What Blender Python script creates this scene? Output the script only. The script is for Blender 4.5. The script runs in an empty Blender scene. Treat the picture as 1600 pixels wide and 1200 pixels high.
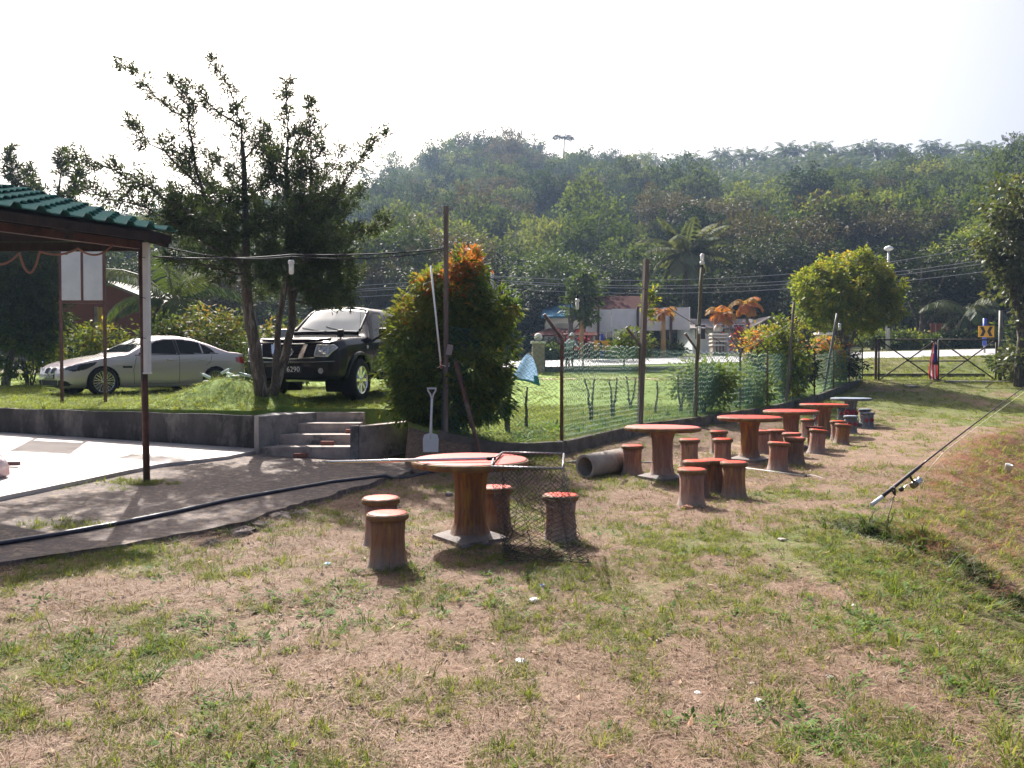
import bpy, bmesh, math, random
import numpy as np
from mathutils import Vector, Matrix, Euler
from mathutils.bvhtree import BVHTree
R = math.radians
PI = math.pi
SC = bpy.context.scene
COL = SC.collection
random.seed(7)
rng = np.random.default_rng(11)

# ------------------------------------------------------------------ camera
CAM_H = 1.585
F = 1250.0                                   # focal length in photo pixels (1600 wide)
PITCH = math.atan((600 - 574) / F)
cam_d = bpy.data.cameras.new('camera')
cam_d.sensor_width = 36.0
cam_d.lens = 36.0 * F / 1600.0
cam_d.clip_start = 0.05
cam_d.clip_end = 4000
cam = bpy.data.objects.new('camera', cam_d)
cam.location = (0, 0, CAM_H)
cam.rotation_euler = (PI / 2 - PITCH, 0, 0)
COL.objects.link(cam)
SC.camera = cam

# ------------------------------------------------------------------ sky, sun, exposure
SUN_EL = R(42)
SUN_AZ = R(20)                               # degrees to the left of straight ahead
to_sun = Vector((-math.sin(SUN_AZ) * math.cos(SUN_EL), math.cos(SUN_AZ) * math.cos(SUN_EL), math.sin(SUN_EL)))
world = bpy.data.worlds.new('World')
SC.world = world
world.use_nodes = True
wn = world.node_tree
wn.nodes.clear()
sky = wn.nodes.new('ShaderNodeTexSky')
sky.sky_type = 'NISHITA'
sky.sun_disc = False
sky.sun_elevation = SUN_EL
sky.sun_rotation = -SUN_AZ
sky.air_density = 0.75
sky.dust_density = 8.5
sky.ozone_density = 0.6
bg = wn.nodes.new('ShaderNodeBackground')
bg.inputs['Strength'].default_value = 0.082
wo = wn.nodes.new('ShaderNodeOutputWorld')
wn.links.new(sky.outputs[0], bg.inputs[0])
wn.links.new(bg.outputs[0], wo.inputs[0])
sun_d = bpy.data.lights.new('sun', 'SUN')
sun_d.energy = 5.0
sun_d.angle = R(0.5)
sun_d.color = (1.0, 0.95, 0.88)
sun = bpy.data.objects.new('sun', sun_d)
sun.rotation_euler = to_sun.to_track_quat('Z', 'Y').to_euler()
sun.location = (0, 0, 50)
COL.objects.link(sun)
SC.view_settings.view_transform = 'Standard'
SC.view_settings.look = 'None'
SC.view_settings.gamma = 1.0
SC.view_settings.use_curve_mapping = False
SC.view_settings.exposure = 1.27
SC.cycles.max_bounces = 6
SC.cycles.diffuse_bounces = 3
SC.cycles.glossy_bounces = 3
SC.cycles.transmission_bounces = 4
SC.cycles.transparent_max_bounces = 8
SC.cycles.volume_bounces = 0
SC.cycles.sample_clamp_indirect = 8
SC.cycles.use_adaptive_sampling = True

# ------------------------------------------------------------------ pixel of the photo -> point of the place
_fw = Vector((0, math.cos(PITCH), -math.sin(PITCH)))
_up = Vector((0, math.sin(PITCH), math.cos(PITCH)))
def ray(px, py):
    return _fw + Vector((1, 0, 0)) * ((px - 800) / F) + _up * ((600 - py) / F)
def at(px, py, Y):
    d = ray(px, py)
    t = Y / d.y
    return Vector((d.x * t, Y, CAM_H + d.z * t))
def onz(px, py, z):
    d = ray(px, py)
    t = (z - CAM_H) / d.z
    return Vector((d.x * t, d.y * t, z))

# ------------------------------------------------------------------ noise
def vnoise(x, y, seed=0):
    x = np.asarray(x, float); y = np.asarray(y, float)
    xi = np.floor(x).astype(np.int64); yi = np.floor(y).astype(np.int64)
    fx = x - xi; fy = y - yi
    fx = fx * fx * (3 - 2 * fx); fy = fy * fy * (3 - 2 * fy)
    def h(a, b):
        n = (a * 374761393 + b * 668265263 + seed * 974711) & 0x7fffffff
        n = ((n ^ (n >> 13)) * 1274126177) & 0x7fffffff
        n = (n ^ (n >> 16)) & 0xffff
        return n / 65535.0
    return (h(xi, yi) * (1 - fx) + h(xi + 1, yi) * fx) * (1 - fy) + (h(xi, yi + 1) * (1 - fx) + h(xi + 1, yi + 1) * fx) * fy
def fbm(x, y, seed=0, octv=4):
    s = 0; a = 0.5; t = 0
    for i in range(octv):
        s = s + a * vnoise(np.asarray(x) * 2 ** i + 17.3 * i, np.asarray(y) * 2 ** i - 9.1 * i, seed + i)
        t += a; a *= .5
    return s / t
def sstep(a, b, x):
    t = np.clip((np.asarray(x, float) - a) / (b - a), 0, 1)
    return t * t * (3 - 2 * t)

# ------------------------------------------------------------------ object helpers
def put(o, label=None, cat=None, group=None, kind=None, parent=None):
    if o.name not in COL.objects:
        COL.objects.link(o)
    if parent is not None: o.parent = parent
    if label: o['label'] = label
    if cat: o['category'] = cat
    if group: o['group'] = group
    if kind: o['kind'] = kind
    return o
def thing(name, label, cat, loc=(0, 0, 0), rotz=0, group=None):
    o = bpy.data.objects.new(name, None)
    o.empty_display_size = .1
    o.location = loc; o.rotation_euler = (0, 0, rotz)
    return put(o, label, cat, group)
def copy_tree(o, parent=None):
    c = o.copy(); COL.objects.link(c)
    if parent is not None: c.parent = parent
    for ch in list(o.children): copy_tree(ch, c)
    return c

class MB:
    """collects shapes into one mesh"""
    def __init__(s):
        s.v = []; s.f = []; s.mi = []; s.sm = []; s.cur = 0; s.smooth = True
    def _add(s, vs, fs, smooth=None):
        b = len(s.v); s.v.extend([tuple(p) for p in vs])
        for f in fs:
            s.f.append([b + i for i in f]); s.mi.append(s.cur); s.sm.append(s.smooth if smooth is None else smooth)
        return s
    def box(s, c, size, rot=None, taper=1.0):
        hx, hy, hz = size[0] / 2, size[1] / 2, size[2] / 2
        P = [(-hx, -hy, -hz), (hx, -hy, -hz), (hx, hy, -hz), (-hx, hy, -hz),
             (-hx * taper, -hy * taper, hz), (hx * taper, -hy * taper, hz), (hx * taper, hy * taper, hz), (-hx * taper, hy * taper, hz)]
        M = Euler(rot).to_matrix() if rot else Matrix.Identity(3)
        c = Vector(c)
        return s._add([M @ Vector(p) + c for p in P], [(3, 2, 1, 0), (4, 5, 6, 7), (0, 1, 5, 4), (1, 2, 6, 5), (2, 3, 7, 6), (3, 0, 4, 7)], False)
    def tube(s, pts, r, n=8, cap=True):
        pts = [Vector(p) for p in pts]; m = len(pts)
        rr = r if hasattr(r, '__len__') else [r] * m
        vs = []; fs = []; nrm = None
        for i, p in enumerate(pts):
            d = (pts[min(i + 1, m - 1)] - pts[max(i - 1, 0)])
            if d.length < 1e-9: d = Vector((0, 0, 1))
            d.normalize()
            if nrm is None:
                nrm = d.orthogonal().normalized()
            else:
                nrm = nrm - d * nrm.dot(d)
                nrm = nrm.normalized() if nrm.length > 1e-6 else d.orthogonal().normalized()
            b = d.cross(nrm)
            for k in range(n):
                a = 2 * PI * k / n
                vs.append(p + (nrm * math.cos(a) + b * math.sin(a)) * rr[i])
        for i in range(m - 1):
            for k in range(n):
                k2 = (k + 1) % n
                fs.append((i * n + k, i * n + k2, (i + 1) * n + k2, (i + 1) * n + k))
        s._add(vs, fs)
        if cap and n > 2:
            s._add([], [])
            b = len(s.v) - len(vs)
            s.f.append([b + k for k in range(n)][::-1]); s.mi.append(s.cur); s.sm.append(False)
            s.f.append([b + (m - 1) * n + k for k in range(n)]); s.mi.append(s.cur); s.sm.append(False)
        return s
    def lathe(s, prof, n=24, c=(0, 0, 0), wob=None, caps=True):
        """prof: (r, z) from bottom to top; wob(angle, z) -> radius factor"""
        c = Vector(c); vs = []; fs = []; m = len(prof)
        for (r, z) in prof:
            for k in range(n):
                a = 2 * PI * k / n
                q = r * (wob(a, z) if wob else 1)
                vs.append(c + Vector((q * math.cos(a), q * math.sin(a), z)))
        for i in range(m - 1):
            for k in range(n):
                k2 = (k + 1) % n
                fs.append((i * n + k, i * n + k2, (i + 1) * n + k2, (i + 1) * n + k))
        b = len(s.v)
        s._add(vs, fs)
        if caps:
            s.f.append([b + k for k in range(n)][::-1]); s.mi.append(s.cur); s.sm.append(False)
            s.f.append([b + (m - 1) * n + k for k in range(n)]); s.mi.append(s.cur); s.sm.append(False)
        return s
    def prism(s, poly, depth, M=None):
        """poly: 2D points (x, y) ccw; extruded along z from 0 to depth; M: 4x4"""
        M = M or Matrix.Identity(4); n = len(poly)
        vs = [M @ Vector((x, y, 0)) for x, y in poly] + [M @ Vector((x, y, depth)) for x, y in poly]
        fs = [tuple(range(n))[::-1], tuple(range(n, 2 * n))] + [(i, (i + 1) % n, n + (i + 1) % n, n + i) for i in range(n)]
        return s._add(vs, fs, False)
    def sphere(s, c, r, n=12, m=8):
        rx, ry, rz = r if hasattr(r, '__len__') else (r, r, r)
        c = Vector(c); vs = [c + Vector((0, 0, -rz))]; fs = []
        for i in range(1, m):
            t = -PI / 2 + PI * i / m
            for k in range(n):
                a = 2 * PI * k / n
                vs.append(c + Vector((rx * math.cos(t) * math.cos(a), ry * math.cos(t) * math.sin(a), rz * math.sin(t))))
        vs.append(c + Vector((0, 0, rz)))
        for k in range(n):
            fs.append((0, 1 + (k + 1) % n, 1 + k))
            fs.append((1 + (m - 2) * n + k, 1 + (m - 2) * n + (k + 1) % n, len(vs) - 1))
        for i in range(m - 2):
            for k in range(n):
                fs.append((1 + i * n + k, 1 + i * n + (k + 1) % n, 1 + (i + 1) * n + (k + 1) % n, 1 + (i + 1) * n + k))
        return s._add(vs, fs)
    def sheet(s, grid):
        """grid: rows of points"""
        nr = len(grid); nc = len(grid[0])
        vs = [p for row in grid for p in row]
        return s._add(vs, [(i * nc + j, i * nc + j + 1, (i + 1) * nc + j + 1, (i + 1) * nc + j) for i in range(nr - 1) for j in range(nc - 1)])
    def mesh(s, name, mats):
        me = bpy.data.meshes.new(name)
        me.from_pydata([tuple(p) for p in s.v], [], s.f)
        for m in (mats if isinstance(mats, (list, tuple)) else [mats]): me.materials.append(m)
        me.polygons.foreach_set('material_index', s.mi)
        me.polygons.foreach_set('use_smooth', s.sm)
        me.update()
        return me
    def build(s, name, mats, parent=None, bevel=0, **kw):
        o = bpy.data.objects.new(name, s.mesh(name, mats))
        put(o, parent=parent, **kw)
        if bevel:
            b = o.modifiers.new('bevel', 'BEVEL'); b.width = bevel; b.segments = 2; b.limit_method = 'ANGLE'; b.angle_limit = R(40)
        return o

def np_mesh(name, verts, faces, mat, attr=None, smooth=False, nf=4):
    """fast mesh from arrays; attr: per-vertex float named t"""
    me = bpy.data.meshes.new(name)
    n = len(verts); m = len(faces)
    me.vertices.add(n); me.vertices.foreach_set('co', np.asarray(verts, np.float32).ravel())
    me.loops.add(m * nf); me.loops.foreach_set('vertex_index', np.asarray(faces, np.int32).ravel())
    me.polygons.add(m)
    me.polygons.foreach_set('loop_start', np.arange(0, m * nf, nf, dtype=np.int32))
    me.polygons.foreach_set('use_smooth', np.full(m, smooth, dtype=bool))
    if attr is not None:
        for k, a in (attr.items() if isinstance(attr, dict) else [('t', attr)]):
            at_ = me.attributes.new(k, 'FLOAT', 'POINT')
            at_.data.foreach_set('value', np.asarray(a, np.float32))
    if mat is not None:
        for q in (mat if isinstance(mat, (list, tuple)) else [mat]): me.materials.append(q)
    me.update(); me.validate()
    return me
def np_obj(name, verts, faces, mat, parent=None, attr=None, smooth=False, nf=4, **kw):
    o = bpy.data.objects.new(name, np_mesh(name, verts, faces, mat, attr, smooth, nf))
    return put(o, parent=parent, **kw)

# ------------------------------------------------------------------ materials
MATS = {}
def _n(nt, t, **kw):
    n = nt.nodes.new(t)
    for k, v in kw.items():
        if k in n.inputs: n.inputs[k].default_value = v
        else: setattr(n, k, v)
    return n
def c4(c): return (c[0], c[1], c[2], 1)
def mat(name, a, b=None, rough=.6, scale=6, bump=0, bscale=None, metal=0, spec=.5, stretch=None, c=None, coat=0, detail=6, lo=.35, hi=.65, trans=0, emit=None):
    """a..b colours mixed by noise (c: third colour in rare patches); bump height noise"""
    if name in MATS: return MATS[name]
    m = bpy.data.materials.new(name); m.use_nodes = True; nt = m.node_tree
    p = nt.nodes['Principled BSDF']; L = nt.links.new
    p.inputs['Base Color'].default_value = c4(a)
    p.inputs['Roughness'].default_value = rough
    p.inputs['Metallic'].default_value = metal
    p.inputs['Specular IOR Level'].default_value = spec
    if coat: p.inputs['Coat Weight'].default_value = coat; p.inputs['Coat Roughness'].default_value = .06
    tc = _n(nt, 'ShaderNodeTexCoord'); src = tc.outputs['Object']
    if stretch:
        mp = _n(nt, 'ShaderNodeMapping'); mp.inputs['Scale'].default_value = stretch; L(src, mp.inputs[0]); src = mp.outputs[0]
    if b is not None:
        nz = _n(nt, 'ShaderNodeTexNoise', Scale=scale, Detail=detail, Roughness=.62); L(src, nz.inputs['Vector'])
        cr = _n(nt, 'ShaderNodeValToRGB'); e = cr.color_ramp.elements
        e[0].position = lo; e[0].color = c4(a); e[1].position = hi; e[1].color = c4(b)
        L(nz.outputs[0], cr.inputs[0]); out = cr.outputs[0]
        if c is not None:
            n2 = _n(nt, 'ShaderNodeTexNoise', Scale=scale * .37, Detail=8, Roughness=.7); L(src, n2.inputs['Vector'])
            r2 = _n(nt, 'ShaderNodeValToRGB'); r2.color_ramp.elements[0].position = .52; r2.color_ramp.elements[1].position = .62
            L(n2.outputs[0], r2.inputs[0])
            mx = _n(nt, 'ShaderNodeMix', data_type='RGBA'); L(r2.outputs[0], mx.inputs[0]); L(out, mx.inputs[6]); mx.inputs[7].default_value = c4(c)
            out = mx.outputs[2]
        L(out, p.inputs['Base Color'])
    if bump:
        nb = _n(nt, 'ShaderNodeTexNoise', Scale=bscale or scale * 3, Detail=6, Roughness=.65); L(src, nb.inputs['Vector'])
        bp = _n(nt, 'ShaderNodeBump', Strength=min(1, bump), Distance=.02); L(nb.outputs[0], bp.inputs['Height']); L(bp.outputs[0], p.inputs['Normal'])
    if emit: p.inputs['Emission Color'].default_value = c4(emit[0]); p.inputs['Emission Strength'].default_value = emit[1]
    MATS[name] = m
    return m
def leafmat(name, cols, trans=.35, rough=.6, spec=.18, var=.25):
    """leaf material: per-leaf attribute t picks the leaf's own colour from cols"""
    if name in MATS: return MATS[name]
    m = bpy.data.materials.new(name); m.use_nodes = True; nt = m.node_tree; L = nt.links.new
    p = nt.nodes['Principled BSDF']; out = nt.nodes['Material Output']
    at_ = _n(nt, 'ShaderNodeAttribute'); at_.attribute_name = 't'
    cr = _n(nt, 'ShaderNodeValToRGB'); el = cr.color_ramp.elements
    el[0].position = 0; el[0].color = c4(cols[0]); el[1].position = 1; el[1].color = c4(cols[-1])
    for i, cc in enumerate(cols[1:-1]):
        e = el.new((i + 1) / (len(cols) - 1)); e.color = c4(cc)
    L(at_.outputs['Fac'], cr.inputs[0])
    oi = _n(nt, 'ShaderNodeObjectInfo')
    hs = _n(nt, 'ShaderNodeHueSaturation')
    ma = _n(nt, 'ShaderNodeMath', operation='MULTIPLY_ADD'); L(oi.outputs['Random'], ma.inputs[0]); ma.inputs[1].default_value = 2 * var; ma.inputs[2].default_value = 1 - var
    mh = _n(nt, 'ShaderNodeMath', operation='MULTIPLY_ADD'); L(oi.outputs['Random'], mh.inputs[0]); mh.inputs[1].default_value = -.1 * var; mh.inputs[2].default_value = .5 + .05 * var
    L(ma.outputs[0], hs.inputs['Value']); L(mh.outputs[0], hs.inputs['Hue']); L(cr.outputs[0], hs.inputs['Color'])
    L(hs.outputs[0], p.inputs['Base Color'])
    p.inputs['Roughness'].default_value = rough; p.inputs['Specular IOR Level'].default_value = spec
    tr = _n(nt, 'ShaderNodeBsdfTranslucent')
    g = _n(nt, 'ShaderNodeMix', data_type='RGBA', blend_type='MULTIPLY'); g.inputs[0].default_value = 1
    L(hs.outputs[0], g.inputs[6]); g.inputs[7].default_value = (1.5, 1.45, .6, 1); L(g.outputs[2], tr.inputs[0])
    mx = _n(nt, 'ShaderNodeMixShader'); mx.inputs[0].default_value = trans
    L(p.outputs[0], mx.inputs[1]); L(tr.outputs[0], mx.inputs[2]); L(mx.outputs[0], out.inputs['Surface'])
    MATS[name] = m
    return m
# ------------------------------------------------------------------ the lie of the land
YB_X = [-40, -9.0, -4.25, -4.1, -2.5, -1.75, -1.65, -1.0, .83, 2.75, 4.5, 6.3, 7.6, 10.4, 14.4]
YB_Y = [16.5, 14.05, 13.35, 14.1, 14.1, 14.2, 12.7, 12.35, 13.25, 17.1, 19.4, 22.0, 23.7, 27.4, 32.7]
def yb(x): return np.interp(x, YB_X, YB_Y)          # front edge of the upper lawn: retaining wall, steps, fence kerb
def x_edge(y): return np.interp(y, [-4, 0, 3, 5, 7.2, 10, 13.6, 18, 23, 30, 34, 60], [.2, .75, 1.6, 2.35, 3.45, 5.0, 7.25, 10.4, 14.8, 21.0, 26, 60])
def road_near(x): return 1.62 + .026 * (np.clip(x, -50, 60) - 2)
ROAD_Y0, ROAD_Y1 = 41.5, 48.5
def bumps(x, y): return (fbm(np.asarray(x) * .9, np.asarray(y) * .9, 3, 4) - .5) * .10
def far_land(x, y):
    y = np.asarray(y, float)
    z = np.interp(y, [0, 48.5, 52, 62, 900], [0, 0, .15, .6, 4.0])
    return road_near(x) + .38 + z
def z_up(x, y):
    x = np.asarray(x, float); y = np.asarray(y, float)
    t = sstep(-2.6, .3, x)
    left = np.interp(y, [12, 14, 18, 24, 34, 41, 42], [.82, .86, .93, 1.0, 1.15, 1.3, 1.45]) 
    right = np.interp(y, [12, 20, 24, 27.4, 32, 37, 40, 41.5], [.33, .36, .4, .57, 1.05, 1.1, 1.25, 1.6])
    z = left * (1 - t) + right * t + .5 * bumps(x, y)
    z = z + .50 * np.exp(-(((x + 5.3) / .95) ** 2 + ((y - 14.95) / .75) ** 2)) + .07 * np.exp(-(((x + 4.3) / .6) ** 2 + ((y - 14.7) / .5) ** 2))
    k = sstep(40.2, 41.6, y)
    return z * (1 - k) + (road_near(x) - .03) * k
PAVE = [(-4.05, 6.25), (-3.4, 6.95), (-3.0, 7.45), (-2.72, 7.95), (-2.5, 8.55), (-2.2, 9.4), (-2.0, 10.3), (-1.72, 11.1), (-1.5, 11.8), (-1.42, 12.5), (-1.75, 13.0),
        (-2.5, 13.3), (-4.2, 13.35), (-9.0, 14.0), (-17, 14.7), (-17, 1.0), (-8, 2.6), (-5.6, 4.6)]
def z_pave(x, y):
    d = (np.asarray(x) + 4.01) * -.91 + (np.asarray(y) - 6.27) * .41
    return .055 + .045 * np.clip(d, 0, 9)
def seg_dist(x, y, poly, closed=True):
    x = np.asarray(x, float); y = np.asarray(y, float); d = np.full(x.shape, 1e9)
    n = len(poly)
    for i in range(n if closed else n - 1):
        ax, ay = poly[i]; bx, by = poly[(i + 1) % n]
        dx, dy = bx - ax, by - ay
        t = np.clip(((x - ax) * dx + (y - ay) * dy) / (dx * dx + dy * dy + 1e-12), 0, 1)
        d = np.minimum(d, np.hypot(x - ax - t * dx, y - ay - t * dy))
    return d
def inside(x, y, poly):
    x = np.asarray(x, float); y = np.asarray(y, float); r = np.zeros(x.shape, bool); n = len(poly)
    for i in range(n):
        ax, ay = poly[i]; bx, by = poly[(i + 1) % n]
        if ay == by: continue
        c = ((ay > y) != (by > y)) & (x < (bx - ax) * (y - ay) / (by - ay) + ax)
        r ^= c
    return r
FENCE_LINE = list(zip(YB_X[7:], YB_Y[7:]))
def z_field(x, y):
    x = np.asarray(x, float); y = np.asarray(y, float)
    z = np.interp(y, [0, 21, 25, 29, 32.6, 37, 39.5, 41.5], [0, 0, .15, .55, 1.06, 1.3, 1.75, 2.0])
    k = sstep(37, 41.5, y); z = z * (1 - k) + (road_near(x) - .03) * k
    z = z + bumps(x, y) * np.where(y < 30, 1, .5)
    near = (y < yb(x)) | (x > 14.4)
    z = z + np.where(near, .16 * np.exp(-(seg_dist(x, y, FENCE_LINE, False) / .7) ** 2), 0) * sstep(-.9, 0, x) * (1 - sstep(24, 28, y))
    # the bank that falls away to the right
    s = np.clip(x - x_edge(y), 0, None) * .75
    drop = .14 * np.clip(s, 0, .3) + np.where(s > .3, .58 * (s - .3), 0)
    drop = np.minimum(drop, 2.4)
    z = z - drop * (1 - sstep(24, 33, y))
    # a worn gully running down it
    g = seg_dist(x, y, [(3.35, 7.7), (3.62, 6.9), (3.95, 6.0), (4.5, 5.0)], False)
    z = z - .30 * np.exp(-(g / .20) ** 2) + .05 * np.exp(-((g - .45) / .2) ** 2) * (x < 6)
    return z
def z_any(x, y):
    x = np.asarray(x, float); y = np.asarray(y, float)
    up = (y > yb(x)) & (x < 14.4) & (y < 41.6)
    pv = inside(x, y, PAVE)
    z = np.where(up, z_up(x, y), np.where(pv, z_pave(x, y), z_field(x, y)))
    z = np.where(y >= 41.6, np.where(y < 48.6, road_near(x) + .055 * (y - ROAD_Y0), far_land(x, y)), z)
    return z
def zz(x, y): return float(z_any(np.array([x]), np.array([y]))[0])
def P3(x, y, dz=0): return Vector((x, y, zz(x, y) + dz))
def ground_at(px, py, y0=3.0, y1=60.0):
    """where the sight line of a photo pixel meets the land"""
    d = ray(px, py); ys = np.linspace(y0, y1, 6000)
    xs = d.x / d.y * ys; zs = CAM_H + d.z / d.y * ys
    h = z_any(xs, ys); k = np.argmax(zs <= h)
    return Vector((xs[k], ys[k], h[k]))
def greenness(x, y):
    """how much living grass covers the field here (0 dry .. 1 green)"""
    x = np.asarray(x, float); y = np.asarray(y, float)
    g = fbm(x * .55 + 3, y * .55, 21, 4) * .75 + fbm(x * 2.3, y * 2.3, 31, 3) * .45
    g = g - .12
    s = x - x_edge(y)
    g = g + .20 * np.exp(-((s + .1) / .8) ** 2) * (y < 9) - .10 * sstep(.8, 2.5, s)
    g = g + .20 * sstep(9, 4.5, y) * sstep(-1.0, -3.2, x) + .10 * np.exp(-((y - 6.8) / 1.2) ** 2) * sstep(1.2, -2, x)
    g = g - .10 * np.exp(-(((x - 1.2) / 1.6) ** 2 + ((y - 4.2) / 1.5) ** 2))
    g = g - .16 * np.exp(-(((x - 6) / 2.5) ** 2 + ((y - 11) / 3) ** 2)) + .10 * np.exp(-(((x - 3.3) / 1.2) ** 2 + ((y - 9.6) / .9) ** 2))
    g = g + .30 * sstep(20, 25, y)
    return sstep(.40, .78, g)

def redsoil(x, y):
    s = x - x_edge(y)
    return .95 * sstep(.28, .60, vnoise(x * 1.1, y * 1.1, 83) * .5 + fbm(x * 3, y * 3, 84) * .6 + .1) * sstep(-.35, .4, s) * sstep(5.4, 7.2, y) * (1 - sstep(17, 24, y))

# ------------------------------------------------------------------ ground materials
def ground_mat(name, dry, dry2, soil, grn, grn2, bump=.6):
    m = bpy.data.materials.new(name); m.use_nodes = True; nt = m.node_tree; L = nt.links.new
    p = nt.nodes['Principled BSDF']; p.inputs['Roughness'].default_value = .9; p.inputs['Specular IOR Level'].default_value = .15
    tc = _n(nt, 'ShaderNodeTexCoord'); src = tc.outputs['Object']
    def noise(s, d=8, r=.65):
        n = _n(nt, 'ShaderNodeTexNoise', Scale=s, Detail=d, Roughness=r); L(src, n.inputs['Vector']); return n.outputs[0]
    def ramp(f, c0, c1, lo, hi):
        r = _n(nt, 'ShaderNodeValToRGB'); e = r.color_ramp.elements
        e[0].position = lo; e[1].position = hi; e[0].color = c4(c0); e[1].color = c4(c1); L(f, r.inputs[0]); return r.outputs[0]
    def mix(f, a, b):
        x = _n(nt, 'ShaderNodeMix', data_type='RGBA'); L(f, x.inputs[0]); L(a, x.inputs[6]); L(b, x.inputs[7]); return x.outputs[2]
    d = ramp(noise(22), dry, dry2, .35, .68)
    fine = ramp(noise(75, 6, .8), (.45, .45, .45), (1.35, 1.3, 1.25), .32, .66)
    s = ramp(noise(1.7), (0, 0, 0), (1, 1, 1), .56, .66)
    sc = _n(nt, 'ShaderNodeRGB'); sc.outputs[0].default_value = c4(soil)
    d = mix(s, d, sc.outputs[0])
    g = ramp(noise(9), grn, grn2, .35, .65)
    a = _n(nt, 'ShaderNodeAttribute'); a.attribute_name = 't'
    ad = _n(nt, 'ShaderNodeMath', operation='ADD'); L(a.outputs['Fac'], ad.inputs[0])
    nn = _n(nt, 'ShaderNodeMath', operation='MULTIPLY_ADD'); L(noise(14, 8, .75), nn.inputs[0]); nn.inputs[1].default_value = 1.4; nn.inputs[2].default_value = -.7
    L(nn.outputs[0], ad.inputs[1]); 
    gm = _n(nt, 'ShaderNodeMapRange'); gm.inputs['From Min'].default_value = .3; gm.inputs['From Max'].default_value = .75; L(ad.outputs[0], gm.inputs[0])
    col = mix(gm.outputs[0], d, g)
    ar = _n(nt, 'ShaderNodeAttribute'); ar.attribute_name = 'red'; rc_ = _n(nt, 'ShaderNodeRGB'); rc_.outputs[0].default_value = (.20, .085, .05, 1)
    col = mix(ar.outputs['Fac'], col, rc_.outputs[0])
    mu = _n(nt, 'ShaderNodeMix', data_type='RGBA', blend_type='MULTIPLY'); mu.inputs[0].default_value = .85; L(col, mu.inputs[6]); L(fine, mu.inputs[7])
    L(mu.outputs[2], p.inputs['Base Color'])
    bp = _n(nt, 'ShaderNodeBump', Strength=bump, Distance=.03); L(noise(60, 8, .8), bp.inputs['Height']); L(bp.outputs[0], p.inputs['Normal'])
    return m
M_FIELD = ground_mat('field_ground', (.262, .186, .138), (.142, .096, .07), (.29, .195, .135), (.15, .175, .055), (.095, .125, .04))
M_LAWN = ground_mat('lawn_ground', (.28, .30, .095), (.19, .235, .065), (.30, .22, .14), (.20, .29, .06), (.13, .22, .04))

def axis(parts):
    out = []
    for a, b, st in parts: out.extend(np.arange(a, b, st))
    return np.array(out + [parts[-1][1]])
def geo(a, b, n, s): 
    t = np.linspace(0, 1, n); return a + (b - a) * (np.exp(s * t) - 1) / (np.exp(s) - 1)
gx = np.concatenate([-geo(30, 900, 22, 3)[::-1][:-1], axis([(-30, -8, .8), (-8, 9, .09), (9, 30, .3), (30, 31, 1)])[:-1], geo(31, 900, 22, 3)])
gy = np.concatenate([-geo(4, 60, 10, 2)[::-1][:-1], axis([(-4, 2.4, .4), (2.4, 13, .09), (13, 36, .25), (36, 60, .6)])[:-1], geo(60, 1400, 22, 3)])
GX, GY = np.meshgrid(gx, gy)
fx = GX.ravel(); fy = GY.ravel()
Z = z_field(fx, fy)
pv_in = inside(fx, fy, PAVE); pd = seg_dist(fx, fy, PAVE)
sd = np.where(pv_in, -pd, pd)
Z = np.where(sd < .5, np.where(pv_in, z_pave(fx, fy) - .11, np.minimum(Z, Z * sstep(0, .5, sd) + (z_pave(fx, fy) - .075) * (1 - sstep(0, .5, sd)) * .8)), Z)
up = (fy > yb(fx) - .02) & (fx < 14.4) & (fy < 41.8)
Z = np.where(up, np.where(fx < -1.2, np.minimum(z_up(fx, fy) - .25, z_pave(fx, fy) - .3 + np.clip(fy - yb(fx) - 1.5, 0, 9) * .2), z_up(fx, fy) - .25), Z)
Z = np.where(fy >= 41.5, road_near(fx) - .03 + np.clip(fy - 41.5, 0, 7) * .055 - .05, Z)
Z = np.where(fy >= 48.6, far_land(fx, fy), Z)
nx_, ny_ = len(gx), len(gy)
idx = np.arange(nx_ * ny_).reshape(ny_, nx_)
quads = np.stack([idx[:-1, :-1], idx[:-1, 1:], idx[1:, 1:], idx[1:, :-1]], -1).reshape(-1, 4)
tg = np.where(fy > 36, .35 + .6 * fbm(fx * .5, fy * .5, 88), np.where(fy > 31, .45 + .3 * vnoise(fx, fy, 8), greenness(fx, fy) * .72))
np_obj('ground', np.stack([fx, fy, Z], 1), quads, M_FIELD, attr={'t': tg, 'red': redsoil(fx, fy)}, smooth=True, kind='structure')

# upper lawn: a sheet that starts at the retaining wall / fence kerb and runs to the road
ux = np.concatenate([axis([(-40, -12, 1.0), (-12, -1.8, .12), (-1.8, 6, .15), (6, 14.4, .3)])])
vv = np.concatenate([[-1e-5], np.linspace(0, .35, 60)[:-1], np.linspace(.35, 1, 45)])
UX, VV = np.meshgrid(ux, vv)
y0 = yb(UX) + np.where(UX < -1.68, -.02, -.02); UY = y0 + (41.55 - y0) * VV
UZ = z_up(UX.ravel(), UY.ravel()); UZ[:UX.shape[1]] -= .7
UY[0] += .015
idx = np.arange(UX.size).reshape(UX.shape)
quads = np.stack([idx[:-1, :-1], idx[:-1, 1:], idx[1:, 1:], idx[1:, :-1]], -1).reshape(-1, 4)
lg = .55 + .45 * fbm(UX.ravel() * .8, UY.ravel() * .8, 44) - .55 * np.exp(-(((UX.ravel() + 1.6) / .7) ** 2 + ((UY.ravel() - 12.9) / .6) ** 2))
lg = np.where((UY.ravel() > 33) & (UX.ravel() > -6), lg * .8, lg)
np_obj('upper_lawn', np.stack([UX.ravel(), UY.ravel(), UZ], 1), quads, M_LAWN, attr=lg, smooth=True, kind='structure')

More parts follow.
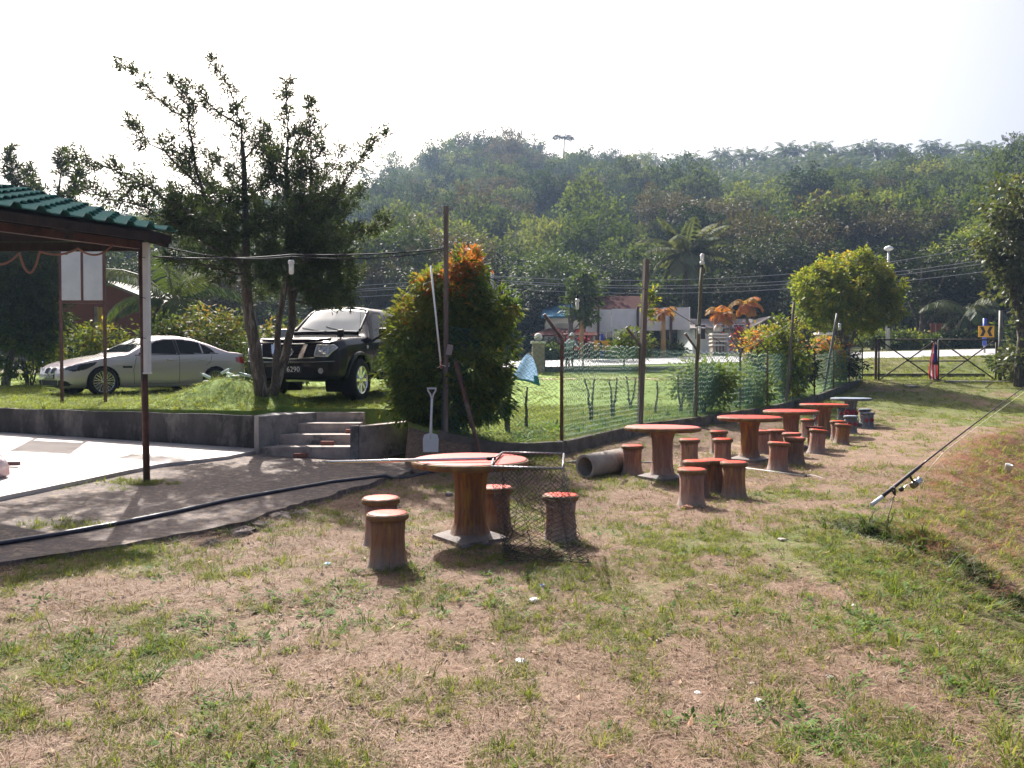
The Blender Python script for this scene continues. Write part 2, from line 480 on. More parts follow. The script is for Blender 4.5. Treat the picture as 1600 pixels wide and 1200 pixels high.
# bare soil bank between the steps wall and the fence corner
mb = MB(); rows = []
for i in range(15):
    x = -1.72 + i * .078; yb0 = float(yb(x)); row = []
    for j in range(9):
        v = j / 8; y = yb0 + .06 - .72 * v; zl = float(z_pave(x, y) if inside(np.array([x]), np.array([y]), PAVE)[0] else z_field(x, y)) - .03
        zt_ = float(z_up(x, yb0 + .06)) + .015
        row.append(Vector((x, y, zt_ + (zl - zt_) * float(sstep(-.15, 1.05, v)) + .05 * (float(vnoise(x * 5, y * 5, 3)) - .5))))
    rows.append(row[::-1])
mb.sheet(rows).build('soil_bank', M_FIELD, kind='structure')
# pinkish dirt track across the lawn
mb = MB()
rows = []
for i in range(60):
    x = -1 + i * .25
    yc = 34.2 + .5 * math.sin(x * .5) + .05 * x
    rows.append([Vector((x, yc + w, zz(x, yc + w) + .02)) for w in (-.75 + .2 * math.sin(i * 1.7), -.2, .3, .8 + .2 * math.sin(i * 2.3))])
mb.sheet(rows).build('dirt_track', mat('track_dirt', (.42, .31, .23), (.34, .25, .17), rough=.95, scale=4), kind='structure')

# ------------------------------------------------------------------ asphalt apron with a broken edge
def poly_fill(poly, z_of, thick, name, m, step=.25, kind='structure', jag=0, **kw):
    pts = []
    n = len(poly)
    for i in range(n):
        a = Vector(poly[i]).to_2d(); b = Vector(poly[(i + 1) % n]).to_2d()
        k = max(1, int((b - a).length / step))
        nr = Vector((-(b - a).y, (b - a).x)).normalized()
        for j in range(k):
            p = a.lerp(b, j / k)
            if jag: p = p + nr * (jag * (2 * float(vnoise(p.x * 2.2, p.y * 2.2, 5)) - 1) + jag * .5 * (2 * random.random() - 1))
            pts.append(p)
    bm = bmesh.new()
    vs = [bm.verts.new((p.x, p.y, 0)) for p in pts]
    f = bm.faces.new(vs)
    bmesh.ops.triangulate(bm, faces=[f])
    for _ in range(6):
        es = [e for e in bm.edges if e.calc_length() > .9 and not e.is_boundary]
        if not es: break
        bmesh.ops.subdivide_edges(bm, edges=es, cuts=1)
        bmesh.ops.triangulate(bm, faces=[f for f in bm.faces if len(f.verts) > 3])
    r = bmesh.ops.extrude_face_region(bm, geom=bm.faces[:])
    top = [v for v in r['geom'] if isinstance(v, bmesh.types.BMVert)]; tops = set(top)
    for v in bm.verts:
        z = float(z_of(v.co.x, v.co.y))
        v.co.z = z if v in tops else z - thick
    bmesh.ops.recalc_face_normals(bm, faces=bm.faces)
    me = bpy.data.meshes.new(name); bm.to_mesh(me); bm.free(); me.materials.append(m)
    o = bpy.data.objects.new(name, me)
    return put(o, kind=kind, **kw)
M_ASPH = mat('asphalt', (.22, .18, .165), (.115, .094, .088), rough=.85, scale=26, bump=1, bscale=80, c=(.32, .25, .19), spec=.25)
poly_fill(PAVE, z_pave, .14, 'pavement', M_ASPH, step=.14, jag=.07)

# white concrete slab against the wall
SLAB = [tuple(onz(0, 777, .22).xy), (-4.95, 11.15), (-4.35, 12.2), (-4.15, 13.0), (-4.25, 13.32), (-9.0, 13.98), (-17, 14.65), (-17, 5.5)]
SLAB[0] = (onz(0, 777, .20).x, onz(0, 777, .20).y)
M_SLAB = mat('pale_concrete', (.50, .465, .445), (.37, .335, .32), rough=.7, scale=2.2, bump=.15, bscale=40, c=(.31, .27, .25), lo=.3, hi=.8)
poly_fill(SLAB, lambda x, y: z_pave(x, y) + .05, .05, 'concrete_slab', M_SLAB, step=.2, jag=.015)

# ------------------------------------------------------------------ road
mb = MB(); rows = []
for x in list(range(-60, 121, 3)):
    rows.append([Vector((x, ROAD_Y0 + k * 7 / 4, float(road_near(x)) + .055 * k * 7 / 4)) for k in range(5)])
M_ROAD = mat('road_surface', (.46, .45, .46), (.38, .37, .38), rough=.5, scale=3, bump=.2, bscale=60, spec=.5)
mb.sheet(rows).build('road', M_ROAD, kind='structure')

# ------------------------------------------------------------------ the hill
def ridge_px(px):      # photo height of the bare ridge under its trees, per column
    return np.interp(px, [-900, -300, 0, 300, 480, 560, 640, 720, 800, 870, 960, 1100, 1250, 1400, 1540, 1600, 1900, 2600],
                     [490, 455, 430, 395, 366, 338, 304, 276, 268, 290, 292, 282, 274, 271, 268, 262, 270, 345])
HY0, HY1 = 62.0, 235.0
def z_hill(x, y):
    x = np.asarray(x, float); y = np.asarray(y, float)
    px = 800 + F * x / np.maximum(y, 1)
    zr = CAM_H + (574 - ridge_px(px)) / F * HY1
    u = np.clip((y - HY0) / (HY1 - HY0), 0, 1)
    s = u ** 1.1 * (1 - .0 * u)
    z = 2.2 + (zr - 2.2) * s
    z = z + (fbm(x / 28, y / 28, 61, 3) - .5) * 9 * sstep(0, .25, u) * (1 - sstep(.85, 1, u))
    return z - np.clip(y - HY1, 0, None) * .25
hx = np.arange(-300, 301, 6.0); hy = np.arange(60, 331, 5.0)
HX, HY = np.meshgrid(hx, hy)
idx = np.arange(HX.size).reshape(HX.shape)
quads = np.stack([idx[:-1, :-1], idx[:-1, 1:], idx[1:, 1:], idx[1:, :-1]], -1).reshape(-1, 4)
np_obj('hill', np.stack([HX.ravel(), HY.ravel(), z_hill(HX.ravel(), HY.ravel())], 1), quads,
       mat('hill_undergrowth', (.022, .032, .013), (.045, .05, .022), rough=.95, scale=.4), smooth=True, kind='structure')
# saw-cut joints across the slab
M_JOINT = mat('joint_dirt', (.13, .11, .10), rough=.95)
for a, b in (((-7.4, 9.6), (-4.55, 13.2)), ((-9.6, 8.4), (-7.9, 13.7)), ((-7.0, 10.4), (-12, 11.6))):
    P = [Vector((a[0] + (b[0] - a[0]) * k / 24, a[1] + (b[1] - a[1]) * k / 24)) for k in range(25)]
    d = Vector((b[0] - a[0], b[1] - a[1])).normalized(); n_ = Vector((-d.y, d.x)) * .009
    MB().sheet([[Vector((p.x + n_.x * s, p.y + n_.y * s, float(z_pave(p.x, p.y)) + .0545)) for p in P] for s in (1, -1)]).build('slab_joint', M_JOINT, kind='structure')
# pond below the bank (just out of the photograph on the right)
MB().sheet([[Vector((1.5 + 7 * i, -40 + 8 * j, -1.55)) for i in range(9)] for j in range(9)]).build('pond_water', mat('pond_water', (.05, .05, .025), (.065, .06, .03), rough=.08, scale=.4, bump=.08, bscale=5), kind='structure')
# ------------------------------------------------------------------ leaves
def unit(a): return a / np.maximum(np.linalg.norm(a, axis=1, keepdims=True), 1e-9)
def leaves(p, d, n, Lg, W, fold=.15, droop=0):
    """one folded diamond per leaf: p base, d axis, n face normal"""
    s = unit(np.cross(d, n)); n = unit(np.cross(s, d))
    Lg = np.asarray(Lg).reshape(-1, 1) * np.ones((len(p), 1)); W = np.asarray(W).reshape(-1, 1) * np.ones((len(p), 1))
    mid = p + d * Lg * .45 - n * Lg * fold * .3
    tip = p + d * Lg - np.array([[0, 0, 1.]]) * Lg * droop
    V = np.stack([p, mid + s * W / 2, tip, mid - s * W / 2], 1).reshape(-1, 3)
    Fc = np.arange(len(p) * 4).reshape(-1, 4)
    return V, Fc
def rand_dirs(n, r=rng):
    return unit(r.normal(size=(n, 3)))
def crown(blobs, nclump, per, leaf, seed=0, wl=.45, spread=.5, clump_r=.5, up=.35, tip=.35, hollow=.55, droop=.1):
    """clumps of leaves over the surfaces of ellipsoids (cx,cy,cz,rx,ry,rz); returns verts, faces, t"""
    r = np.random.default_rng(seed)
    B = np.array(blobs, float)
    w = (B[:, 3] * B[:, 4] * B[:, 5]) ** (2 / 3); w = w / w.sum()
    bi = r.choice(len(B), nclump, p=w)
    d = rand_dirs(nclump, r)
    rad = hollow + (1 - hollow) * r.random((nclump, 1)) ** .5
    rad = rad * (1 + .12 * r.normal(size=(nclump, 1)))
    rad = np.where(r.random((nclump, 1)) < .05, rad * (1.12 + .22 * r.random((nclump, 1))), rad)
    cc = B[bi, :3] + d * rad * B[bi, 3:]
    ct = r.random(nclump)
    k = np.repeat(np.arange(nclump), per)
    off = rand_dirs(len(k), r) * (r.random((len(k), 1)) ** .6) * clump_r * (.6 + .8 * r.random((nclump, 1)))[k]
    off[:, 2] *= .75
    p = cc[k] + off
    ax = unit(off / clump_r + d[k] * .6 + r.normal(size=off.shape) * spread + np.array([[0, 0, -.1]]))
    nn = unit(d[k] * .5 + np.array([[0, 0, up * 2]]) + r.normal(size=off.shape) * .6)
    V, Fc = leaves(p, ax, nn, leaf * (.7 + .6 * r.random(len(k))), leaf * wl * (.7 + .6 * r.random(len(k))), droop=droop)
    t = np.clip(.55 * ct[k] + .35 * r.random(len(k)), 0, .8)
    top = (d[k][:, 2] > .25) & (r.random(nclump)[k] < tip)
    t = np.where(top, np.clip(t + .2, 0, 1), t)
    return V, Fc, np.repeat(t, 4)
def limb_pts(a, b, n=6, sag=0, wig=.05):
    a = Vector(a); b = Vector(b); out = []
    L_ = (b - a).length
    for i in range(n + 1):
        t = i / n
        p = a.lerp(b, t) + Vector((random.uniform(-1, 1), random.uniform(-1, 1), 0)) * wig * L_ * math.sin(PI * t)
        p.z += sag * L_ * math.sin(PI * t)
        out.append(p)
    return out
M_BARK = mat('grey_bark', (.12, .095, .08), (.055, .042, .036), rough=.9, scale=9, bump=1, bscale=22, stretch=(3, 3, .6), c=(.25, .22, .19))
M_BARK2 = mat('brown_bark', (.10, .07, .055), (.045, .032, .028), rough=.9, scale=8, bump=1, bscale=24, stretch=(3, 3, .6))
def tree_trunk(h, r0, blobs, base=(0, 0), top=None, nl=None, fork=.5):
    """trunk with a limb reaching into each blob"""
    mb = MB(); bx, by = base
    top = top or (bx, by, h)
    pts = limb_pts((bx, by, -.15), top, 7, wig=.03)
    mb.tube(pts, [r0 * (1.25 if i == 0 else 1) * (1 - .75 * i / 7) for i in range(8)], 9)
    for q in (blobs[:nl] if nl else blobs):
        t = random.uniform(fork * .7, min(.95, fork * 1.3)); s = pts[min(7, int(t * 7))]
        e = Vector(q[:3]) + Vector((0, 0, .2 * q[5]))
        L_ = limb_pts(s, e, 5, .06, .06)
        rr = r0 * (1 - .75 * t) * .7
        mb.tube(L_, [rr * (1 - .8 * i / 5) for i in range(6)], 6)
    return mb
def make_tree(name, label, blobs, h, r0, lm, nclump, per, leaf, seed, cat='tree', loc=(0, 0, 0), group=None, bark=None, top=None, nl=None, fork=.5, **kw):
    t = thing(name, label, cat, loc, 0, group)
    tree_trunk(h, r0, blobs, top=top, nl=nl, fork=fork).build('trunk', bark or M_BARK, t)
    V, Fc, a = crown(blobs, nclump, per, leaf, seed, **kw)
    np_obj('crown', V, Fc, lm, t, attr=a)
    return t
def shrub(name, label, loc, rx, ry, h, lm, nclump, per, leaf, seed, cat='shrub', group=None, z0=.1, lobes=5, stem=True, **kw):
    t = thing(name, label, cat, loc, 0, group)
    r = random.Random(seed); bl = []
    for i in range(lobes):
        a = 2 * PI * i / lobes + r.random(); q = r.uniform(.25, .5) if lobes > 1 else 0
        bl.append((rx * q * math.cos(a), ry * q * math.sin(a), z0 + h * r.uniform(.35, .68), rx * .62, ry * .62, h * r.uniform(.28, .36)))
    bl.append((0, 0, z0 + h * .45, rx * .8, ry * .8, h * .45))
    V, Fc, a = crown(bl, nclump, per, leaf, seed, **kw)
    V[:, 2] = np.maximum(V[:, 2], .01)
    np_obj('foliage', V, Fc, lm, t, attr=a)
    if stem:
        mb = MB()
        for i in range(5):
            mb.tube(limb_pts((r.uniform(-.08, .08) * rx, r.uniform(-.08, .08) * ry, -.05), (r.uniform(-.4, .4) * rx, r.uniform(-.4, .4) * ry, h * .6), 5), [.03 * (1 - .15 * k) * max(1, h / 3) for k in range(6)], 5)
        mb.build('stem', M_BARK2, t)
    return t
# ------------------------------------------------------------------ palms
def frond_arrays(base, az, el, length, droop, nleaf, leaflet, w, r, twist=.5, hang=.5):
    """rachis curve plus leaflets; returns rachis points, V, F"""
    pts = []; p = np.array(base, float); e = el; st = length / 14
    for i in range(15):
        pts.append(p.copy())
        p = p + st * np.array([math.cos(az) * math.cos(e), math.sin(az) * math.cos(e), math.sin(e)])
        e -= droop / 14 * (.5 + i / 9)
    pts = np.array(pts)
    ti = np.linspace(.12, .99, nleaf)
    q = np.stack([np.interp(ti * 14, np.arange(15), pts[:, k]) for k in range(3)], 1)
    tan = unit(np.gradient(q, axis=0))
    side = unit(np.cross(tan, np.array([[0, 0, 1.]])))
    LL = leaflet * np.sin(np.clip(ti * .92 + .12, 0, 1) * PI) ** .6
    Vs = []
    for sgn in (-1, 1):
        d = unit(side * sgn + tan * .55 + np.array([[0, 0, -hang]]) + r.normal(size=q.shape) * .08)
        n = unit(np.cross(d, tan) * sgn + r.normal(size=q.shape) * twist * .3)
        V, _ = leaves(q, d, n, LL, w, fold=.1, droop=.15)
        Vs.append(V)
    V = np.concatenate(Vs); return pts, V
def palm(name, label, loc, h, nfr, length, leaflet, w, nleaf, lm, seed, cat='palm', r0=.14, lean=(0, 0), trunk_m=None, group=None, el=(1.2, -.5), droop=1.4, hang=.5, z_trunk=-.2, old=0, rach=.03, parts=True):
    r = np.random.default_rng(seed)
    t = thing(name, label, cat, loc, 0, group)
    top = np.array([lean[0], lean[1], h])
    pts = [Vector((lean[0] * (u ** 1.6), lean[1] * (u ** 1.6), z_trunk + (h - z_trunk) * u)) for u in np.linspace(0, 1, 12)]
    MB().tube(pts, [r0 * (1.3 - .5 * u + .06 * (i % 2)) for i, u in enumerate(np.linspace(0, 1, 12))], 9).build('trunk', trunk_m or M_BARK, t)
    for i in range(nfr):
        u = (i + .5) / nfr
        az = i * 2.399963 + r.normal() * .15
        e = el[0] + (el[1] - el[0]) * u + r.normal() * .08
        L_ = length * (.8 + .35 * r.random()) * (.75 + .35 * math.sin(PI * min(1, u * 1.1 + .1)))
        rp, V = frond_arrays(top, az, e, L_, droop * (.75 + .5 * r.random()), nleaf, leaflet, w, r, hang=hang)
        tv = np.full(len(V), np.clip((.15 + .6 * r.random()) if not (old and u > 1 - old) else .97, 0, 1))
        mb = MB(); mb.tube([Vector(q) for q in rp[::2]], [rach * (1 - .11 * k) for k in range(8)], 4, cap=False)
        rv = np.array(mb.v); rf = np.array(mb.f)
        VV_ = np.concatenate([V, rv]); FF = np.concatenate([np.arange(len(V)).reshape(-1, 4), rf + len(V)])
        np_obj('frond', VV_, FF, lm, t, attr=np.concatenate([tv, np.full(len(rv), .9)]))
    return t
# leaf colours
LM_DARK = leafmat('dark_leaf', [(.011, .020, .009), (.019, .032, .013), (.032, .048, .018), (.05, .068, .024)], .2, spec=.12, rough=.6)
LM_ROUND = leafmat('round_tree_leaf', [(.013, .026, .008), (.026, .046, .011), (.055, .08, .017), (.14, .15, .03), (.27, .21, .04)], .27)
LM_BIG = leafmat('broad_leaf', [(.035, .05, .02), (.06, .078, .034), (.09, .10, .05), (.15, .14, .08)], .38, spec=.3, rough=.45)
LM_COCO = leafmat('coconut_leaf', [(.08, .10, .055), (.11, .135, .075), (.15, .17, .095), (.19, .18, .11)], .3, rough=.75, spec=.04)
LM_FENCE = leafmat('fence_weed_leaf', [(.05, .09, .03), (.08, .13, .04), (.12, .17, .05), (.17, .20, .07)], .4)
LM_CONIF = leafmat('needle_leaf', [(.026, .042, .022), (.04, .06, .028), (.055, .078, .034), (.075, .095, .04)], .28, rough=.55, spec=.2)
LM_MID = leafmat('mid_leaf', [(.04, .06, .02), (.06, .09, .028), (.085, .12, .035), (.12, .15, .045)], .35)
LM_YEL = leafmat('yellow_green_leaf', [(.05, .08, .02), (.095, .135, .026), (.17, .20, .035), (.32, .25, .04)], .42)
LM_RED = leafmat('red_tip_leaf', [(.04, .075, .02), (.075, .125, .03), (.14, .19, .045), (.24, .22, .05), (.36, .16, .05), (.46, .08, .04)], .42)
LM_OLIVE = leafmat('olive_brown_leaf', [(.04, .038, .022), (.058, .052, .03), (.078, .066, .04), (.085, .085, .036)], .28, spec=.15, rough=.6)
LM_PALM = leafmat('palm_leaf', [(.03, .05, .018), (.05, .08, .028), (.075, .105, .04), (.20, .18, .09)], .25, rough=.55, spec=.22)
LM_PALMRED = leafmat('red_palm_leaf', [(.30, .11, .03), (.38, .15, .035), (.34, .19, .05), (.10, .14, .035)], .4)
LM_HILL = leafmat('hill_leaf', [(.028, .048, .016), (.048, .074, .023), (.074, .108, .033), (.115, .145, .046)], .34, var=.5, rough=.8, spec=.08)
LM_HILLD = leafmat('hill_dark_leaf', [(.018, .033, .012), (.028, .048, .018), (.044, .066, .024)], .3, var=.4, rough=.8, spec=.08)
LM_HILLY = leafmat('hill_pale_leaf', [(.07, .09, .025), (.10, .125, .035), (.15, .165, .05)], .38, var=.3, rough=.8, spec=.08)
LM_HILLB = leafmat('hill_brown_leaf', [(.045, .042, .026), (.065, .056, .034), (.085, .072, .044)], .3, var=.3, rough=.8, spec=.08)
LM_OILPALM = leafmat('oil_palm_leaf', [(.03, .055, .025), (.045, .075, .03), (.06, .09, .035), (.09, .11, .045)], .25, var=.3, rough=.7, spec=.1)
# ------------------------------------------------------------------ retaining wall and steps
M_WALL = mat('stained_concrete', (.11, .10, .10), (.035, .032, .032), rough=.9, scale=2.4, bump=.5, bscale=30, c=(.20, .185, .175), stretch=(1, 1, .45), lo=.3, hi=.62)
M_STEP = mat('step_concrete', (.47, .39, .35), (.30, .25, .225), rough=.85, scale=5, bump=.4, bscale=40, c=(.13, .12, .115))
M_GREYCON = mat('grey_concrete', (.30, .28, .275), (.17, .16, .16), rough=.85, scale=4, bump=.4, bscale=35, c=(.10, .09, .09))
M_BRICK = mat('red_brick', (.34, .13, .09), (.22, .09, .07), rough=.9, scale=12, bump=.6, bscale=60)
def wall_run(pts, ztop, zbot, th, m, name, label, cat, cap=0.0):
    """a wall following plan points; ztop/zbot per point; th away from the first side"""
    mb = MB()
    n = len(pts); offs = []
    for i in range(n):
        a = Vector(pts[max(i - 1, 0)]); b = Vector(pts[min(i + 1, n - 1)])
        d = (b - a).normalized(); offs.append(Vector((-d.y, d.x)) * th)
    def ring(i):
        p = Vector(pts[i]); q = p + offs[i]
        return [(p.x, p.y, zbot[i]), (p.x, p.y, ztop[i]), (q.x, q.y, ztop[i]), (q.x, q.y, zbot[i])]
    vs = [v for i in range(n) for v in ring(i)]
    fs = []
    for i in range(n - 1):
        for k in range(4):
            fs.append((i * 4 + k, i * 4 + (k + 1) % 4, (i + 1) * 4 + (k + 1) % 4, (i + 1) * 4 + k))
    fs += [(0, 3, 2, 1), tuple((n - 1) * 4 + k for k in range(4))]
    mb._add(vs, fs, False)
    return mb.build(name, m, bevel=.012, label=label, cat=cat)
WX = np.linspace(-17, -4.2, 34)
WP = [(x, float(np.interp(x, [-17, -9, -4.2], [14.7, 14.0, 13.22]))) for x in WX]
wall_run(WP, [float(np.interp(x, [-17, -9, -4.2], [.93, .87, .79])) + .008 * math.sin(i * 1.9) for i, x in enumerate(WX)], [z_pave(*p) - .2 for p in WP], .16, M_WALL,
         'retaining_wall', 'low black-stained concrete retaining wall behind the white slab, holding up the car lawn', 'wall')
# steps: two cheek walls, three treads
st = thing('concrete_steps', 'worn grey concrete garden steps rising to the lawn between two low walls', 'steps', (0, 0, 0))
zb = float(z_pave(-3.4, 12.9))
y_f = 12.78; tread = .40; rise = (.80 - zb) / 4
for i in range(3):
    x0 = -4.05 + .20 * i; x1 = -2.585
    mb = MB(); d0 = y_f + i * tread
    zt = zb + rise * (i + 1)
    p = [(x0, d0), (x1, d0), (x1, d0 + tread + .06), (x0 + .23, d0 + tread + .06)]
    b = zb - .1 if i == 0 else zb + rise * i - .12
    mb._add([(x, y, b) for x, y in p] + [(x, y, zt) for x, y in p], [(3, 2, 1, 0), (4, 5, 6, 7), (0, 1, 5, 4), (1, 2, 6, 5), (2, 3, 7, 6), (3, 0, 4, 7)], False)
    mb.build('step', M_STEP, st, bevel=.015)
mb = MB(); p = [(-3.46, y_f + 3 * tread), (-2.58, y_f + 3 * tread), (-2.58, y_f + 3 * tread + .9), (-3.0, y_f + 3 * tread + .9)]
mb._add([(x, y, zb + .2) for x, y in p] + [(x, y, .80) for x, y in p], [(3, 2, 1, 0), (4, 5, 6, 7), (0, 1, 5, 4), (1, 2, 6, 5), (2, 3, 7, 6), (3, 0, 4, 7)], False)
mb.build('landing', M_STEP, st, bevel=.012)
def block(name, plan, zt, zb_, m, parent):
    mb = MB(); n = len(plan)
    mb._add([(x, y, zb_) for x, y in plan] + [(x, y, zt) for x, y in plan], [tuple(range(n))[::-1], tuple(range(n, 2 * n))] + [(i, (i + 1) % n, n + (i + 1) % n, n + i) for i in range(n)], False)
    return mb.build(name, m, parent, bevel=.015)
block('cheek_wall', [(-4.19, 12.98), (-4.06, 12.80), (-3.40, 14.02), (-3.30, 14.35), (-4.19, 14.3)], .80, zb - .1, M_GREYCON, st)
block('end_pillar', [(-2.58, 12.72), (-2.44, 12.72), (-2.44, 12.9), (-2.58, 12.9)], .655, zb - .1, M_GREYCON, st)
wall_run([(-2.438, 12.76), (-1.95, 13.5), (-1.62, 14.1)], [.64, .65, .66], [0, .1, .1], .15, M_STEP, 'steps_side_wall', 'short brown concrete wall running back from the steps to the red-tipped bush', 'wall')
for (px, py, i, lab) in [(642, 0, 0, ''), ]: pass
BR = [((-3.37, y_f - .06, zb + .035), .05, 'red brick lying on the paving at the foot of the steps'),
      ((-3.02, y_f + tread - .1, zb + rise + .032), -.03, 'red brick lying on the lowest tread of the steps'),
      ((-2.70, y_f + 2 * tread - .10, zb + 2 * rise + .032), .04, 'red brick lying on the middle tread beside the right pillar')]
for (c, rz, lab) in BR:
    o = MB().box((0, 0, 0), (.21, .10, .065)).build('brick', M_BRICK, bevel=.006, label=lab, cat='brick', group='loose bricks on the steps')
    o.location = c; o.rotation_euler = (0, 0, rz)

# ------------------------------------------------------------------ shelter with a tiled roof
sh = thing('tiled_shelter', 'open shelter with green tiled roof edge on a rusty steel post, upper left', 'shelter', (0, 0, 0))
M_RUST = mat('rusty_steel', (.075, .032, .028), (.13, .055, .04), rough=.7, scale=9, bump=.3, bscale=40, c=(.045, .025, .025))
M_DARKRED = mat('dark_red_paint', (.07, .022, .024), (.10, .035, .032), rough=.55, scale=8)
M_TIMBER = mat('dark_timber', (.05, .034, .029), (.03, .021, .019), rough=.9, spec=.1, scale=8, stretch=(1, 1, .3), bump=.4)
M_TILE = mat('green_tile', (.035, .17, .145), (.085, .26, .225), rough=.6, spec=.25, scale=5, bump=.15, bscale=40, c=(.27, .28, .26))
M_TILEW = mat('worn_tile', (.36, .27, .25), (.17, .16, .15), rough=.7, scale=9, bump=.2)
px_, py_ = -4.62, 10.05
pz = float(z_pave(px_, py_))
MB().tube([(px_ + .02, py_, pz - .1), (px_ - .03, py_ + .02, 3.18)], .042, 10).build('post', M_RUST, sh)
E0 = Vector((-4.15, 9.95, 3.22))                    # right-hand corner of the eave
ed = Vector((-.57, -.82, 0)).normalized(); un = Vector((-.82, .57, 0)).normalized(); slope = math.tan(R(14.5))
def roofP(e, u, h=0): 
    return E0 + ed * e + un * u + Vector((0, 0, u * slope + h))
tilem = MB()
prof = [(0, .0), (.035, .0), (.07, .052), (.12, .052), (.155, 0), (.25, 0)]
PW, PL = .25, .40
NT_E, NT_U = 19, 10
def tile_mesh():
    mb = MB(); mb.smooth = False
    up_n = Vector((0, 0, 1))
    rows = []
    for u, lift in ((0, .05), (PL * 1.04, .0)):
        rows.append([ed * x + un * u + Vector((0, 0, u * slope + h + lift)) for x, h in prof])
    low = [[p - Vector((0, 0, .012)) for p in r] for r in rows]
    mb.sheet(rows); mb.sheet([r[::-1] for r in low])
    k = len(prof)
    mb._add(rows[0] + low[0], [(i + 1, i, k + i, k + i + 1) for i in range(k - 1)], False)
    return mb
tm = tile_mesh().mesh('roof_tile', [M_TILE])
tw = tile_mesh().mesh('roof_tile', [M_TILE, M_TILEW])
for i, pgn in enumerate(tw.polygons):
    if i in (0, 4): pgn.material_index = 1
for j in range(NT_U):
    for i in range(NT_E):
        o = bpy.data.objects.new('roof_tile', tw if (i * 7 + j * 5 + i * j) % 10 < 6 else tm)
        o.location = roofP(i * PW, j * PL) + Vector((0, 0, random.uniform(-.004, .004)))
        o.rotation_euler = (random.uniform(-.012, .012), random.uniform(-.012, .012), random.uniform(-.01, .01))
        put(o, parent=sh)
def beam(mb, a, b, w, h):
    a = Vector(a); b = Vector(b); d = (b - a); 
    q = d.to_track_quat('X', 'Z').to_matrix().to_4x4(); q.translation = (a + b) / 2
    L_ = d.length / 2
    vs = [q @ Vector((sx * L_, sy * w / 2, sz * h / 2)) for sx in (-1, 1) for sy in (-1, 1) for sz in (-1, 1)]
    mb._add(vs, [(0, 1, 3, 2), (4, 6, 7, 5), (0, 4, 5, 1), (2, 3, 7, 6), (0, 2, 6, 4), (1, 5, 7, 3)], False)
    return mb
beam(MB(), roofP(.05, .06, -.07), roofP(4.9, .06, -.07), .04, .10).build('fascia_board', M_TIMBER, sh)
for k in range(5):
    beam(MB(), roofP(.1 + .0 * k, .95 + k * .75, -.055), roofP(4.9, .95 + k * .75, -.055), .05, .07).build('batten', M_TIMBER, sh)
for k in range(5):
    beam(MB(), roofP(.12 + k * 1.15, .02, -.115), roofP(.12 + k * 1.15, 4.0, -.115), .05, .11).build('rafter', M_TIMBER, sh)
MB().sheet([[roofP(.03, .05, -.02), roofP(4.9, .05, -.02)], [roofP(.03, 4.05, -.02), roofP(4.9, 4.05, -.02)]]).build('underlay', mat('dark_felt', (.03, .026, .028), rough=.95), sh)
beam(MB(), (px_ - .03, py_ + .03, 3.115), Vector((px_ - .03, py_ + .03, 3.115)) + ed * 4.8, .06, .10).build('eave_beam', M_RUST, sh)
b2 = roofP(.2, 2.9, -.30)
beam(MB(), b2, b2 + ed * 4.6, .07, .12).build('eave_beam', M_RUST, sh)
MB().prism([(px_ + .02, py_ - .02), (px_ + .02 + ed.x * 4.6, py_ - .02 + ed.y * 4.6), (px_ - 6, py_ - 3.4), (px_ - 6, py_ + .1)][::-1], .02, Matrix.Translation((0, 0, 3.16))).build('soffit', mat('near_black_board', (.012, .009, .008), (.018, .013, .012), rough=1, spec=0), sh)  # board near black: underside darkened against light bounced off the slab
beam(MB(), (px_, py_ + .06, 3.105), (px_ - 6, py_ + .16, 3.105), .06, .11).build('tie_beam', M_TIMBER, sh)
bp = roofP(.2, 2.9); MB().tube([(bp.x - 1.9, bp.y - 2.3, z_pave(bp.x - 1.9, bp.y - 2.3) - .05), (bp.x - 1.9, bp.y - 2.3, 3.6)], .045, 10).build('post', M_RUST, sh)
bq = E0 + ed * 4.6; MB().tube([(bq.x, bq.y, 0), (bq.x, bq.y, 3.15)], .045, 10).build('post', M_RUST, sh)
# white tube-light housing strapped to the post
M_WHITE = mat('white_paint', (.72, .72, .74), (.62, .62, .64), rough=.45, scale=6)
M_WHITE2 = mat('white_plastic', (.78, .78, .78), rough=.35)
M_BLACK = mat('black_rubber', (.010, .010, .012), rough=.6, spec=.15)
lt = thing('tube_light', 'long white fluorescent tube-light housing strapped upright to the rusty post', 'light fitting', (px_ + .055, py_ - .03, 0))
MB().box((0, 0, 2.33), (.075, .07, 1.62)).build('housing', M_WHITE, lt, bevel=.008)
MB().box((0, 0, 1.512), (.085, .08, .02)).build('end_cap', M_WHITE2, lt, bevel=.004)
for z in (1.95, 2.45, 2.95):
    MB().tube([(-.095 + .13 * math.cos(a) * .75 + .03, .02 + .075 * math.sin(a), z + .006 * math.sin(a * 3)) for a in np.linspace(0, 2 * PI, 15)], .004, 4).build('strap', M_BLACK, lt)

# orange hose loops hanging under the shelter eave
M_ROPE = mat('orange_rope', (.30, .13, .07), rough=.7)
def cable(name, pts, r, m, label, cat='cable', n=5, group=None, sag=None, k=16):
    P = []
    for i in range(len(pts) - 1):
        a = Vector(pts[i]); b = Vector(pts[i + 1]); s = sag[i] if sag else 0
        for j in range(k):
            t = j / k; p = a.lerp(b, t); p.z -= s * 4 * t * (1 - t); P.append(p)
    P.append(Vector(pts[-1]))
    return MB().tube(P, r, n).build(name, m, label=label, cat=cat, group=group)
hg = [at(0, 413, 8.3), at(30, 395, 8.5), at(62, 393, 8.7), at(122, 388, 9.2), at(176, 382, 9.7)]
cable('hanging_rope', hg, .012, M_ROPE, 'orange rope looped under the tiled eave in front of the noticeboard', 'rope', sag=[.03, .22, .05, .10])

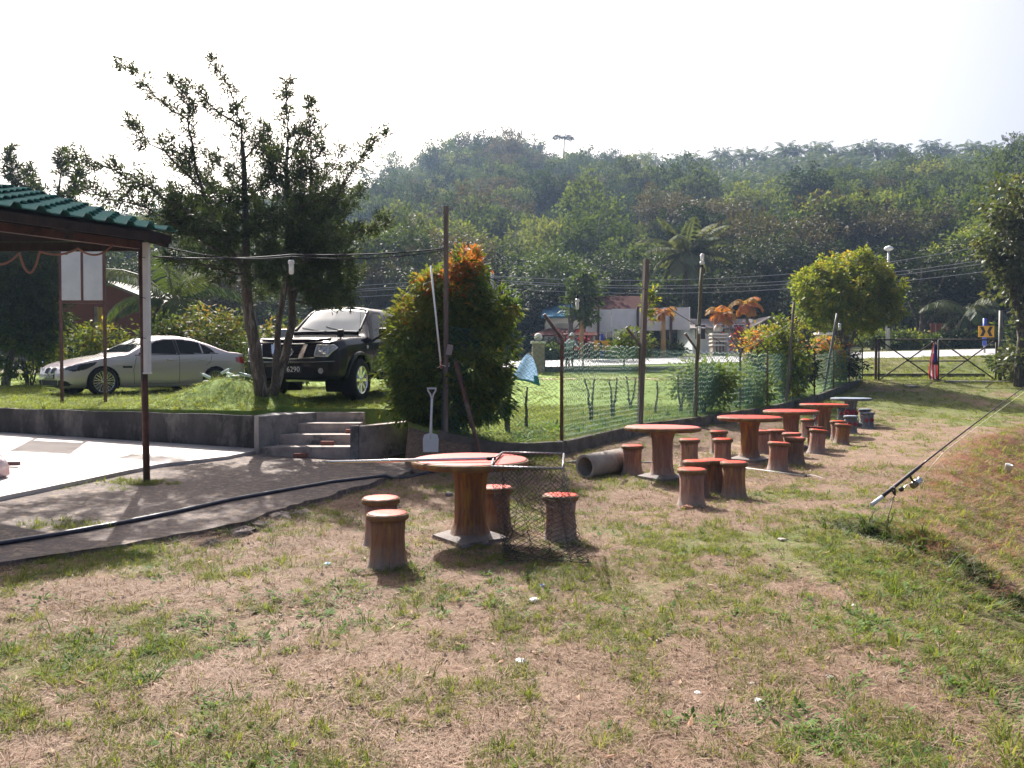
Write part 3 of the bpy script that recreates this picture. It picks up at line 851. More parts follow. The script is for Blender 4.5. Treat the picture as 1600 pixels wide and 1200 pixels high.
# ------------------------------------------------------------------ noticeboard behind the wall
Yn = 15.6
nl = at(97, 630, Yn); nr = at(165, 632, Yn); nz = min(zz(nl.x, Yn), zz(nr.x, Yn))
nb = thing('noticeboard', 'blank pale double-panel noticeboard in a dark red frame on two thin posts', 'noticeboard', ((nl.x + nr.x) / 2, Yn, nz))
hw = (nr.x - nl.x) / 2
zt = at(97, 385, Yn).z - nz; zm = at(97, 472, Yn).z - nz; zt2 = zt + .06
for s in (-1, 1):
    MB().box((s * hw, 0, zt2 / 2 - .1), (.045, .045, zt2 + .2)).build('post', M_DARKRED, nb)
    MB().box((s * hw * .5 - .0, -.01, (zt + zm) / 2), (hw - .055, .02, zt - zm - .07)).build('panel', mat('pale_panel', (.50, .54, .60), (.42, .46, .52), rough=.5, scale=3), nb)
for z in (zm, zt):
    MB().box((0, 0, z), (2 * hw + .08, .05, .045)).build('rail', M_DARKRED, nb)
MB().box((0, 0, (zt + zm) / 2), (.04, .045, zt - zm - .046)).build('mullion', M_DARKRED, nb)
MB().box((-hw + .12, -.03, zt - .16), (.07, .006, .012)).box((-hw + .15, -.03, zt - .11), (.01, .006, .11)).build('hook', M_BLACK, nb)
# ------------------------------------------------------------------ fence kerb
M_KERB = mat('mossy_kerb', (.075, .066, .058), (.15, .13, .115), rough=.9, scale=4, bump=.6, bscale=30, c=(.045, .042, .032))
kx = np.unique(np.concatenate([np.linspace(-1.15, 10.4, 40), np.linspace(10.8, 14.35, 12), YB_X[7:]]))
KP = [(x, yb(x) - .07) for x in kx]
wall_run(KP, [zz(p[0], p[1] + .3) + .03 for p in KP], [float(z_field(*p)) - .25 for p in KP], .13, M_KERB, 'fence_kerb', 'low dark concrete kerb along the foot of the chain-link fence', 'kerb')

# ------------------------------------------------------------------ chain-link fence
fence = thing('chain_link_fence', 'green chain-link fence with cranked steel posts running back to the gate', 'fence', (0, 0, 0))
M_PVC = mat('green_wire', (.06, .20, .155), rough=.35, spec=.7)
M_STEELP = mat('rusty_post', (.085, .04, .032), (.15, .075, .05), rough=.7, scale=7, c=(.16, .15, .14), bump=.2)
M_GALV = mat('weathered_post', (.20, .20, .19), (.13, .13, .125), rough=.6, scale=7, c=(.10, .06, .05))
FX = [-.98, .83, 2.75, 4.5, 6.3, 7.6, 9.0, 10.4, 11.8, 13.1, 14.3]
FP = [Vector((x, float(yb(x)) + .10, 0)) for x in FX]
for p in FP: p.z = zz(p.x, p.y + .15)
FH = [1.72, 1.74, 1.70, 1.66, 1.66, 1.62, 1.6, 1.5, 1.45, 1.4, 1.4]
for i, p in enumerate(FP):
    if i == 0: continue
    d = (FP[min(i + 1, len(FP) - 1)] - FP[i - 1]); nrm = Vector((-d.y, d.x, 0)).normalized()      # away from the field
    h = FH[i]
    q = p + Vector((0, 0, -.3)); t1 = p + Vector((0, 0, h)); 
    mb = MB(); mb.tube([q, t1 - Vector((0, 0, .03)), t1 + nrm * .015 + Vector((0, 0, .02)), t1 + Vector((-.30, -.05, .40))], .03 if i < 4 else .028, 8)
    mb.build('post', [M_STEELP, M_GALV][i in (4, 6)], fence)
    if i < len(FP):
        mb2 = MB().box((p.x, p.y, p.z - .02), (.2, .2, .12), taper=.8)
        mb2.build('footing', M_KERB, fence)
def chain_link(a, b, h0, h1, pitch, r, name, parent, bulge=.006, seed=0):
    """zigzag wires, interlaced: real wire"""
    rr = random.Random(seed)
    d = Vector((b.x - a.x, b.y - a.y, 0)); L_ = d.length; d.normalize(); nrm = Vector((-d.y, d.x, 0))
    nw = int(L_ / pitch); V = []; Fc = []
    hm = max(h0, h1); nz_ = int(hm / (pitch * .5))
    ph1 = rr.random() * 6; ph2 = rr.random() * 6
    for w in range(nw):
        pts = []; zj = rr.uniform(-.03, .03)
        for k in range(nz_ + 1):
            u = (w + (.5 if k % 2 else -.5) * 1.06 + .5) * pitch
            u = min(max(u, 0), L_)
            f = u / L_; hh = h0 + (h1 - h0) * f
            z = k / nz_ * hh
            s = math.sin(PI * f)
            du = .03 * math.sin(z * 2.1 + ph1) * s; dn = bulge * math.sin(f * 5 + ph2) * math.sin(z / hh * PI) * s + .004 * (1 if k % 2 else -1)
            sag = .02 * s * (z / hh) ** 3 * (.6 + .4 * math.sin(f * 9 + ph1))
            pts.append(a + d * (u + du) + nrm * dn + Vector((0, 0, (b.z - a.z) * f + z + .03 - sag + zj * (z / hh))))
        base = len(V)
        for i, p in enumerate(pts):
            t = (pts[min(i + 1, nz_)] - pts[max(i - 1, 0)]).normalized()
            o1 = nrm; o2 = t.cross(nrm).normalized()
            for q in range(3):
                an = 2 * PI * q / 3
                V.append(p + (o1 * math.cos(an) + o2 * math.sin(an)) * r)
        for i in range(nz_):
            for q in range(3):
                q2 = (q + 1) % 3
                Fc.append((base + i * 3 + q, base + i * 3 + q2, base + (i + 1) * 3 + q2, base + (i + 1) * 3 + q))
    return np_obj(name, np.array([tuple(v) for v in V]), np.array(Fc), M_PVC, parent, smooth=True)
for i in range(len(FP) - 1):
    chain_link(FP[i] + Vector((0, 0, -.05)), FP[i + 1] + Vector((0, 0, -.05)), FH[i] - .02, FH[i + 1] - .02, .088 if i < 3 else .12, .0076 if i < 3 else .0100, 'wire_mesh', fence, seed=i)
for zf in (.04, .5, .97):
    mb = MB(); mb.tube([p + Vector((0, 0, h * zf)) for p, h in zip(FP, FH)], .0035, 4)
    mb.build('tension_wire', M_PVC, fence)

# ------------------------------------------------------------------ tall poles along the fence line, with lamp bulbs
M_POLE = mat('grey_timber_pole', (.17, .135, .115), (.10, .075, .065), rough=.9, scale=7, stretch=(3, 3, .35), bump=.6, bscale=16, c=(.22, .19, .16))
M_MOSSP = mat('mossy_pole', (.17, .14, .07), (.10, .085, .05), rough=.9, scale=7, stretch=(3, 3, .4), bump=.6, c=(.16, .17, .15))
M_BULB = mat('white_bulb', (.85, .85, .83), rough=.25, trans=0)
def tall_pole(bp, tp, r, m, label, square=False):
    base = Vector((0, 0, -.3)); top = tp - bp
    o = thing('timber_pole', label, 'pole', bp)
    if square: beam(MB(), base, top, r * 2, r * 1.7).build('shaft', m, o, bevel=.006)
    else: MB().tube(limb_pts(base, top, 8, wig=.006), [r * (1.05 - .02 * i) for i in range(9)], 9).build('shaft', m, o)
    return o
Yp = 12.4
p0 = at(697, 700, Yp); p0.z = zz(p0.x, Yp + .15)
tp0 = at(697, 322, Yp)
POLE_A = tall_pole(p0, tp0, .042, M_POLE, 'tallest weathered timber pole standing in front of the red-tipped bush', True)
mb = MB(); mb.box((-.05, .06, .45), (.05, .035, 1.3)); mb.build('steel_stake', mat('green_stake', (.035, .075, .065), rough=.6), POLE_A)
MB().tube([(.05 * math.cos(a) * 1.3 - .015, .06 * math.sin(a) + .02, 1.05 + .01 * math.sin(2 * a)) for a in np.linspace(0, 2 * PI, 13)], .007, 5).tube([(-.07, -.05, 1.05), (-.13, -.07, 1.02)], .006, 5).build('tie', M_WHITE2, POLE_A)
MB().box((.06, -.045, 1.30), (.09, .01, .16), rot=(0, .2, 0)).build('tag', mat('grey_tag', (.28, .25, .25), rough=.6), POLE_A)
b1 = Vector((2.78, 17.15, zz(2.78, 17.3))); tall_pole(b1 + Vector((-.05, 0, 0)), at(1010, 405, 17.2), .058, M_POLE, 'leaning timber pole with a vine at its top, third bay of the fence', True)
b2_ = Vector((4.42, 19.5, zz(4.42, 19.6))); PB = tall_pole(b2_, at(1097, 418, 19.5), .05, M_MOSSP, 'mossy timber pole topped by a white bulb, beside the fence')
b3 = Vector((8.55, 25.0, zz(8.55, 25.2))); tall_pole(b3, at(1241, 472, 25.0), .045, M_POLE, 'thin timber pole wrapped in a leafy vine at the far fence')
b4 = Vector((11.1, 28.6, zz(11.1, 28.8))); tall_pole(b4, at(1308, 490, 28.6), .045, M_GALV, 'pale bare pole among the last fence posts, left of the round tree')
b5 = Vector((.55, 13.6, zz(.55, 13.8)))
def bulb(tip, label, hang=True, s=1.0):
    o = thing('lamp_bulb', label, 'light bulb', tip, 0, 'white bulbs of the garden lighting')
    k = -1 if hang else 1
    prof = [(.020, 0), (.022, .05), (.040, .055), (.043, .08), (.034, .10)]
    def zf(p): return [(r * s, z * s * k) for r, z in p][::k]
    MB().lathe(zf([(.018, 0), (.022, .03), (.022, .06)]), 10).build('socket', M_BLACK, o)
    MB().lathe(zf([(.030, .06), (.044, .075), (.046, .11), (.030, .12)]), 12).build('ballast', M_WHITE2, o)
    mb = MB()
    for dx in (-.018, .018):
        for dy in (-.018, .018):
            mb.tube([(dx * s, dy * s, k * .12 * s), (dx * s, dy * s, k * .24 * s)], .013 * s, 7)
    mb.lathe(zf([(.03, .232), (.034, .25), (.02, .262)]), 10)
    mb.build('tube', M_BULB, o)
    return o
M_CABLE = mat('black_cable', (.018, .016, .018), rough=.6)
A_ = Vector((px_ + .1, py_ + .05, 2.98)); A2 = Vector((px_ + .15, py_ + .05, 3.13))
T1 = at(697, 388, 12.4); M1 = at(455, 398, 11.3)
cable('overhead_cable', [A_, M1, T1], .012, M_CABLE, 'upper black cable slung from the shelter post to the tall pole', sag=[.04, .04], group='black cables from shelter to pole')
cable('overhead_cable', [A2, at(455, 401, 11.2) , at(697, 391, 12.38)], .009, M_CABLE, 'thinner cable running close below the upper one to the tall pole', sag=[.09, .07], group='black cables from shelter to pole')
cable('overhead_cable', [at(697, 390, 12.42), at(760, 432, 14.2), at(900, 468, 15.2), at(1008, 450, 17.2)], .010, M_CABLE, 'sagging black cable from the tall pole to the leaning pole', sag=[.05, .06, .05])
cable('overhead_cable', [at(1008, 452, 17.1), at(1093, 510, 19.4), at(1155, 545, 22), at(1241, 500, 25), at(1308, 512, 28.6)], .009, M_CABLE, 'thin cable looping between the poles beyond the second table', sag=[.05, .1, .1, .1])
bulb(M1 + Vector((0, 0, -.015)), 'white lamp bulb hanging from the cable before the dark conifer', s=1.0)
bulb(at(902, 462, 15.2) + Vector((0, 0, 0)), 'white lamp bulb hanging from the cable in front of the small green street tree', s=1.0)
bulb(at(1097, 419, 19.5), 'white lamp bulb standing on top of the mossy pole', hang=False, s=1.35)
bulb(at(1093, 506, 19.35), 'white lamp bulb low on the mossy pole near the white house', s=.9)
bulb(at(1312, 502, 28.4), 'small white lamp bulb under the round clipped tree', s=1.2)

# white plastic pipe hung against the bush, leaning strut, shovel
pp = thing('plastic_pipe', 'thin white plastic pipe leaning against the red-tipped bush', 'pipe', (0, 0, 0))
MB().tube([at(689, 571, 12.1), at(673, 415, 12.25)], .014, 8).build('tube', M_WHITE2, pp)
MB().tube([at(689.6, 576, 12.1), at(688.6, 565, 12.11)], .018, 8).build('end_fitting', mat('red_fitting', (.35, .10, .07), rough=.5), pp)
sb = at(757, 698, 12.2); sb.z = zz(sb.x, 12.45) - .1
strut = thing('leaning_strut', 'dark rusty angle-iron strut leaning against the tall pole', 'strut', (0, 0, 0))
beam(MB(), sb, at(712, 565, 12.38), .06, .045).build('bar', M_STEELP, strut)
shv = Vector(at(673, 700, 12.1)); shv.z = .30
shovel = thing('shovel', 'white-painted shovel standing blade down beside the tall pole', 'shovel', shv)
mb = MB(); mb.prism([(-.115, .0), (.115, .0), (.12, .20), (.10, .265), (.03, .285), (-.03, .285), (-.10, .265), (-.12, .20)], .012, Matrix.Rotation(R(86), 4, 'X'))
mb.build('blade', M_WHITE, shovel, bevel=.004)
MB().tube([(0, .02, .20), (0, .035, .34), (.005, .05, .55), (.015, .055, .82)], [.024, .022, .018, .018], 8).build('shaft', M_WHITE, shovel)
MB().tube([(.015, .055, .80), (-.01, .055, .88), (-.045, .055, .93), (-.045, .055, .97)], .013, 7).tube([(.015, .055, .80), (.04, .055, .88), (.07, .055, .93), (.07, .055, .97)], .013, 7).tube([(-.06, .055, .965), (.085, .055, .965)], .014, 7).build('handle', M_WHITE, shovel)

# ------------------------------------------------------------------ gate
Yg = 32.6
gl, gr = at(1373, 590, Yg).x, at(1556, 590, Yg).x
gz = zz(14.6, Yg - .3) + .02
M_GATE = mat('black_rust_steel', (.035, .025, .024), (.06, .035, .03), rough=.7, scale=9)
gpost = lambda x, h, m, lab, r=.055: MB().tube([(x, Yg, zz(x, Yg - .2) - .2), (x + .01, Yg, zz(x, Yg - .2) + h)], r, 9).build('gate_post', m, label=lab, cat='post')
gpost(gl - .12, 1.72, M_STEELP, 'dark rusty gate post at the left end of the double gate')
gpost(gr + .16, 2.85, M_GALV, 'tall pale concrete post at the right end of the double gate', .075)
half = (gr - gl - .08) / 2
def gate_leaf(x0, sgn, label):
    g = thing('gate_leaf', label, 'gate', (x0, Yg, gz), 0, 'two leaves of the steel gate')
    H = 1.66; w = half
    def bar(a, b, name='bar', r=.034): MB().tube([a, b], r, 7).build(name, M_GATE, g)
    bar((0, 0, 0), (0, 0, H), 'stile'); bar((w, 0, 0), (w, 0, H), 'stile'); bar((0, 0, 0), (w, 0, 0), 'rail'); bar((0, 0, H), (w, 0, H), 'rail')
    bar((0, 0, H), (w, .0, 0.02), 'brace', .028); bar((0, .03, 0), (w, .03, H), 'brace', .028)
    bar((w / 2 if sgn < 0 else 0, .015, H * .48), (w if sgn < 0 else w / 2, .015, H * .48), 'middle_rail', .028)
    ch = chain_link(Vector((0, .04, 0)), Vector((w, .04, 0)), H, H, .14, .0035, 'wire_mesh', g, bulge=.01)
    return g
gate_leaf(gl, -1, 'left leaf of the rusty cross-braced gate, the flag hanging on its edge')
gate_leaf(gl + half + .08, 1, 'right leaf of the rusty cross-braced gate')
# flag hanging on the gate's meeting stile
fl = thing('flag', 'red and white striped flag with a blue canton hanging limp on the gate', 'flag', (gl + half - .10, Yg - .07, gz))
M_FRED = mat('flag_red', (.55, .03, .03), rough=.8); M_FWHT = mat('flag_white', (.62, .55, .57), rough=.8); M_FBLU = mat('flag_blue', (.02, .035, .20), rough=.8)
nu, nv = 13, 16
rows = []
for j in range(nv + 1):
    v = j / nv; wv = .10 + .32 * v ** .6 - .10 * max(0, v - .85) / .15
    rows.append([Vector(((u / nu - .62) * wv, .035 * math.sin(u * 1.9 + v * 3) * (.4 + v), 1.50 - 1.46 * v + .04 * math.sin(u * .9))) for u in range(nu + 1)])
mb = MB(); mb.sheet(rows)
o = mb.build('cloth', [M_FRED, M_FWHT, M_FBLU], fl)
for k, pgn in enumerate(o.data.polygons):
    j, u = divmod(k, nu)
    pgn.material_index = 2 if (j < nv * .52 and u > 4) else (1 if (u + (j < 4)) % 2 else 0)
so = o.modifiers.new('thick', 'SOLIDIFY'); so.thickness = .004
MB().box((.02, 0, .72), (.16, .1, .12)).build('knot', mat('dark_cloth', (.05, .02, .03), rough=.9), fl, bevel=.03)
MB().tube([(.03, .03, .2), (.03, .03, 1.62)], .012, 6).build('staff', M_GALV, fl)
# drain culvert slabs and concrete by the gate
mbx = MB().box((0, 0, 0), (5.6, .22, .25)).build('drain_wall', M_KERB, bevel=.02, label='low dark drain wall running just behind the gate', cat='wall'); mbx.location = (gl + 2.6, Yg + 1.9, zz(gl + 2.6, Yg + 1.9) + .05)
mbx = MB().box((0, 0, 0), (2.6, .5, .09)).build('drain_slab', M_GREYCON, bevel=.01, label='broken pale concrete drain slab under the right gate leaf', cat='slab'); mbx.location = (gl + 3.6, Yg - .45, zz(gl + 3.6, Yg - .45)); mbx.rotation_euler = (.02, .01, -.06)
pc = at(1424, 601, 31.0)
mbx = MB().box((0, 0, 0), (.42, .4, .06)).build('paving_slab', M_STEP, bevel=.01, label='single pale square slab lying on the grass before the gate', cat='slab'); mbx.location = (pc.x, 31.0, zz(pc.x, 31.0) + .03); mbx.rotation_euler = (.1, 0, .2)
mbx = MB().box((0, 0, 0), (3.6, .3, .5)).build('drain_wall', M_KERB, bevel=.02, label='dark drain wall at the right of the gate below the big-leaved tree', cat='wall'); mbx.location = (gr + 2.2, Yg - .8, zz(gr + 2.2, Yg - .8) - .05); mbx.rotation_euler = (0, .03, -.12)
# fence to the right of the gate
fr = thing('side_fence', 'chain-link fence with a slanting brace right of the gate', 'fence', (0, 0, 0))
ra = Vector((gr + .25, Yg, zz(gr + .25, Yg - .2))); rb = Vector((gr + 3.4, Yg - 1.4, zz(gr + 3.4, Yg - 1.4)))
chain_link(ra, rb, 1.5, 1.5, .10, .004, 'wire_mesh', fr)
MB().tube([rb - Vector((0, 0, .2)), rb + Vector((0, 0, 1.7))], .03, 8).build('post', M_STEELP, fr)
MB().tube([ra + Vector((.1, -.05, 1.35)), ra + Vector((.85, -.35, -.1))], .025, 7).build('brace', M_GATE, fr)
for zf in (.05, 1.5): MB().tube([ra + Vector((0, 0, zf)), rb + Vector((0, 0, zf))], .004, 4).build('tension_wire', M_PVC, fr)
# ------------------------------------------------------------------ across the road
M_GREYPANEL = mat('grey_sheet', (.60, .60, .66), (.50, .50, .56), rough=.6, scale=1.2, bump=.05)
M_ROOFRED = mat('maroon_roof', (.06, .026, .024), (.085, .04, .036), spec=.02, rough=.9, scale=3, stretch=(4, 1, 1))
M_WALLW = mat('cream_wall', (.70, .67, .61), (.58, .55, .50), rough=.8, scale=2)
M_WALLB = mat('pale_blue_wall', (.66, .71, .74), (.56, .61, .64), rough=.8, scale=2)
M_REDWALL = mat('maroon_wall', (.17, .035, .035), (.13, .028, .03), rough=.75, scale=2, bump=.1)
M_GLASS = mat('dark_glass', (.02, .024, .028), rough=.08, spec=.7)
M_ROOFGREY = mat('grey_roof', (.20, .17, .165), (.13, .115, .11), rough=.75, scale=2, stretch=(5, 1, 1))
M_BLUEROOF = mat('blue_roof', (.03, .12, .20), (.045, .15, .24), rough=.8, spec=.05, scale=3)
def base_z(x, y): return zz(x, y) - .15
def gable_roof(mb, x0, x1, y0, y1, ze, zr, over=.4, th=.10, along='x'):
    """two slopes with thickness; ridge along x (or y)"""
    if along == 'x':
        ym = (y0 + y1) / 2
        for s in (-1, 1):
            ye = y0 - over if s < 0 else y1 + over
            k = (zr - ze) / (abs(ym - (y0 if s < 0 else y1))); zee = ze - k * over
            P = [(x0 - over, ye, zee), (x1 + over, ye, zee), (x1 + over, ym, zr), (x0 - over, ym, zr)]
            mb._add(P + [(a, b, c + th) for a, b, c in P], [(3, 2, 1, 0), (4, 5, 6, 7), (0, 1, 5, 4), (1, 2, 6, 5), (2, 3, 7, 6), (3, 0, 4, 7)], False)
    else:
        xm = (x0 + x1) / 2
        for s in (-1, 1):
            xe = x0 - over if s < 0 else x1 + over
            k = (zr - ze) / (abs(xm - (x0 if s < 0 else x1))); zee = ze - k * over
            P = [(xe, y0 - over, zee), (xm, y0 - over, zr), (xm, y1 + over, zr), (xe, y1 + over, zee)]
            mb._add(P + [(a, b, c + th) for a, b, c in P], [(3, 2, 1, 0), (4, 5, 6, 7), (0, 1, 5, 4), (1, 2, 6, 5), (2, 3, 7, 6), (3, 0, 4, 7)], False)
    return mb
def gable_walls(mb, x0, x1, y0, y1, zb_, ze, zr, along='x'):
    if along == 'x':
        ym = (y0 + y1) / 2
        for x in (x0, x1): mb._add([(x, y0, zb_), (x, y1, zb_), (x, y1, ze), (x, ym, zr), (x, y0, ze)], [(0, 1, 2, 3, 4)], False)
        mb._add([(x0, y0, zb_), (x1, y0, zb_), (x1, y0, ze), (x0, y0, ze)], [(0, 1, 2, 3)], False)
        mb._add([(x0, y1, zb_), (x1, y1, zb_), (x1, y1, ze), (x0, y1, ze)], [(0, 1, 2, 3)], False)
    else:
        xm = (x0 + x1) / 2
        for y in (y0, y1): mb._add([(x0, y, zb_), (x1, y, zb_), (x1, y, ze), (xm, y, zr), (x0, y, ze)], [(0, 1, 2, 3, 4)], False)
        for x in (x0, x1): mb._add([(x, y0, zb_), (x, y1, zb_), (x, y1, ze), (x, y0, ze)], [(0, 1, 2, 3)], False)
    return mb
def window(parent, x, y, z, w, h, frame=M_WHITE, name='window', depth=.06):
    f = MB()
    f.box((x, y - depth / 2, z + h / 2), (w + .12, depth, .06)).box((x, y - depth / 2, z - h / 2), (w + .12, depth, .06))
    f.box((x - w / 2, y - depth / 2, z), (.06, depth, h - .062)).box((x + w / 2, y - depth / 2, z), (.06, depth, h - .062)).box((x, y - depth / 2, z), (.04, depth, h - .062))
    o = f.build(name, frame, parent)
    MB().box((x, y - .012, z), (w - .06, .02, h - .06)).build('pane', M_GLASS, o)
    return o
# back of a roadside billboard
Yb = 50.5
bl, br = at(915, 518, Yb), at(1077, 515, Yb)
bt = at(1000, 482, Yb).z; bb = at(1000, 517, Yb).z
bill = thing('billboard', 'long blank grey back of a roadside billboard in front of the maroon roof', 'billboard', ((bl.x + br.x) / 2, Yb, bb))
wid = br.x - bl.x; hgt = bt - bb
tilt = R(1.6)
for i in range(4):
    xc = -wid / 2 + wid / 4 * (i + .5)
    MB().box((xc, 0, hgt / 2 + math.tan(tilt) * xc), (wid / 4 - .025, .05, hgt)).build('panel', M_GREYPANEL, bill)
for x in (-wid * .38, 0, wid * .32):
    MB().box((x, -.12, hgt / 2 - 1.0), (.14, .14, hgt + 2.2)).build('support_post', M_GATE, bill)
MB().box((wid / 2, -.02, hgt / 2 + .09), (.06, .1, hgt)).build('edge_frame', M_WHITE2, bill)
# maroon-roofed house behind it
Yh = 56.0
hx0, hx1 = at(925, 500, Yh).x, at(1008, 500, Yh).x
ze = at(930, 488, Yh).z; zr = at(960, 459, Yh).z; zbh = base_z((hx0 + hx1) / 2, Yh)
hs = thing('maroon_roof_house', 'house with a dark maroon gabled roof showing above the grey billboard', 'house', (0, 0, 0))
gable_walls(MB(), hx0 + .2, hx1 - .2, Yh, Yh + 5.6, zbh, ze, zr).build('wall', M_WALLW, hs)
gable_roof(MB(), hx0, hx1, Yh, Yh + 5.6, ze, zr, .5, .1).build('roof', M_ROOFRED, hs)
for x in (hx0 + 1.0, hx1 - .9): window(hs, x, Yh, zbh + 1.6, .9, 1.0)
# blue-roofed porch with arches, and a low maroon awning in front of it
Yp2 = 53.0
ax0, ax1 = at(853, 490, Yp2).x, at(905, 490, Yp2).x
zt_, zs_ = at(870, 484, Yp2).z, at(870, 497, Yp2).z
zb2 = base_z(ax0, Yp2)
pc_ = thing('blue_roof_porch', 'small cream arched porch with a flat blue roof left of the billboard', 'porch', (0, 0, 0))
mb = MB(); mb._add([(ax0 - .35, Yp2 - .4, zs_ - .03), (ax1 + .2, Yp2 - .4, zs_ + .02), (ax1 + .2, Yp2 + 2.5, zt_ + .45), (ax0 - .0, Yp2 + 2.5, zt_ + .4),
                    (ax0 - .35, Yp2 - .4, zs_ + .08), (ax1 + .2, Yp2 - .4, zs_ + .13), (ax1 + .2, Yp2 + 2.5, zt_ + .57), (ax0 - .0, Yp2 + 2.5, zt_ + .52)],
                   [(3, 2, 1, 0), (4, 5, 6, 7), (0, 1, 5, 4), (1, 2, 6, 5), (2, 3, 7, 6), (3, 0, 4, 7)], False)
mb.build('roof', M_BLUEROOF, pc_)
aw = ax1 - ax0
arch = [(0, 0), (.22, 0), (.22, 2.0)] + [(.22 + (aw - .44) * (1 - math.cos(a)) / 2, 2.0 + .45 * math.sin(a)) for a in np.linspace(.1, PI - .1, 9)] + [(aw - .22, 2.0), (aw - .22, 0), (aw, 0), (aw, zs_ - zb2 - .05), (0, zs_ - zb2 - .05)]
M_ = Matrix.Translation((ax0, Yp2 + .22, zb2)) @ Matrix.Rotation(R(90), 4, 'X')
MB().prism(arch, .22, M_).build('arch', M_WALLW, pc_)
MB().box(((ax0 + ax1) / 2, Yp2 + 2.3, (zb2 + zt_) / 2), (aw, .15, zt_ - zb2)).build('back_wall', M_WALLW, pc_)
aw_ = thing('maroon_awning', 'low maroon awning roof on posts below the blue-roofed porch', 'awning', (0, 0, 0))
Ya = 51.6; a0, a1 = at(836, 530, Ya).x, at(930, 530, Ya).x; azt, azb = at(880, 514, Ya).z, at(880, 526, Ya).z; ab = base_z(a0, Ya)
mb = MB(); mb._add([(a0 - .4, Ya - .8, azb), (a1 + .3, Ya - .8, azb), (a1, Ya + .8, azt), (a0 + .9, Ya + .8, azt), (a0 - .4, Ya - .8, azb + .07), (a1 + .3, Ya - .8, azb + .07), (a1, Ya + .8, azt + .07), (a0 + .9, Ya + .8, azt + .07)],
                  [(3, 2, 1, 0), (4, 5, 6, 7), (0, 1, 5, 4), (1, 2, 6, 5), (2, 3, 7, 6), (3, 0, 4, 7)], False); mb.build('roof', M_ROOFRED, aw_)
for x in (a0, (a0 + a1) / 2, a1): MB().box((x, Ya - .6, (ab + azb) / 2), (.1, .1, azb - ab)).build('post', M_DARKRED, aw_)
MB().box(((a0 + a1) / 2, Ya + .6, (ab + azb) / 2 - .2), (a1 - a0, .1, azb - ab - .4)).build('wall', mat('dim_brown_wall', (.10, .05, .045), (.075, .04, .036), rough=.85, scale=2), aw_)
# white house at the right
Yw = 54.0
w0, w1 = at(1082, 520, Yw).x, at(1182, 520, Yw).x
ze, zr = at(1100, 512, Yw).z, at(1100, 499, Yw).z; zb3 = base_z((w0 + w1) / 2, Yw)
wh = thing('white_bungalow', 'small pale blue and white bungalow with a grey-brown roof behind the stone gate pillar', 'house', (0, 0, 0))
gable_walls(MB(), w0, w1, Yw, Yw + 5, zb3, ze, zr + .1).build('wall', M_WALLB, wh)
gable_roof(MB(), w0, w1, Yw, Yw + 5, ze, zr + .1, .55, .09).build('roof', M_ROOFGREY, wh)
for fx_ in (.12, .42, .72): window(wh, w0 + (w1 - w0) * fx_, Yw, zb3 + 1.55, .75, 1.0)
MB().box((w0 + (w1 - w0) * .92, Yw - .03, zb3 + 1.05), (.8, .05, 2.0)).build('door', mat('brown_door', (.08, .05, .035), rough=.6), wh)
cx0 = w1 - 1.0
mb = gable_roof(MB(), cx0, cx0 + 2.3, Yw - 2.6, Yw, ze - .1, ze + .55, .3, .08, 'y'); mb.build('porch_roof', M_ROOFGREY, wh)
for x in (cx0 + .1, cx0 + 2.2): MB().box((x, Yw - 2.4, (zb3 + ze) / 2 - .05), (.16, .16, ze - zb3 - .1)).build('porch_column', M_WHITE, wh)
# gate pillars with balls
M_STONE = mat('stone_pillar', (.34, .27, .22), (.24, .19, .155), rough=.9, scale=6, bump=.5, c=(.42, .36, .31))
def pillar(px, ptop, pbase_Y, w, label, tiers=0):
    X = at(px, 560, pbase_Y).x; z0 = zz(X, pbase_Y); zt = at(px, ptop, pbase_Y).z
    H = zt - z0
    t = thing('gate_pillar', label, 'pillar', (X, pbase_Y, z0))
    r = w * .34; bh = H - 2 * r
    MB().box((0, 0, bh / 2 - .15), (w, w, bh + .1)).build('shaft', M_STONE, t, bevel=.02)
    mb = MB().box((0, 0, bh - .16), (w + .14, w + .14, .12))
    for k in range(tiers): mb.box((0, 0, bh - .35 - k * .24), (w + .10, w + .10, .09))
    mb.build('cap', M_WALLW, t, bevel=.015)
    MB().sphere((0, 0, bh - .1 + r * .95), r, 14, 10).build('ball', M_WALLW, t)
    if tiers:
        for k in range(3): MB().box((-.2 + .2 * k, -w / 2 - .012, bh * .40), (.07, .03, bh * .5)).build('inlay', mat('dark_inlay', (.06, .04, .04), rough=.6), t)
    return t
pillar(841, 517, 40.6, .62, 'square brown stone gate pillar with a pale ball, at the left end of the dark roadside wall')
pillar(1122, 504, 49.6, .85, 'wide banded stone gate pillar topped by a pale ball before the white bungalow', 3)
lp = thing('lantern_pillar', 'pale stone pillar with a domed lantern top behind the orange-flowered bush', 'pillar', (at(1287, 540, 44).x, 44, zz(at(1287, 540, 44).x, 40.8)))
zt = at(1287, 500, 44).z - lp.location.z
MB().box((0, 0, zt / 2 - .5), (.62, .62, zt - .7)).build('shaft', M_STONE, lp, bevel=.02)
MB().box((0, 0, zt - .75), (.85, .85, .12)).build('cap', M_WALLW, lp, bevel=.02)
MB().lathe([(.24, zt - .69), (.30, zt - .66), (.30, zt - .4), (.24, zt - .38)], 10).build('lantern', mat('lantern_glass', (.25, .20, .20), rough=.3), lp)
MB().lathe([(.42, zt - .38), (.36, zt - .24), (.22, zt - .12), (.05, zt - .04), (.03, zt)], 14).build('dome', M_WALLW, lp)
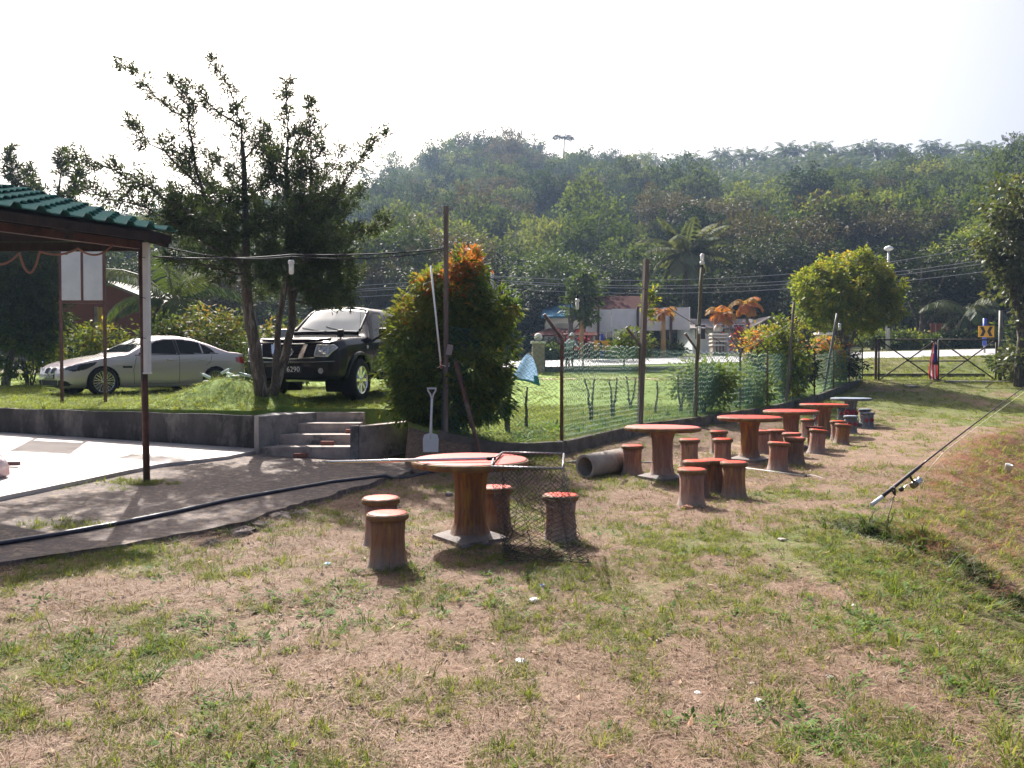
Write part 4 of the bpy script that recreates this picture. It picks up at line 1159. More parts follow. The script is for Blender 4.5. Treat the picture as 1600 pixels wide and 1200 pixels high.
# dark low wall and white guard posts along this side of the road
wx0, wx1 = at(845, 580, 40.4).x, at(1110, 580, 40.4).x
wpts = [(x, 40.45) for x in np.linspace(wx0, wx1, 16)]
wall_run(wpts, [at(900, 573 - 1.0 * i / 15, 40.4).z for i in range(16)], [zz(x, 40.1) - .3 for x, _ in wpts], .2, M_KERB, 'roadside_wall', 'long low dark stained wall along the near verge of the road', 'wall')
for i, px in enumerate((851, 889, 911, 975)):
    X = at(px, 570, 41.0).x; z0 = zz(X, 41.2)
    o = MB().box((0, 0, .4), (.08, .08, 1.15)).build('verge_post', M_GATE, label=['thin dark post on the verge beside the ball-topped pillar', 'thin dark post on the verge just left of the standing person', 'thin dark post on the verge just right of the standing person', 'thin dark post on the verge under the middle of the billboard'][i], cat='post', group='thin posts on the verge')
    o.location = (X, 41.0, z0)
# lamp post across the road
M_LAMPP = mat('pale_steel', (.42, .42, .43), (.34, .34, .35), rough=.45, scale=2)
lx = at(1387, 545, 50).x; lz = zz(lx, 50); lh = at(1387, 384, 50).z - lz
lamp = thing('street_lamp', 'tall pale street lamp standing behind the round clipped tree', 'street lamp', (lx, 50, lz))
MB().tube([(0, 0, -.3), (0, 0, 2.0), (0, 0, lh - .3)], [.13, .12, .07], 10).build('pole', M_LAMPP, lamp)
MB().lathe([(.08, lh - .32), (.24, lh - .26), (.28, lh - .18), (.22, lh - .08), (.05, lh)], 14).build('lamp_head', M_WHITE2, lamp)
MB().box((0, -.13, 1.55), (.16, .03, .3)).build('number_plate', M_BLACK, lamp)
# chevron signs
M_SIGNY = mat('sign_yellow', (.72, .36, .02), rough=.5); M_SIGNB = mat('sign_black', (.02, .018, .018), rough=.5); M_BLUEP = mat('blue_pole', (.02, .06, .42), rough=.45)
def chevron_sign(px, py, Y, w, h, label, both=True, y0=None):
    c = at(px, py, Y); z0 = zz(c.x, y0 or Y)
    t = thing('chevron_sign', label, 'road sign', (c.x, Y, z0))
    zc = c.z - z0
    MB().box((0, 0, zc), (w, .03, h)).build('panel', M_SIGNY, t)
    def chev(x0, d):
        q = w * .20; s = h * .42
        P = [(x0, s), (x0 + d * q * .75, 0), (x0, -s), (x0 + d * q, -s), (x0 + d * q * 1.75, 0), (x0 + d * q, s)]
        if d < 0: P = P[::-1]
        MB().prism([(a, b) for a, b in P][::-1], .006, Matrix.Translation((0, -.0165, zc)) @ Matrix.Rotation(R(90), 4, 'X')).build('chevron', M_SIGNB, t)
    if both: chev(-w * .40, 1); chev(w * .40, -1)
    else: chev(-w * .30, 1)
    MB().tube([(0, .14, -.3), (0, .14, zc - h * .5 - .05)], .05, 8).build('post', M_LAMPP, t)
    MB().tube([(0, .14, zc - h * .5 - .45), (0, .14, zc + h * .5 + .42)], .10, 10).build('sleeve', M_BLUEP, t)
    return t
chevron_sign(1541, 518, 44.0, .86, .62, 'yellow road sign with two black chevrons beyond the right gate leaf', True, 43)
chevron_sign(941, 540, 49.2, .95, .62, 'small yellow chevron sign with a blue sleeve by the plants under the billboard', False)
# red fence hoarding far right and maroon house at the left
Yr = 58; r0_, r1_ = at(1453, 515, Yr).x, at(1488, 515, Yr).x
rh = thing('red_hoarding', 'faded red sheet hoarding glimpsed through the trees across the road', 'hoarding', ((r0_ + r1_) / 2, Yr, zz(r0_, Yr)))
zt = at(1470, 505, Yr).z - rh.location.z
for i in range(4): MB().box((-(r1_ - r0_) * .375 + i * (r1_ - r0_) / 4, 0, zt / 2), ((r1_ - r0_) / 4 - .02, .05, zt)).build('sheet', mat('faded_red', (.35, .09, .09), (.42, .2, .19), rough=.6, scale=2), rh)
Yl = 31.0
m0, m1 = at(78, 520, Yl).x, at(235, 520, Yl).x
mh = thing('maroon_house', 'dark maroon house with a brown gable roof behind the silver sedan', 'house', (0, 0, 0))
zb4 = zz(m0, Yl) - .1; ze4 = at(100, 470, Yl).z; zr4 = at(185, 438, Yl).z
gable_walls(MB(), m0, m1, Yl, Yl + 6, zb4, ze4, zr4, 'y').build('wall', M_REDWALL, mh)
gable_roof(MB(), m0, m1, Yl, Yl + 6, ze4, zr4, .4, .1, 'y').build('roof', M_ROOFGREY, mh)
wx_ = at(116, 540, Yl).x; wz_ = at(116, 543, Yl).z
window(mh, wx_, Yl, wz_, .55, 1.05); MB().box((wx_ - .0, Yl - .3, wz_ + .72), (.8, .6, .06)).build('window_hood', M_BLACK, mh)
MB().box((m1 - 1.4, Yl - .03, zb4 + 1.0), (.9, .05, 2.0)).build('door', mat('brown_door', (.08, .05, .035)), mh)
Yq = 33; q0 = at(60, 470, Yq)
sh2 = thing('metal_lean_to', 'pale corrugated lean-to roof half hidden by the dark tree, far left', 'shed', (q0.x - 1.0, Yq, zz(q0.x, Yq)))
qh = q0.z - sh2.location.z
mb = MB(); mb.smooth = False
mb.sheet([[Vector((-1.2 + .1 * k, v * 2.2, qh - .35 + v * .9 + (.04 if k % 2 else 0))) for k in range(32)] for v in (0, .5, 1)])
o = mb.build('roof', mat('pale_sheet', (.48, .5, .54), (.40, .42, .46), rough=.4), sh2); so = o.modifiers.new('t', 'SOLIDIFY'); so.thickness = .02
for x in (-1.1, 1.8): MB().box((x, .1, qh / 2 - .2), (.1, .1, qh)).build('post', M_TIMBER, sh2)
yp_ = at(154, 545, 26); MBp = thing('yellow_post', 'grey and yellow painted post standing behind the silver sedan', 'post', (yp_.x, 26, zz(yp_.x, 26)))
hp = at(154, 474, 26).z - MBp.location.z
MB().box((-.06, 0, hp / 2 - .1), (.09, .09, hp)).build('grey_post', M_GALV, MBp); MB().box((.07, 0, hp / 2 - .1), (.10, .08, hp - .05)).build('yellow_post', mat('ochre_paint', (.42, .26, .05), rough=.6), MBp)

# ------------------------------------------------------------------ power lines along the road
M_WIRE = mat('grey_wire', (.30, .30, .32), rough=.4, spec=.7)
up_pole = thing('utility_pole', 'slim pale utility pole behind the red-tipped bush carrying the road power lines', 'utility pole', (at(769, 545, 49.5).x, 49.5, zz(at(769, 545, 49.5).x, 49.5)))
uh = at(769, 425, 49.5).z - up_pole.location.z
MB().tube([(0, 0, -.3), (0, 0, uh)], [.13, .09], 9).build('pole', M_LAMPP, up_pole)
MB().box((0, 0, uh - .35), (1.1, .09, .09)).build('crossarm', M_GALV, up_pole)
for k, (y0p, y1p, y2p) in enumerate([(431, 436, 372), (437, 447, 402), (440, 452, 408), (449, 459, 425)]):
    cable('power_line', [at(-60, y0p + 22, 49.2 + .2 * k), at(769, y0p, 49.4), at(1245, y1p - 9 + 0 * k, 50.5), at(1760, y2p - 38, 47)], .022, M_WIRE,
          ['highest', 'second highest', 'third', 'lowest'][k] + ' of the pale power lines strung along the road', 'power line', 4, 'power lines along the road', sag=[.5, .35, .4])

# ------------------------------------------------------------------ the person at the roadside
pe = at(890, 576, 41.0); pz0 = zz(pe.x, 40.9)
def skin_mesh(name, verts, edges, radii, m, parent, lv=2):
    me = bpy.data.meshes.new(name); me.from_pydata(verts, edges, []); me.update()
    o = bpy.data.objects.new(name, me); COL.objects.link(o)
    sk = o.modifiers.new('skin', 'SKIN'); sk.use_smooth_shade = True
    for i, v in enumerate(me.skin_vertices[0].data):
        v.radius = radii[i]; v.use_root = (i == 0)
    ss = o.modifiers.new('sub', 'SUBSURF'); ss.levels = lv; ss.render_levels = lv
    dg = bpy.context.evaluated_depsgraph_get(); dg.update()
    m2 = bpy.data.meshes.new_from_object(o.evaluated_get(dg))
    bpy.data.objects.remove(o)
    m2.name = name; m2.materials.clear()
    for q in (m if isinstance(m, list) else [m]): m2.materials.append(q)
    o2 = bpy.data.objects.new(name, m2); put(o2, parent=parent)
    return o2
person = thing('person', 'person in pale blue top and dark trousers bending over a red tool on the verge', 'person', (pe.x, 41.0, pz0))
M_SKIN = mat('skin', (.30, .17, .11), rough=.6); M_SHIRT = mat('pale_blue_shirt', (.36, .45, .48), (.30, .38, .42), rough=.85, scale=14); M_TROU = mat('dark_trousers', (.02, .022, .03), rough=.9)
S = .98
vs = [(0, 0, .93), (0, -.02, 1.08), (.02, -.05, 1.25), (.05, -.08, 1.40), (.08, -.11, 1.50), (.10, -.14, 1.60), (.11, -.15, 1.68),
      (.10, 0, .86), (.13, -.04, .50), (.15, .02, .10), (.19, -.13, .04), (-.10, 0, .86), (-.14, .05, .50), (-.17, .12, .10), (-.14, -.04, .04),
      (.21, -.06, 1.38), (.33, -.14, 1.16), (.42, -.34, 1.04), (.44, -.41, 1.02), (-.12, -.06, 1.38), (-.16, -.22, 1.14), (.10, -.38, 1.03), (.16, -.41, 1.02)]
ed_ = [(0, 1), (1, 2), (2, 3), (3, 4), (4, 5), (5, 6), (0, 7), (7, 8), (8, 9), (9, 10), (0, 11), (11, 12), (12, 13), (13, 14), (3, 15), (15, 16), (16, 17), (17, 18), (3, 19), (19, 20), (20, 21), (21, 22)]
ra_ = [(.15, .11), (.15, .11), (.17, .12), (.15, .11), (.06, .06), (.085, .10), (.07, .085), (.10, .10), (.07, .07), (.05, .05), (.045, .035), (.10, .10), (.07, .07), (.05, .05), (.045, .035),
       (.07, .07), (.05, .05), (.037, .037), (.03, .03), (.07, .07), (.05, .05), (.037, .037), (.03, .03)]
ob = skin_mesh('body', vs, ed_, ra_, [M_SHIRT, M_TROU, M_SKIN], person)
for p in ob.data.polygons:
    c = p.center
    p.material_index = 1 if c.z < .95 else (2 if (c.z > 1.47 or (c.y < -.36 and c.z < 1.1)) else 0)
MB().lathe([(.17, 0), (.165, .02), (.10, .04), (.095, .10), (.05, .14)], 14, c=(.105, -.15, 1.68)).build('hat', mat('pale_hat', (.50, .55, .55), rough=.9), person)
tool = thing('red_tool', 'small red power tool held in the hands of the person on the verge', 'power tool', (pe.x + .33, 40.55, pz0 + 1.0))
MB().box((0, 0, 0), (.26, .16, .18)).build('motor', mat('tool_red', (.55, .03, .03), rough=.4), tool, bevel=.03)
MB().tube([(-.1, 0, -.05), (-.5, -.5, -.75), (-.62, -.7, -.94)], .018, 7).build('shaft', M_BLACK, tool)
# ------------------------------------------------------------------ the big feathery conifers on the lawn
def needles(pts_dirs, n_per, L_, r, w=.22):
    """tufts of strap needles round twig points; pts_dirs: (p, d)"""
    P = np.array([q[0] for q in pts_dirs]); D = unit(np.array([q[1] for q in pts_dirs]))
    k = np.repeat(np.arange(len(P)), n_per)
    ax = unit(D[k] * .55 + r.normal(size=(len(k), 3)) * .62)
    nn = rand_dirs(len(k), r)
    p = P[k] + r.normal(size=(len(k), 3)) * .035
    V, Fc = leaves(p, ax, nn, L_ * (.7 + .6 * r.random(len(k))), L_ * w, fold=.1, droop=.05)
    t = np.repeat(np.clip(.6 * r.random(len(P))[k] + .4 * r.random(len(k)), 0, 1), 4)
    return V, Fc, t
def conifer(name, label, base, trunks, limbs, seed, Yc, side_n=9, side_l=.62, tuft=11, nl=.115, fk=.3, fill=()):
    """trunks/limbs given as photo outlines at distance Yc plus a depth offset; side shoots and needle tufts grow from the limbs"""
    r = np.random.default_rng(seed); rnd = random.Random(seed)
    t = thing(name, label, 'tree', base)
    inv = Vector(base)
    def W(px, py, dy): return at(px, py, Yc + dy) - inv
    tw = []
    mb = MB()
    for pts, r0, r1 in trunks:
        P = []
        for i in range(len(pts) - 1):
            a = W(*pts[i]); b = W(*pts[i + 1])
            for j in range(4): P.append(a.lerp(b, j / 4) + Vector((rnd.uniform(-1, 1), rnd.uniform(-1, 1), 0)) * .012)
        P.append(W(*pts[-1])); m = len(P)
        mb.tube(P, [r0 + (r1 - r0) * (i / (m - 1)) ** .8 for i in range(m)], 9)
    mb.build('trunk', M_BARK, t)
    mb = MB()
    for pts, r0, dens, sl in limbs:
        P = []
        for i in range(len(pts) - 1):
            a = W(*pts[i]); b = W(*pts[i + 1])
            k = max(2, int((b - a).length / .16))
            for j in range(k): P.append(a.lerp(b, j / k) + Vector((rnd.gauss(0, .015), rnd.gauss(0, .03), rnd.gauss(0, .015))))
        P.append(W(*pts[-1])); m = len(P)
        mb.tube(P, [r0 * (1 - .85 * i / (m - 1)) for i in range(m)], 6)
        for i in range(1, m):
            d = (P[i] - P[i - 1]).normalized()
            u = i / (m - 1)
            ln = sl * (.45 + .75 * (1 - u)) 
            for q in range(max(2, int(dens * (.72 if dens < 6 else .58) + .5) + (1 if dens <= 4 else 0))):
                if u < .12: continue
                s = Vector((rnd.gauss(0, 1), rnd.gauss(0, 1.15), rnd.gauss(.25, .8)))
                s = (s - d * s.dot(d)).normalized() * .8 + d * .75
                s.normalize(); l2 = ln * rnd.uniform(.4, 1.15)
                e = P[i] + s * l2 + Vector((0, 0, .12 * l2))
                if rnd.random() < .6: mb.tube([P[i], P[i].lerp(e, .5) - Vector((0, 0, .03)), e], [.008, .006, .003], 3, cap=False)
                kk = max(2, int(l2 / .075))
                for z in range(1, kk + 1):
                    pp_ = P[i].lerp(e, z / kk)
                    tw.append((tuple(pp_), tuple(s)))
            if u > .8: tw.append((tuple(P[i]), tuple(d)))
    for (px, py, dy, rx, rz, n) in fill:          # dense inner foliage
        c = W(px, py, dy)
        for _ in range(int(n * fk)):
            v = Vector((rnd.gauss(0, 1), rnd.gauss(0, 1), rnd.gauss(0, 1))).normalized() * rnd.random() ** .4
            p = c + Vector((v.x * rx, v.y * rx, v.z * rz))
            s = Vector((v.x, v.y, v.z * .4 + .35)).normalized()
            for z in range(3): tw.append((tuple(p + s * z * .07), tuple(s)))
    mb.build('branch', M_BARK2, t)
    V, Fc, a = needles(tw, tuft, nl, r)
    np_obj('foliage', V, Fc, LM_CONIF, t, attr=a)
    return t
YC = 14.5
ba = at(412, 627, YC); ba.z = zz(ba.x, YC)
# left tree of the pair: many leaders sweeping up to the left
trA = [([(412, 632, 0), (401, 560, 0), (388, 490, 0), (384, 440, 0), (385, 400, 0), (383, 340, .1), (382, 282, .2), (378, 220, .2)], .135, .035),
       ([(428, 622, .15), (432, 560, .2), (436, 500, .25), (447, 440, .3), (430, 380, .4), (412, 330, .5)], .075, .03),
       ([(386, 430, 0), (352, 380, -.2), (330, 330, -.4), (312, 285, -.5)], .06, .03)]
liA = [([(382, 282, .2), (377, 195, .2), (360, 140, .2), (333, 97, .2)], .028, 3, .30),
       ([(377, 200, .2), (323, 158, -.2), (300, 140, -.3), (272, 127, -.4)], .022, 3, .26),
       ([(312, 285, -.5), (302, 240, -.5), (294, 188, -.5), (262, 168, -.7), (228, 134, -.8), (193, 104, -.9)], .026, 3, .26),
       ([(294, 190, -.5), (292, 165, -.6), (288, 150, -.7)], .012, 3, .2),
       ([(312, 290, -.5), (270, 252, -.8), (240, 225, -1.0), (211, 200, -1.1)], .028, 5, .45),
       ([(345, 375, -.2), (300, 335, -.7), (240, 300, -1.1), (180, 268, -1.5), (122, 246, -1.8)], .035, 5, .42),
       ([(345, 395, -.2), (290, 360, -.6), (230, 325, -1.0), (175, 312, -1.4), (140, 298, -1.7)], .030, 5, .42),
       ([(383, 345, .1), (345, 310, .5), (318, 280, .8), (300, 262, 1.0)], .028, 6, .5),
       ([(383, 320, .1), (410, 290, .6), (425, 262, .9), (420, 238, 1.0)], .025, 6, .45),
       ([(380, 280, .2), (352, 262, -.3), (330, 250, -.6)], .02, 6, .42),
       ([(380, 250, .2), (400, 225, .0), (412, 205, -.1)], .02, 5, .36),
       ([(384, 400, 0), (330, 385, .6), (280, 370, 1.2), (240, 355, 1.6)], .03, 6, .5),
       ([(384, 380, 0), (350, 350, -.9), (322, 340, -1.5)], .03, 7, .5),
       ([(384, 360, .1), (420, 345, -.7), (440, 330, -1.2)], .028, 7, .5),
       ([(386, 430, 0), (340, 420, -.5), (300, 412, -1.0), (268, 405, -1.3)], .028, 6, .45),
       ([(386, 440, 0), (410, 425, -.8), (425, 420, -1.2)], .025, 6, .45),
       ([(345, 380, -.2), (310, 355, -.4), (280, 330, -.2), (262, 300, 0)], .025, 6, .5)]
fiA = [(345, 335, .2, .75, .5, 420), (385, 330, .3, .5, .8, 300), (300, 320, -.3, .5, .35, 220), (350, 400, .2, .7, .35, 260)]
conifer('feathery_conifer', 'dark feathery conifer with leaders sweeping up to the left, beside the car lawn mound', ba, trA, liA, 3, YC, fk=.14, fill=fiA)
bb_ = at(447, 615, YC + .55); bb_.z = zz(bb_.x, YC + .55)
trB = [([(425, 618, .1), (444, 560, .4), (458, 500, .5), (452, 440, .55), (450, 370, .6), (448, 290, .6), (449, 230, .6)], .095, .03),
       ([(455, 480, .5), (480, 400, .8), (486, 320, 1.0), (486, 250, 1.0)], .05, .02)]
liB = [([(449, 235, .6), (450, 180, .6), (449, 131, .6)], .022, 4, .30),
       ([(486, 250, 1.0), (486, 200, 1.0), (485, 158, 1.0)], .018, 4, .30),
       ([(455, 400, .6), (505, 340, .4), (540, 280, .2), (560, 250, .1), (596, 209, 0)], .03, 4, .32),
       ([(455, 420, .6), (510, 385, .0), (545, 365, -.4), (600, 352, -.7)], .03, 4, .36),
       ([(449, 300, .6), (420, 265, .2), (415, 240, 0)], .02, 6, .42), ([(449, 290, .6), (480, 262, -.1), (500, 240, -.4)], .02, 7, .42),
       ([(449, 260, .6), (430, 235, .9), (418, 222, 1.0)], .018, 6, .38), ([(449, 250, .6), (470, 225, .8), (478, 205, .9)], .018, 6, .36),
       ([(486, 300, 1.0), (520, 262, 1.2), (533, 235, 1.3)], .02, 6, .42), ([(486, 330, 1.0), (540, 315, 1.5), (560, 300, 1.7)], .022, 7, .48),
       ([(450, 380, .6), (500, 370, -.6), (530, 380, -1.1)], .028, 7, .52), ([(450, 400, .6), (430, 395, -.5), (415, 400, -.9)], .025, 7, .5),
       ([(452, 430, .55), (510, 425, .9), (555, 430, 1.3)], .028, 7, .5), ([(452, 450, .55), (500, 455, -.2), (545, 470, -.6)], .025, 7, .46),
       ([(452, 450, .55), (420, 455, 1.0), (405, 462, 1.2)], .02, 6, .42), ([(450, 340, .6), (475, 320, -.6), (500, 310, -1.1)], .025, 7, .5),
       ([(456, 470, .5), (500, 480, .6), (530, 478, .8)], .02, 6, .4)]
fiB = [(490, 400, .6, .75, .75, 560), (470, 320, .7, .6, .6, 380), (520, 440, .6, .5, .45, 300), (455, 420, .7, .5, .6, 280), (510, 350, .6, .55, .5, 300), (455, 255, .7, .35, .4, 120)]
conifer('feathery_conifer', 'dense dark feathery conifer with an upright leader, in front of the black pickup', bb_, trB, liB, 5, YC, fk=.2, fill=fiB)
# the darker one at the left, behind the shelter
YL = 25.0
bc = at(8, 618, YL); bc.z = zz(bc.x, YL)
trC = [([(6, 622, 0), (14, 570, 0), (25, 520, 0), (28, 440, .2), (24, 360, .3), (20, 290, .3)], .15, .03), ([(26, 500, 0), (60, 420, .4), (85, 340, .5), (94, 280, .5)], .08, .03)]
liC = [([(20, 300, .3), (20, 265, .3), (16, 238, .3)], .03, 5, .45), ([(94, 285, .5), (96, 260, .5), (95, 240, .5)], .025, 5, .42),
       ([(22, 330, .3), (40, 290, .8), (48, 268, 1)], .025, 5, .5), ([(88, 330, .5), (60, 310, .2), (50, 290, 0)], .025, 6, .5), ([(90, 320, .5), (115, 300, .8), (125, 270, 1.0)], .025, 5, .5),
       ([(25, 380, .2), (-20, 340, .5), (-40, 300, .8)], .03, 7, .7), ([(26, 420, .2), (60, 400, -1), (90, 395, -1.5)], .03, 8, .7), ([(60, 420, .4), (100, 400, .5), (130, 395, .8)], .03, 7, .6)]
fiC = [(20, 430, .2, 1.3, 1.0, 800), (60, 440, .4, 1.2, .9, 700), (0, 500, .2, 1.4, .7, 700), (45, 520, .4, 1.2, .5, 450), (40, 350, .4, 1.1, .7, 420), (95, 350, .6, .7, .7, 220), (-40, 420, .4, 1.5, 1.5, 600), (90, 440, 1.2, .8, .6, 300), (70, 500, 1.0, .8, .4, 200)]
conifer('feathery_conifer', 'dark shaded conifer behind the noticeboard at the far left', bc, trC, liC, 9, YL, fk=.4, fill=fiC, nl=.2, tuft=8)

# ------------------------------------------------------------------ the red-tipped bush in front
def ell(px, py, Y, rx, ry, rz, base): 
    c = at(px, py, Y) - Vector(base); return (c.x, c.y, c.z, rx, ry, rz)
YB_ = 13.1
bs = at(700, 690, YB_); bs.z = zz(bs.x, YB_)
bush = thing('red_tipped_bush', 'large dense bush with orange-red new leaf tips growing beside the tall pole', 'bush', bs)
bl = [ell(660, 550, YB_, .56, .62, .75, bs), ell(745, 550, YB_, .58, .62, .75, bs), ell(700, 600, YB_, .85, .72, .70, bs), ell(646, 510, YB_ + .1, .34, .4, .45, bs), ell(705, 480, YB_, .58, .55, .55, bs),
      ell(735, 425, YB_ + .1, .27, .3, .34, bs), ell(715, 445, YB_, .36, .4, .42, bs), ell(768, 500, YB_, .36, .4, .45, bs), ell(680, 460, YB_, .34, .34, .32, bs), ell(658, 620, YB_, .48, .5, .40, bs), ell(750, 620, YB_, .50, .5, .40, bs)]
rs_ = random.Random(8)
for i in range(22):
    q_ = rs_.choice(bl[:11]); a_ = rs_.uniform(-1.9, 1.9); e_ = rs_.uniform(.1, 1.4); k_ = rs_.uniform(.98, 1.12); w_ = rs_.uniform(.07, .14)
    bl.append((q_[0] + q_[3] * k_ * math.cos(a_) * math.cos(e_), q_[1] + q_[4] * k_ * math.sin(a_) * math.cos(e_), q_[2] + q_[5] * k_ * math.sin(e_), w_, w_, w_ * 1.6))
V, Fc, a = crown(bl, 1650, 19, .12, 21, wl=.30, clump_r=.14, hollow=.78, tip=.0, spread=.45, droop=.18)
# young growth is red on top and at the shoot ends: the red belongs to the leaf
q = V.reshape(-1, 4, 3).mean(1); tt = a.reshape(-1, 4)[:, 0] * .72
pq = vnoise(q[:, 0] * 3.6, q[:, 2] * 3.6, 77)
hh = (q[:, 2]) / 3.0
redz = np.clip((pq - .76) * 3.0, 0, .45) * sstep(.40, .70, hh) + .95 * np.exp(-(((q[:, 0] - .40) / .26) ** 2 + ((q[:, 2] - 2.9) / .36) ** 2)) + .75 * np.exp(-(((q[:, 0] - .18) / .2) ** 2 + ((q[:, 2] - 2.45) / .25) ** 2)) + .2 * np.exp(-(((q[:, 0] + .62) / .25) ** 2 + ((q[:, 2] - 1.95) / .22) ** 2))
sun_yel = .34 * sstep(.05, -.5, q[:, 0]) * sstep(.4, .7, hh)  # upper left leaves yellowed: sunlight put into the leaf colour
tt = np.clip(np.where(rng.random(len(tt)) < redz, .72 + .28 * rng.random(len(tt)), np.minimum(tt + sun_yel, .52)), 0, 1)
np_obj('foliage', V, Fc, LM_RED, bush, attr=np.repeat(tt, 4))
mb = MB()
for i in range(7):
    an = i * .9; mb.tube(limb_pts((.1 * math.cos(an), .1 * math.sin(an), -.15), (.6 * math.cos(an), .5 * math.sin(an), 1.7 + .2 * (i % 3)), 6), [.04 * (1 - .12 * k) for k in range(7)], 6)
mb.build('stem', M_BARK2, bush)

# ------------------------------------------------------------------ round clipped tree behind the fence
YR = 32.5
br_ = at(1318, 580, YR); br_.z = zz(min(br_.x, 14.2), YR)
rb_ = random.Random(12); bl = []
for i in range(30):
    a = i * 2.39996; v = 1 - (i + .5) / 30 * 1.75
    rr0 = math.sqrt(max(0, 1 - v * v)); c0 = at(1324, 462, YR) - br_
    bl.append((c0.x + 1.75 * rr0 * math.cos(a) * rb_.uniform(.8, 1.08), c0.y + 1.6 * rr0 * math.sin(a) * rb_.uniform(.8, 1.05), c0.z + 1.45 * v * rb_.uniform(.85, 1.1), *(lambda q: (q, q, q * .75))(rb_.uniform(.42, .68))))
make_tree('round_tree', 'round clipped yellow-green tree standing behind the far fence left of the gate', bl, 2.2, .16, LM_YEL, 1300, 17, .17, 31, loc=br_, wl=.5, clump_r=.17, hollow=.75, tip=.45, nl=7, fork=.6)

# vine on poles, shrubs on the fence
LMV = LM_MID
shrub('fence_vine', 'pale green creeper climbing the thin pole left of the round tree', P3(8.75, 25.6), .75, .5, 2.9, LM_YEL, 160, 14, .16, 41, cat='creeper', clump_r=.25)
shrub('fence_shrub', 'dark dense shrub pressed against the green fence under the creeper', P3(9.5, 27.6), 1.2, .9, 2.0, LM_DARK, 260, 16, .17, 42, clump_r=.3)
shrub('orange_shrub', 'orange-red leaved shrub behind the fence in front of the white bungalow', P3(9.0, 28.4), 1.0, .8, 2.75, LM_RED, 170, 14, .15, 43, clump_r=.25, tip=.9)
o_ = [c for c in bpy.data.objects['orange_shrub'].children if c.name.startswith('foliage')][0]
tv = np.empty(len(o_.data.vertices), np.float32); o_.data.attributes['t'].data.foreach_get('value', tv); o_.data.attributes['t'].data.foreach_set('value', np.clip(tv * .85 + .12, 0, 1))
ob2 = copy_tree(bpy.data.objects['orange_shrub']); ob2.location = P3(11.9, 30.4); ob2.scale = (.75, .75, .8); ob2['label'] = 'smaller orange-red shrub in front of the domed lantern pillar'
shrub('fence_shrub', 'light green weedy shrub growing through the fence beside the mossy pole', P3(5.1, 21.2), .95, .55, 1.3, LM_FENCE, 210, 14, .14, 44, clump_r=.3)
shrub('fence_shrub', 'light green weedy bush against the fence, second bay before the dark shrub', P3(7.0, 24.0), .9, .6, 1.25, LM_FENCE, 130, 14, .14, 45, clump_r=.3)
shrub('fence_shrub', 'low green shrub between the last fence posts under the round tree', P3(12.6, 31.4), 1.2, .8, 1.25, LM_DARK, 170, 14, .16, 46, clump_r=.3)
shrub('pole_vine', 'bright green vine trailing from the top of the leaning pole', at(1016, 478, 17.3) - Vector((0, 0, .5)), .13, .13, 1.0, LM_YEL, 36, 8, .10, 47, cat='vine', clump_r=.10, stem=False, lobes=3)
shrub('vine_tangle', 'tangle of green vine heaped on the fence just left of the leaning pole', at(988, 545, 17.7) - Vector((0, 0, .3)), .55, .25, .75, LM_MID, 60, 10, .11, 48, cat='vine', clump_r=.15, stem=False)

# ------------------------------------------------------------------ planting across the road
g_ = 'shrubs along the far verge'
far_sh = [(965, 548, 50, 1.5, 1.1, LM_MID, 'bright green bush on the far verge under the left half of the billboard'), (1010, 540, 50.2, 1.2, .95, LM_YEL, 'yellow-green bush on the far verge under the right half of the billboard'),
          (1040, 545, 49.8, 1.3, .85, LM_DARK, 'dark green bush on the far verge at the right end of the billboard'), (990, 535, 50.4, 1.0, 1.1, LM_DARK, 'dark rounded bush standing below the middle of the billboard'),
          (870, 530, 50.5, .9, 1.1, LM_DARK, 'dark bush on the far verge behind the standing person'), (855, 548, 49.6, 1.0, .9, LM_MID, 'low green bush on the far verge beside the ball-topped pillar')]
far_sh += [(1402, 540, 51, 1.1, 1.3, LM_MID, 'green bush on the far verge just right of the street lamp'), (1425, 543, 51.5, 1.2, 1.0, LM_YEL, 'yellow-green low bush behind the left gate leaf across the road'), (1462, 545, 51.2, 1.3, .9, LM_MID, 'low spreading green bush under the red hoarding'), (1497, 540, 51, 1.3, 1.3, LM_DARK, 'dark bush on the far verge behind the right gate leaf'), (1520, 543, 50.6, 1.0, 1.0, LM_MID, 'small green bush just left of the chevron sign'), (1570, 540, 49.5, 1.3, 1.5, LM_MID, 'green bush on the far verge right of the chevron sign'), (1365, 545, 52, 1.2, 1.2, LM_YEL, 'pale green bush on the far verge below the round clipped tree'), (1210, 545, 51.5, 1.2, 1.3, LM_MID, 'green bush on the far verge at the porch of the bungalow')]
for i, (px, py, Y, rx, h, lm, lab) in enumerate(far_sh):
    x = at(px, py, Y).x
    shrub('verge_shrub', lab, (x, Y, zz(x, Y) - .1), rx, rx * .7, h, lm, 80, 14, .26, 60 + i, group=g_, clump_r=.4)
for i, (px, lab) in enumerate(((872, 'crimson-leaved plant on the far verge left of the small street tree'), (916, 'crimson-leaved plant on the far verge right of the small street tree'), (1160, 'crimson-leaved plant in front of the white bungalow'))):
    x = at(px, 540, 50.6).x
    LMX = leafmat('crimson_leaf', [(.12, .012, .02), (.22, .02, .035), (.30, .035, .05)], .3)
    shrub('crimson_plant', lab, (x, 50.6, zz(x, 50.6)), .7, .6, 1.75, LMX, 40, 12, .30, 70 + i, cat='plant', group='crimson-leaved plants on the far verge', clump_r=.35, wl=.25)
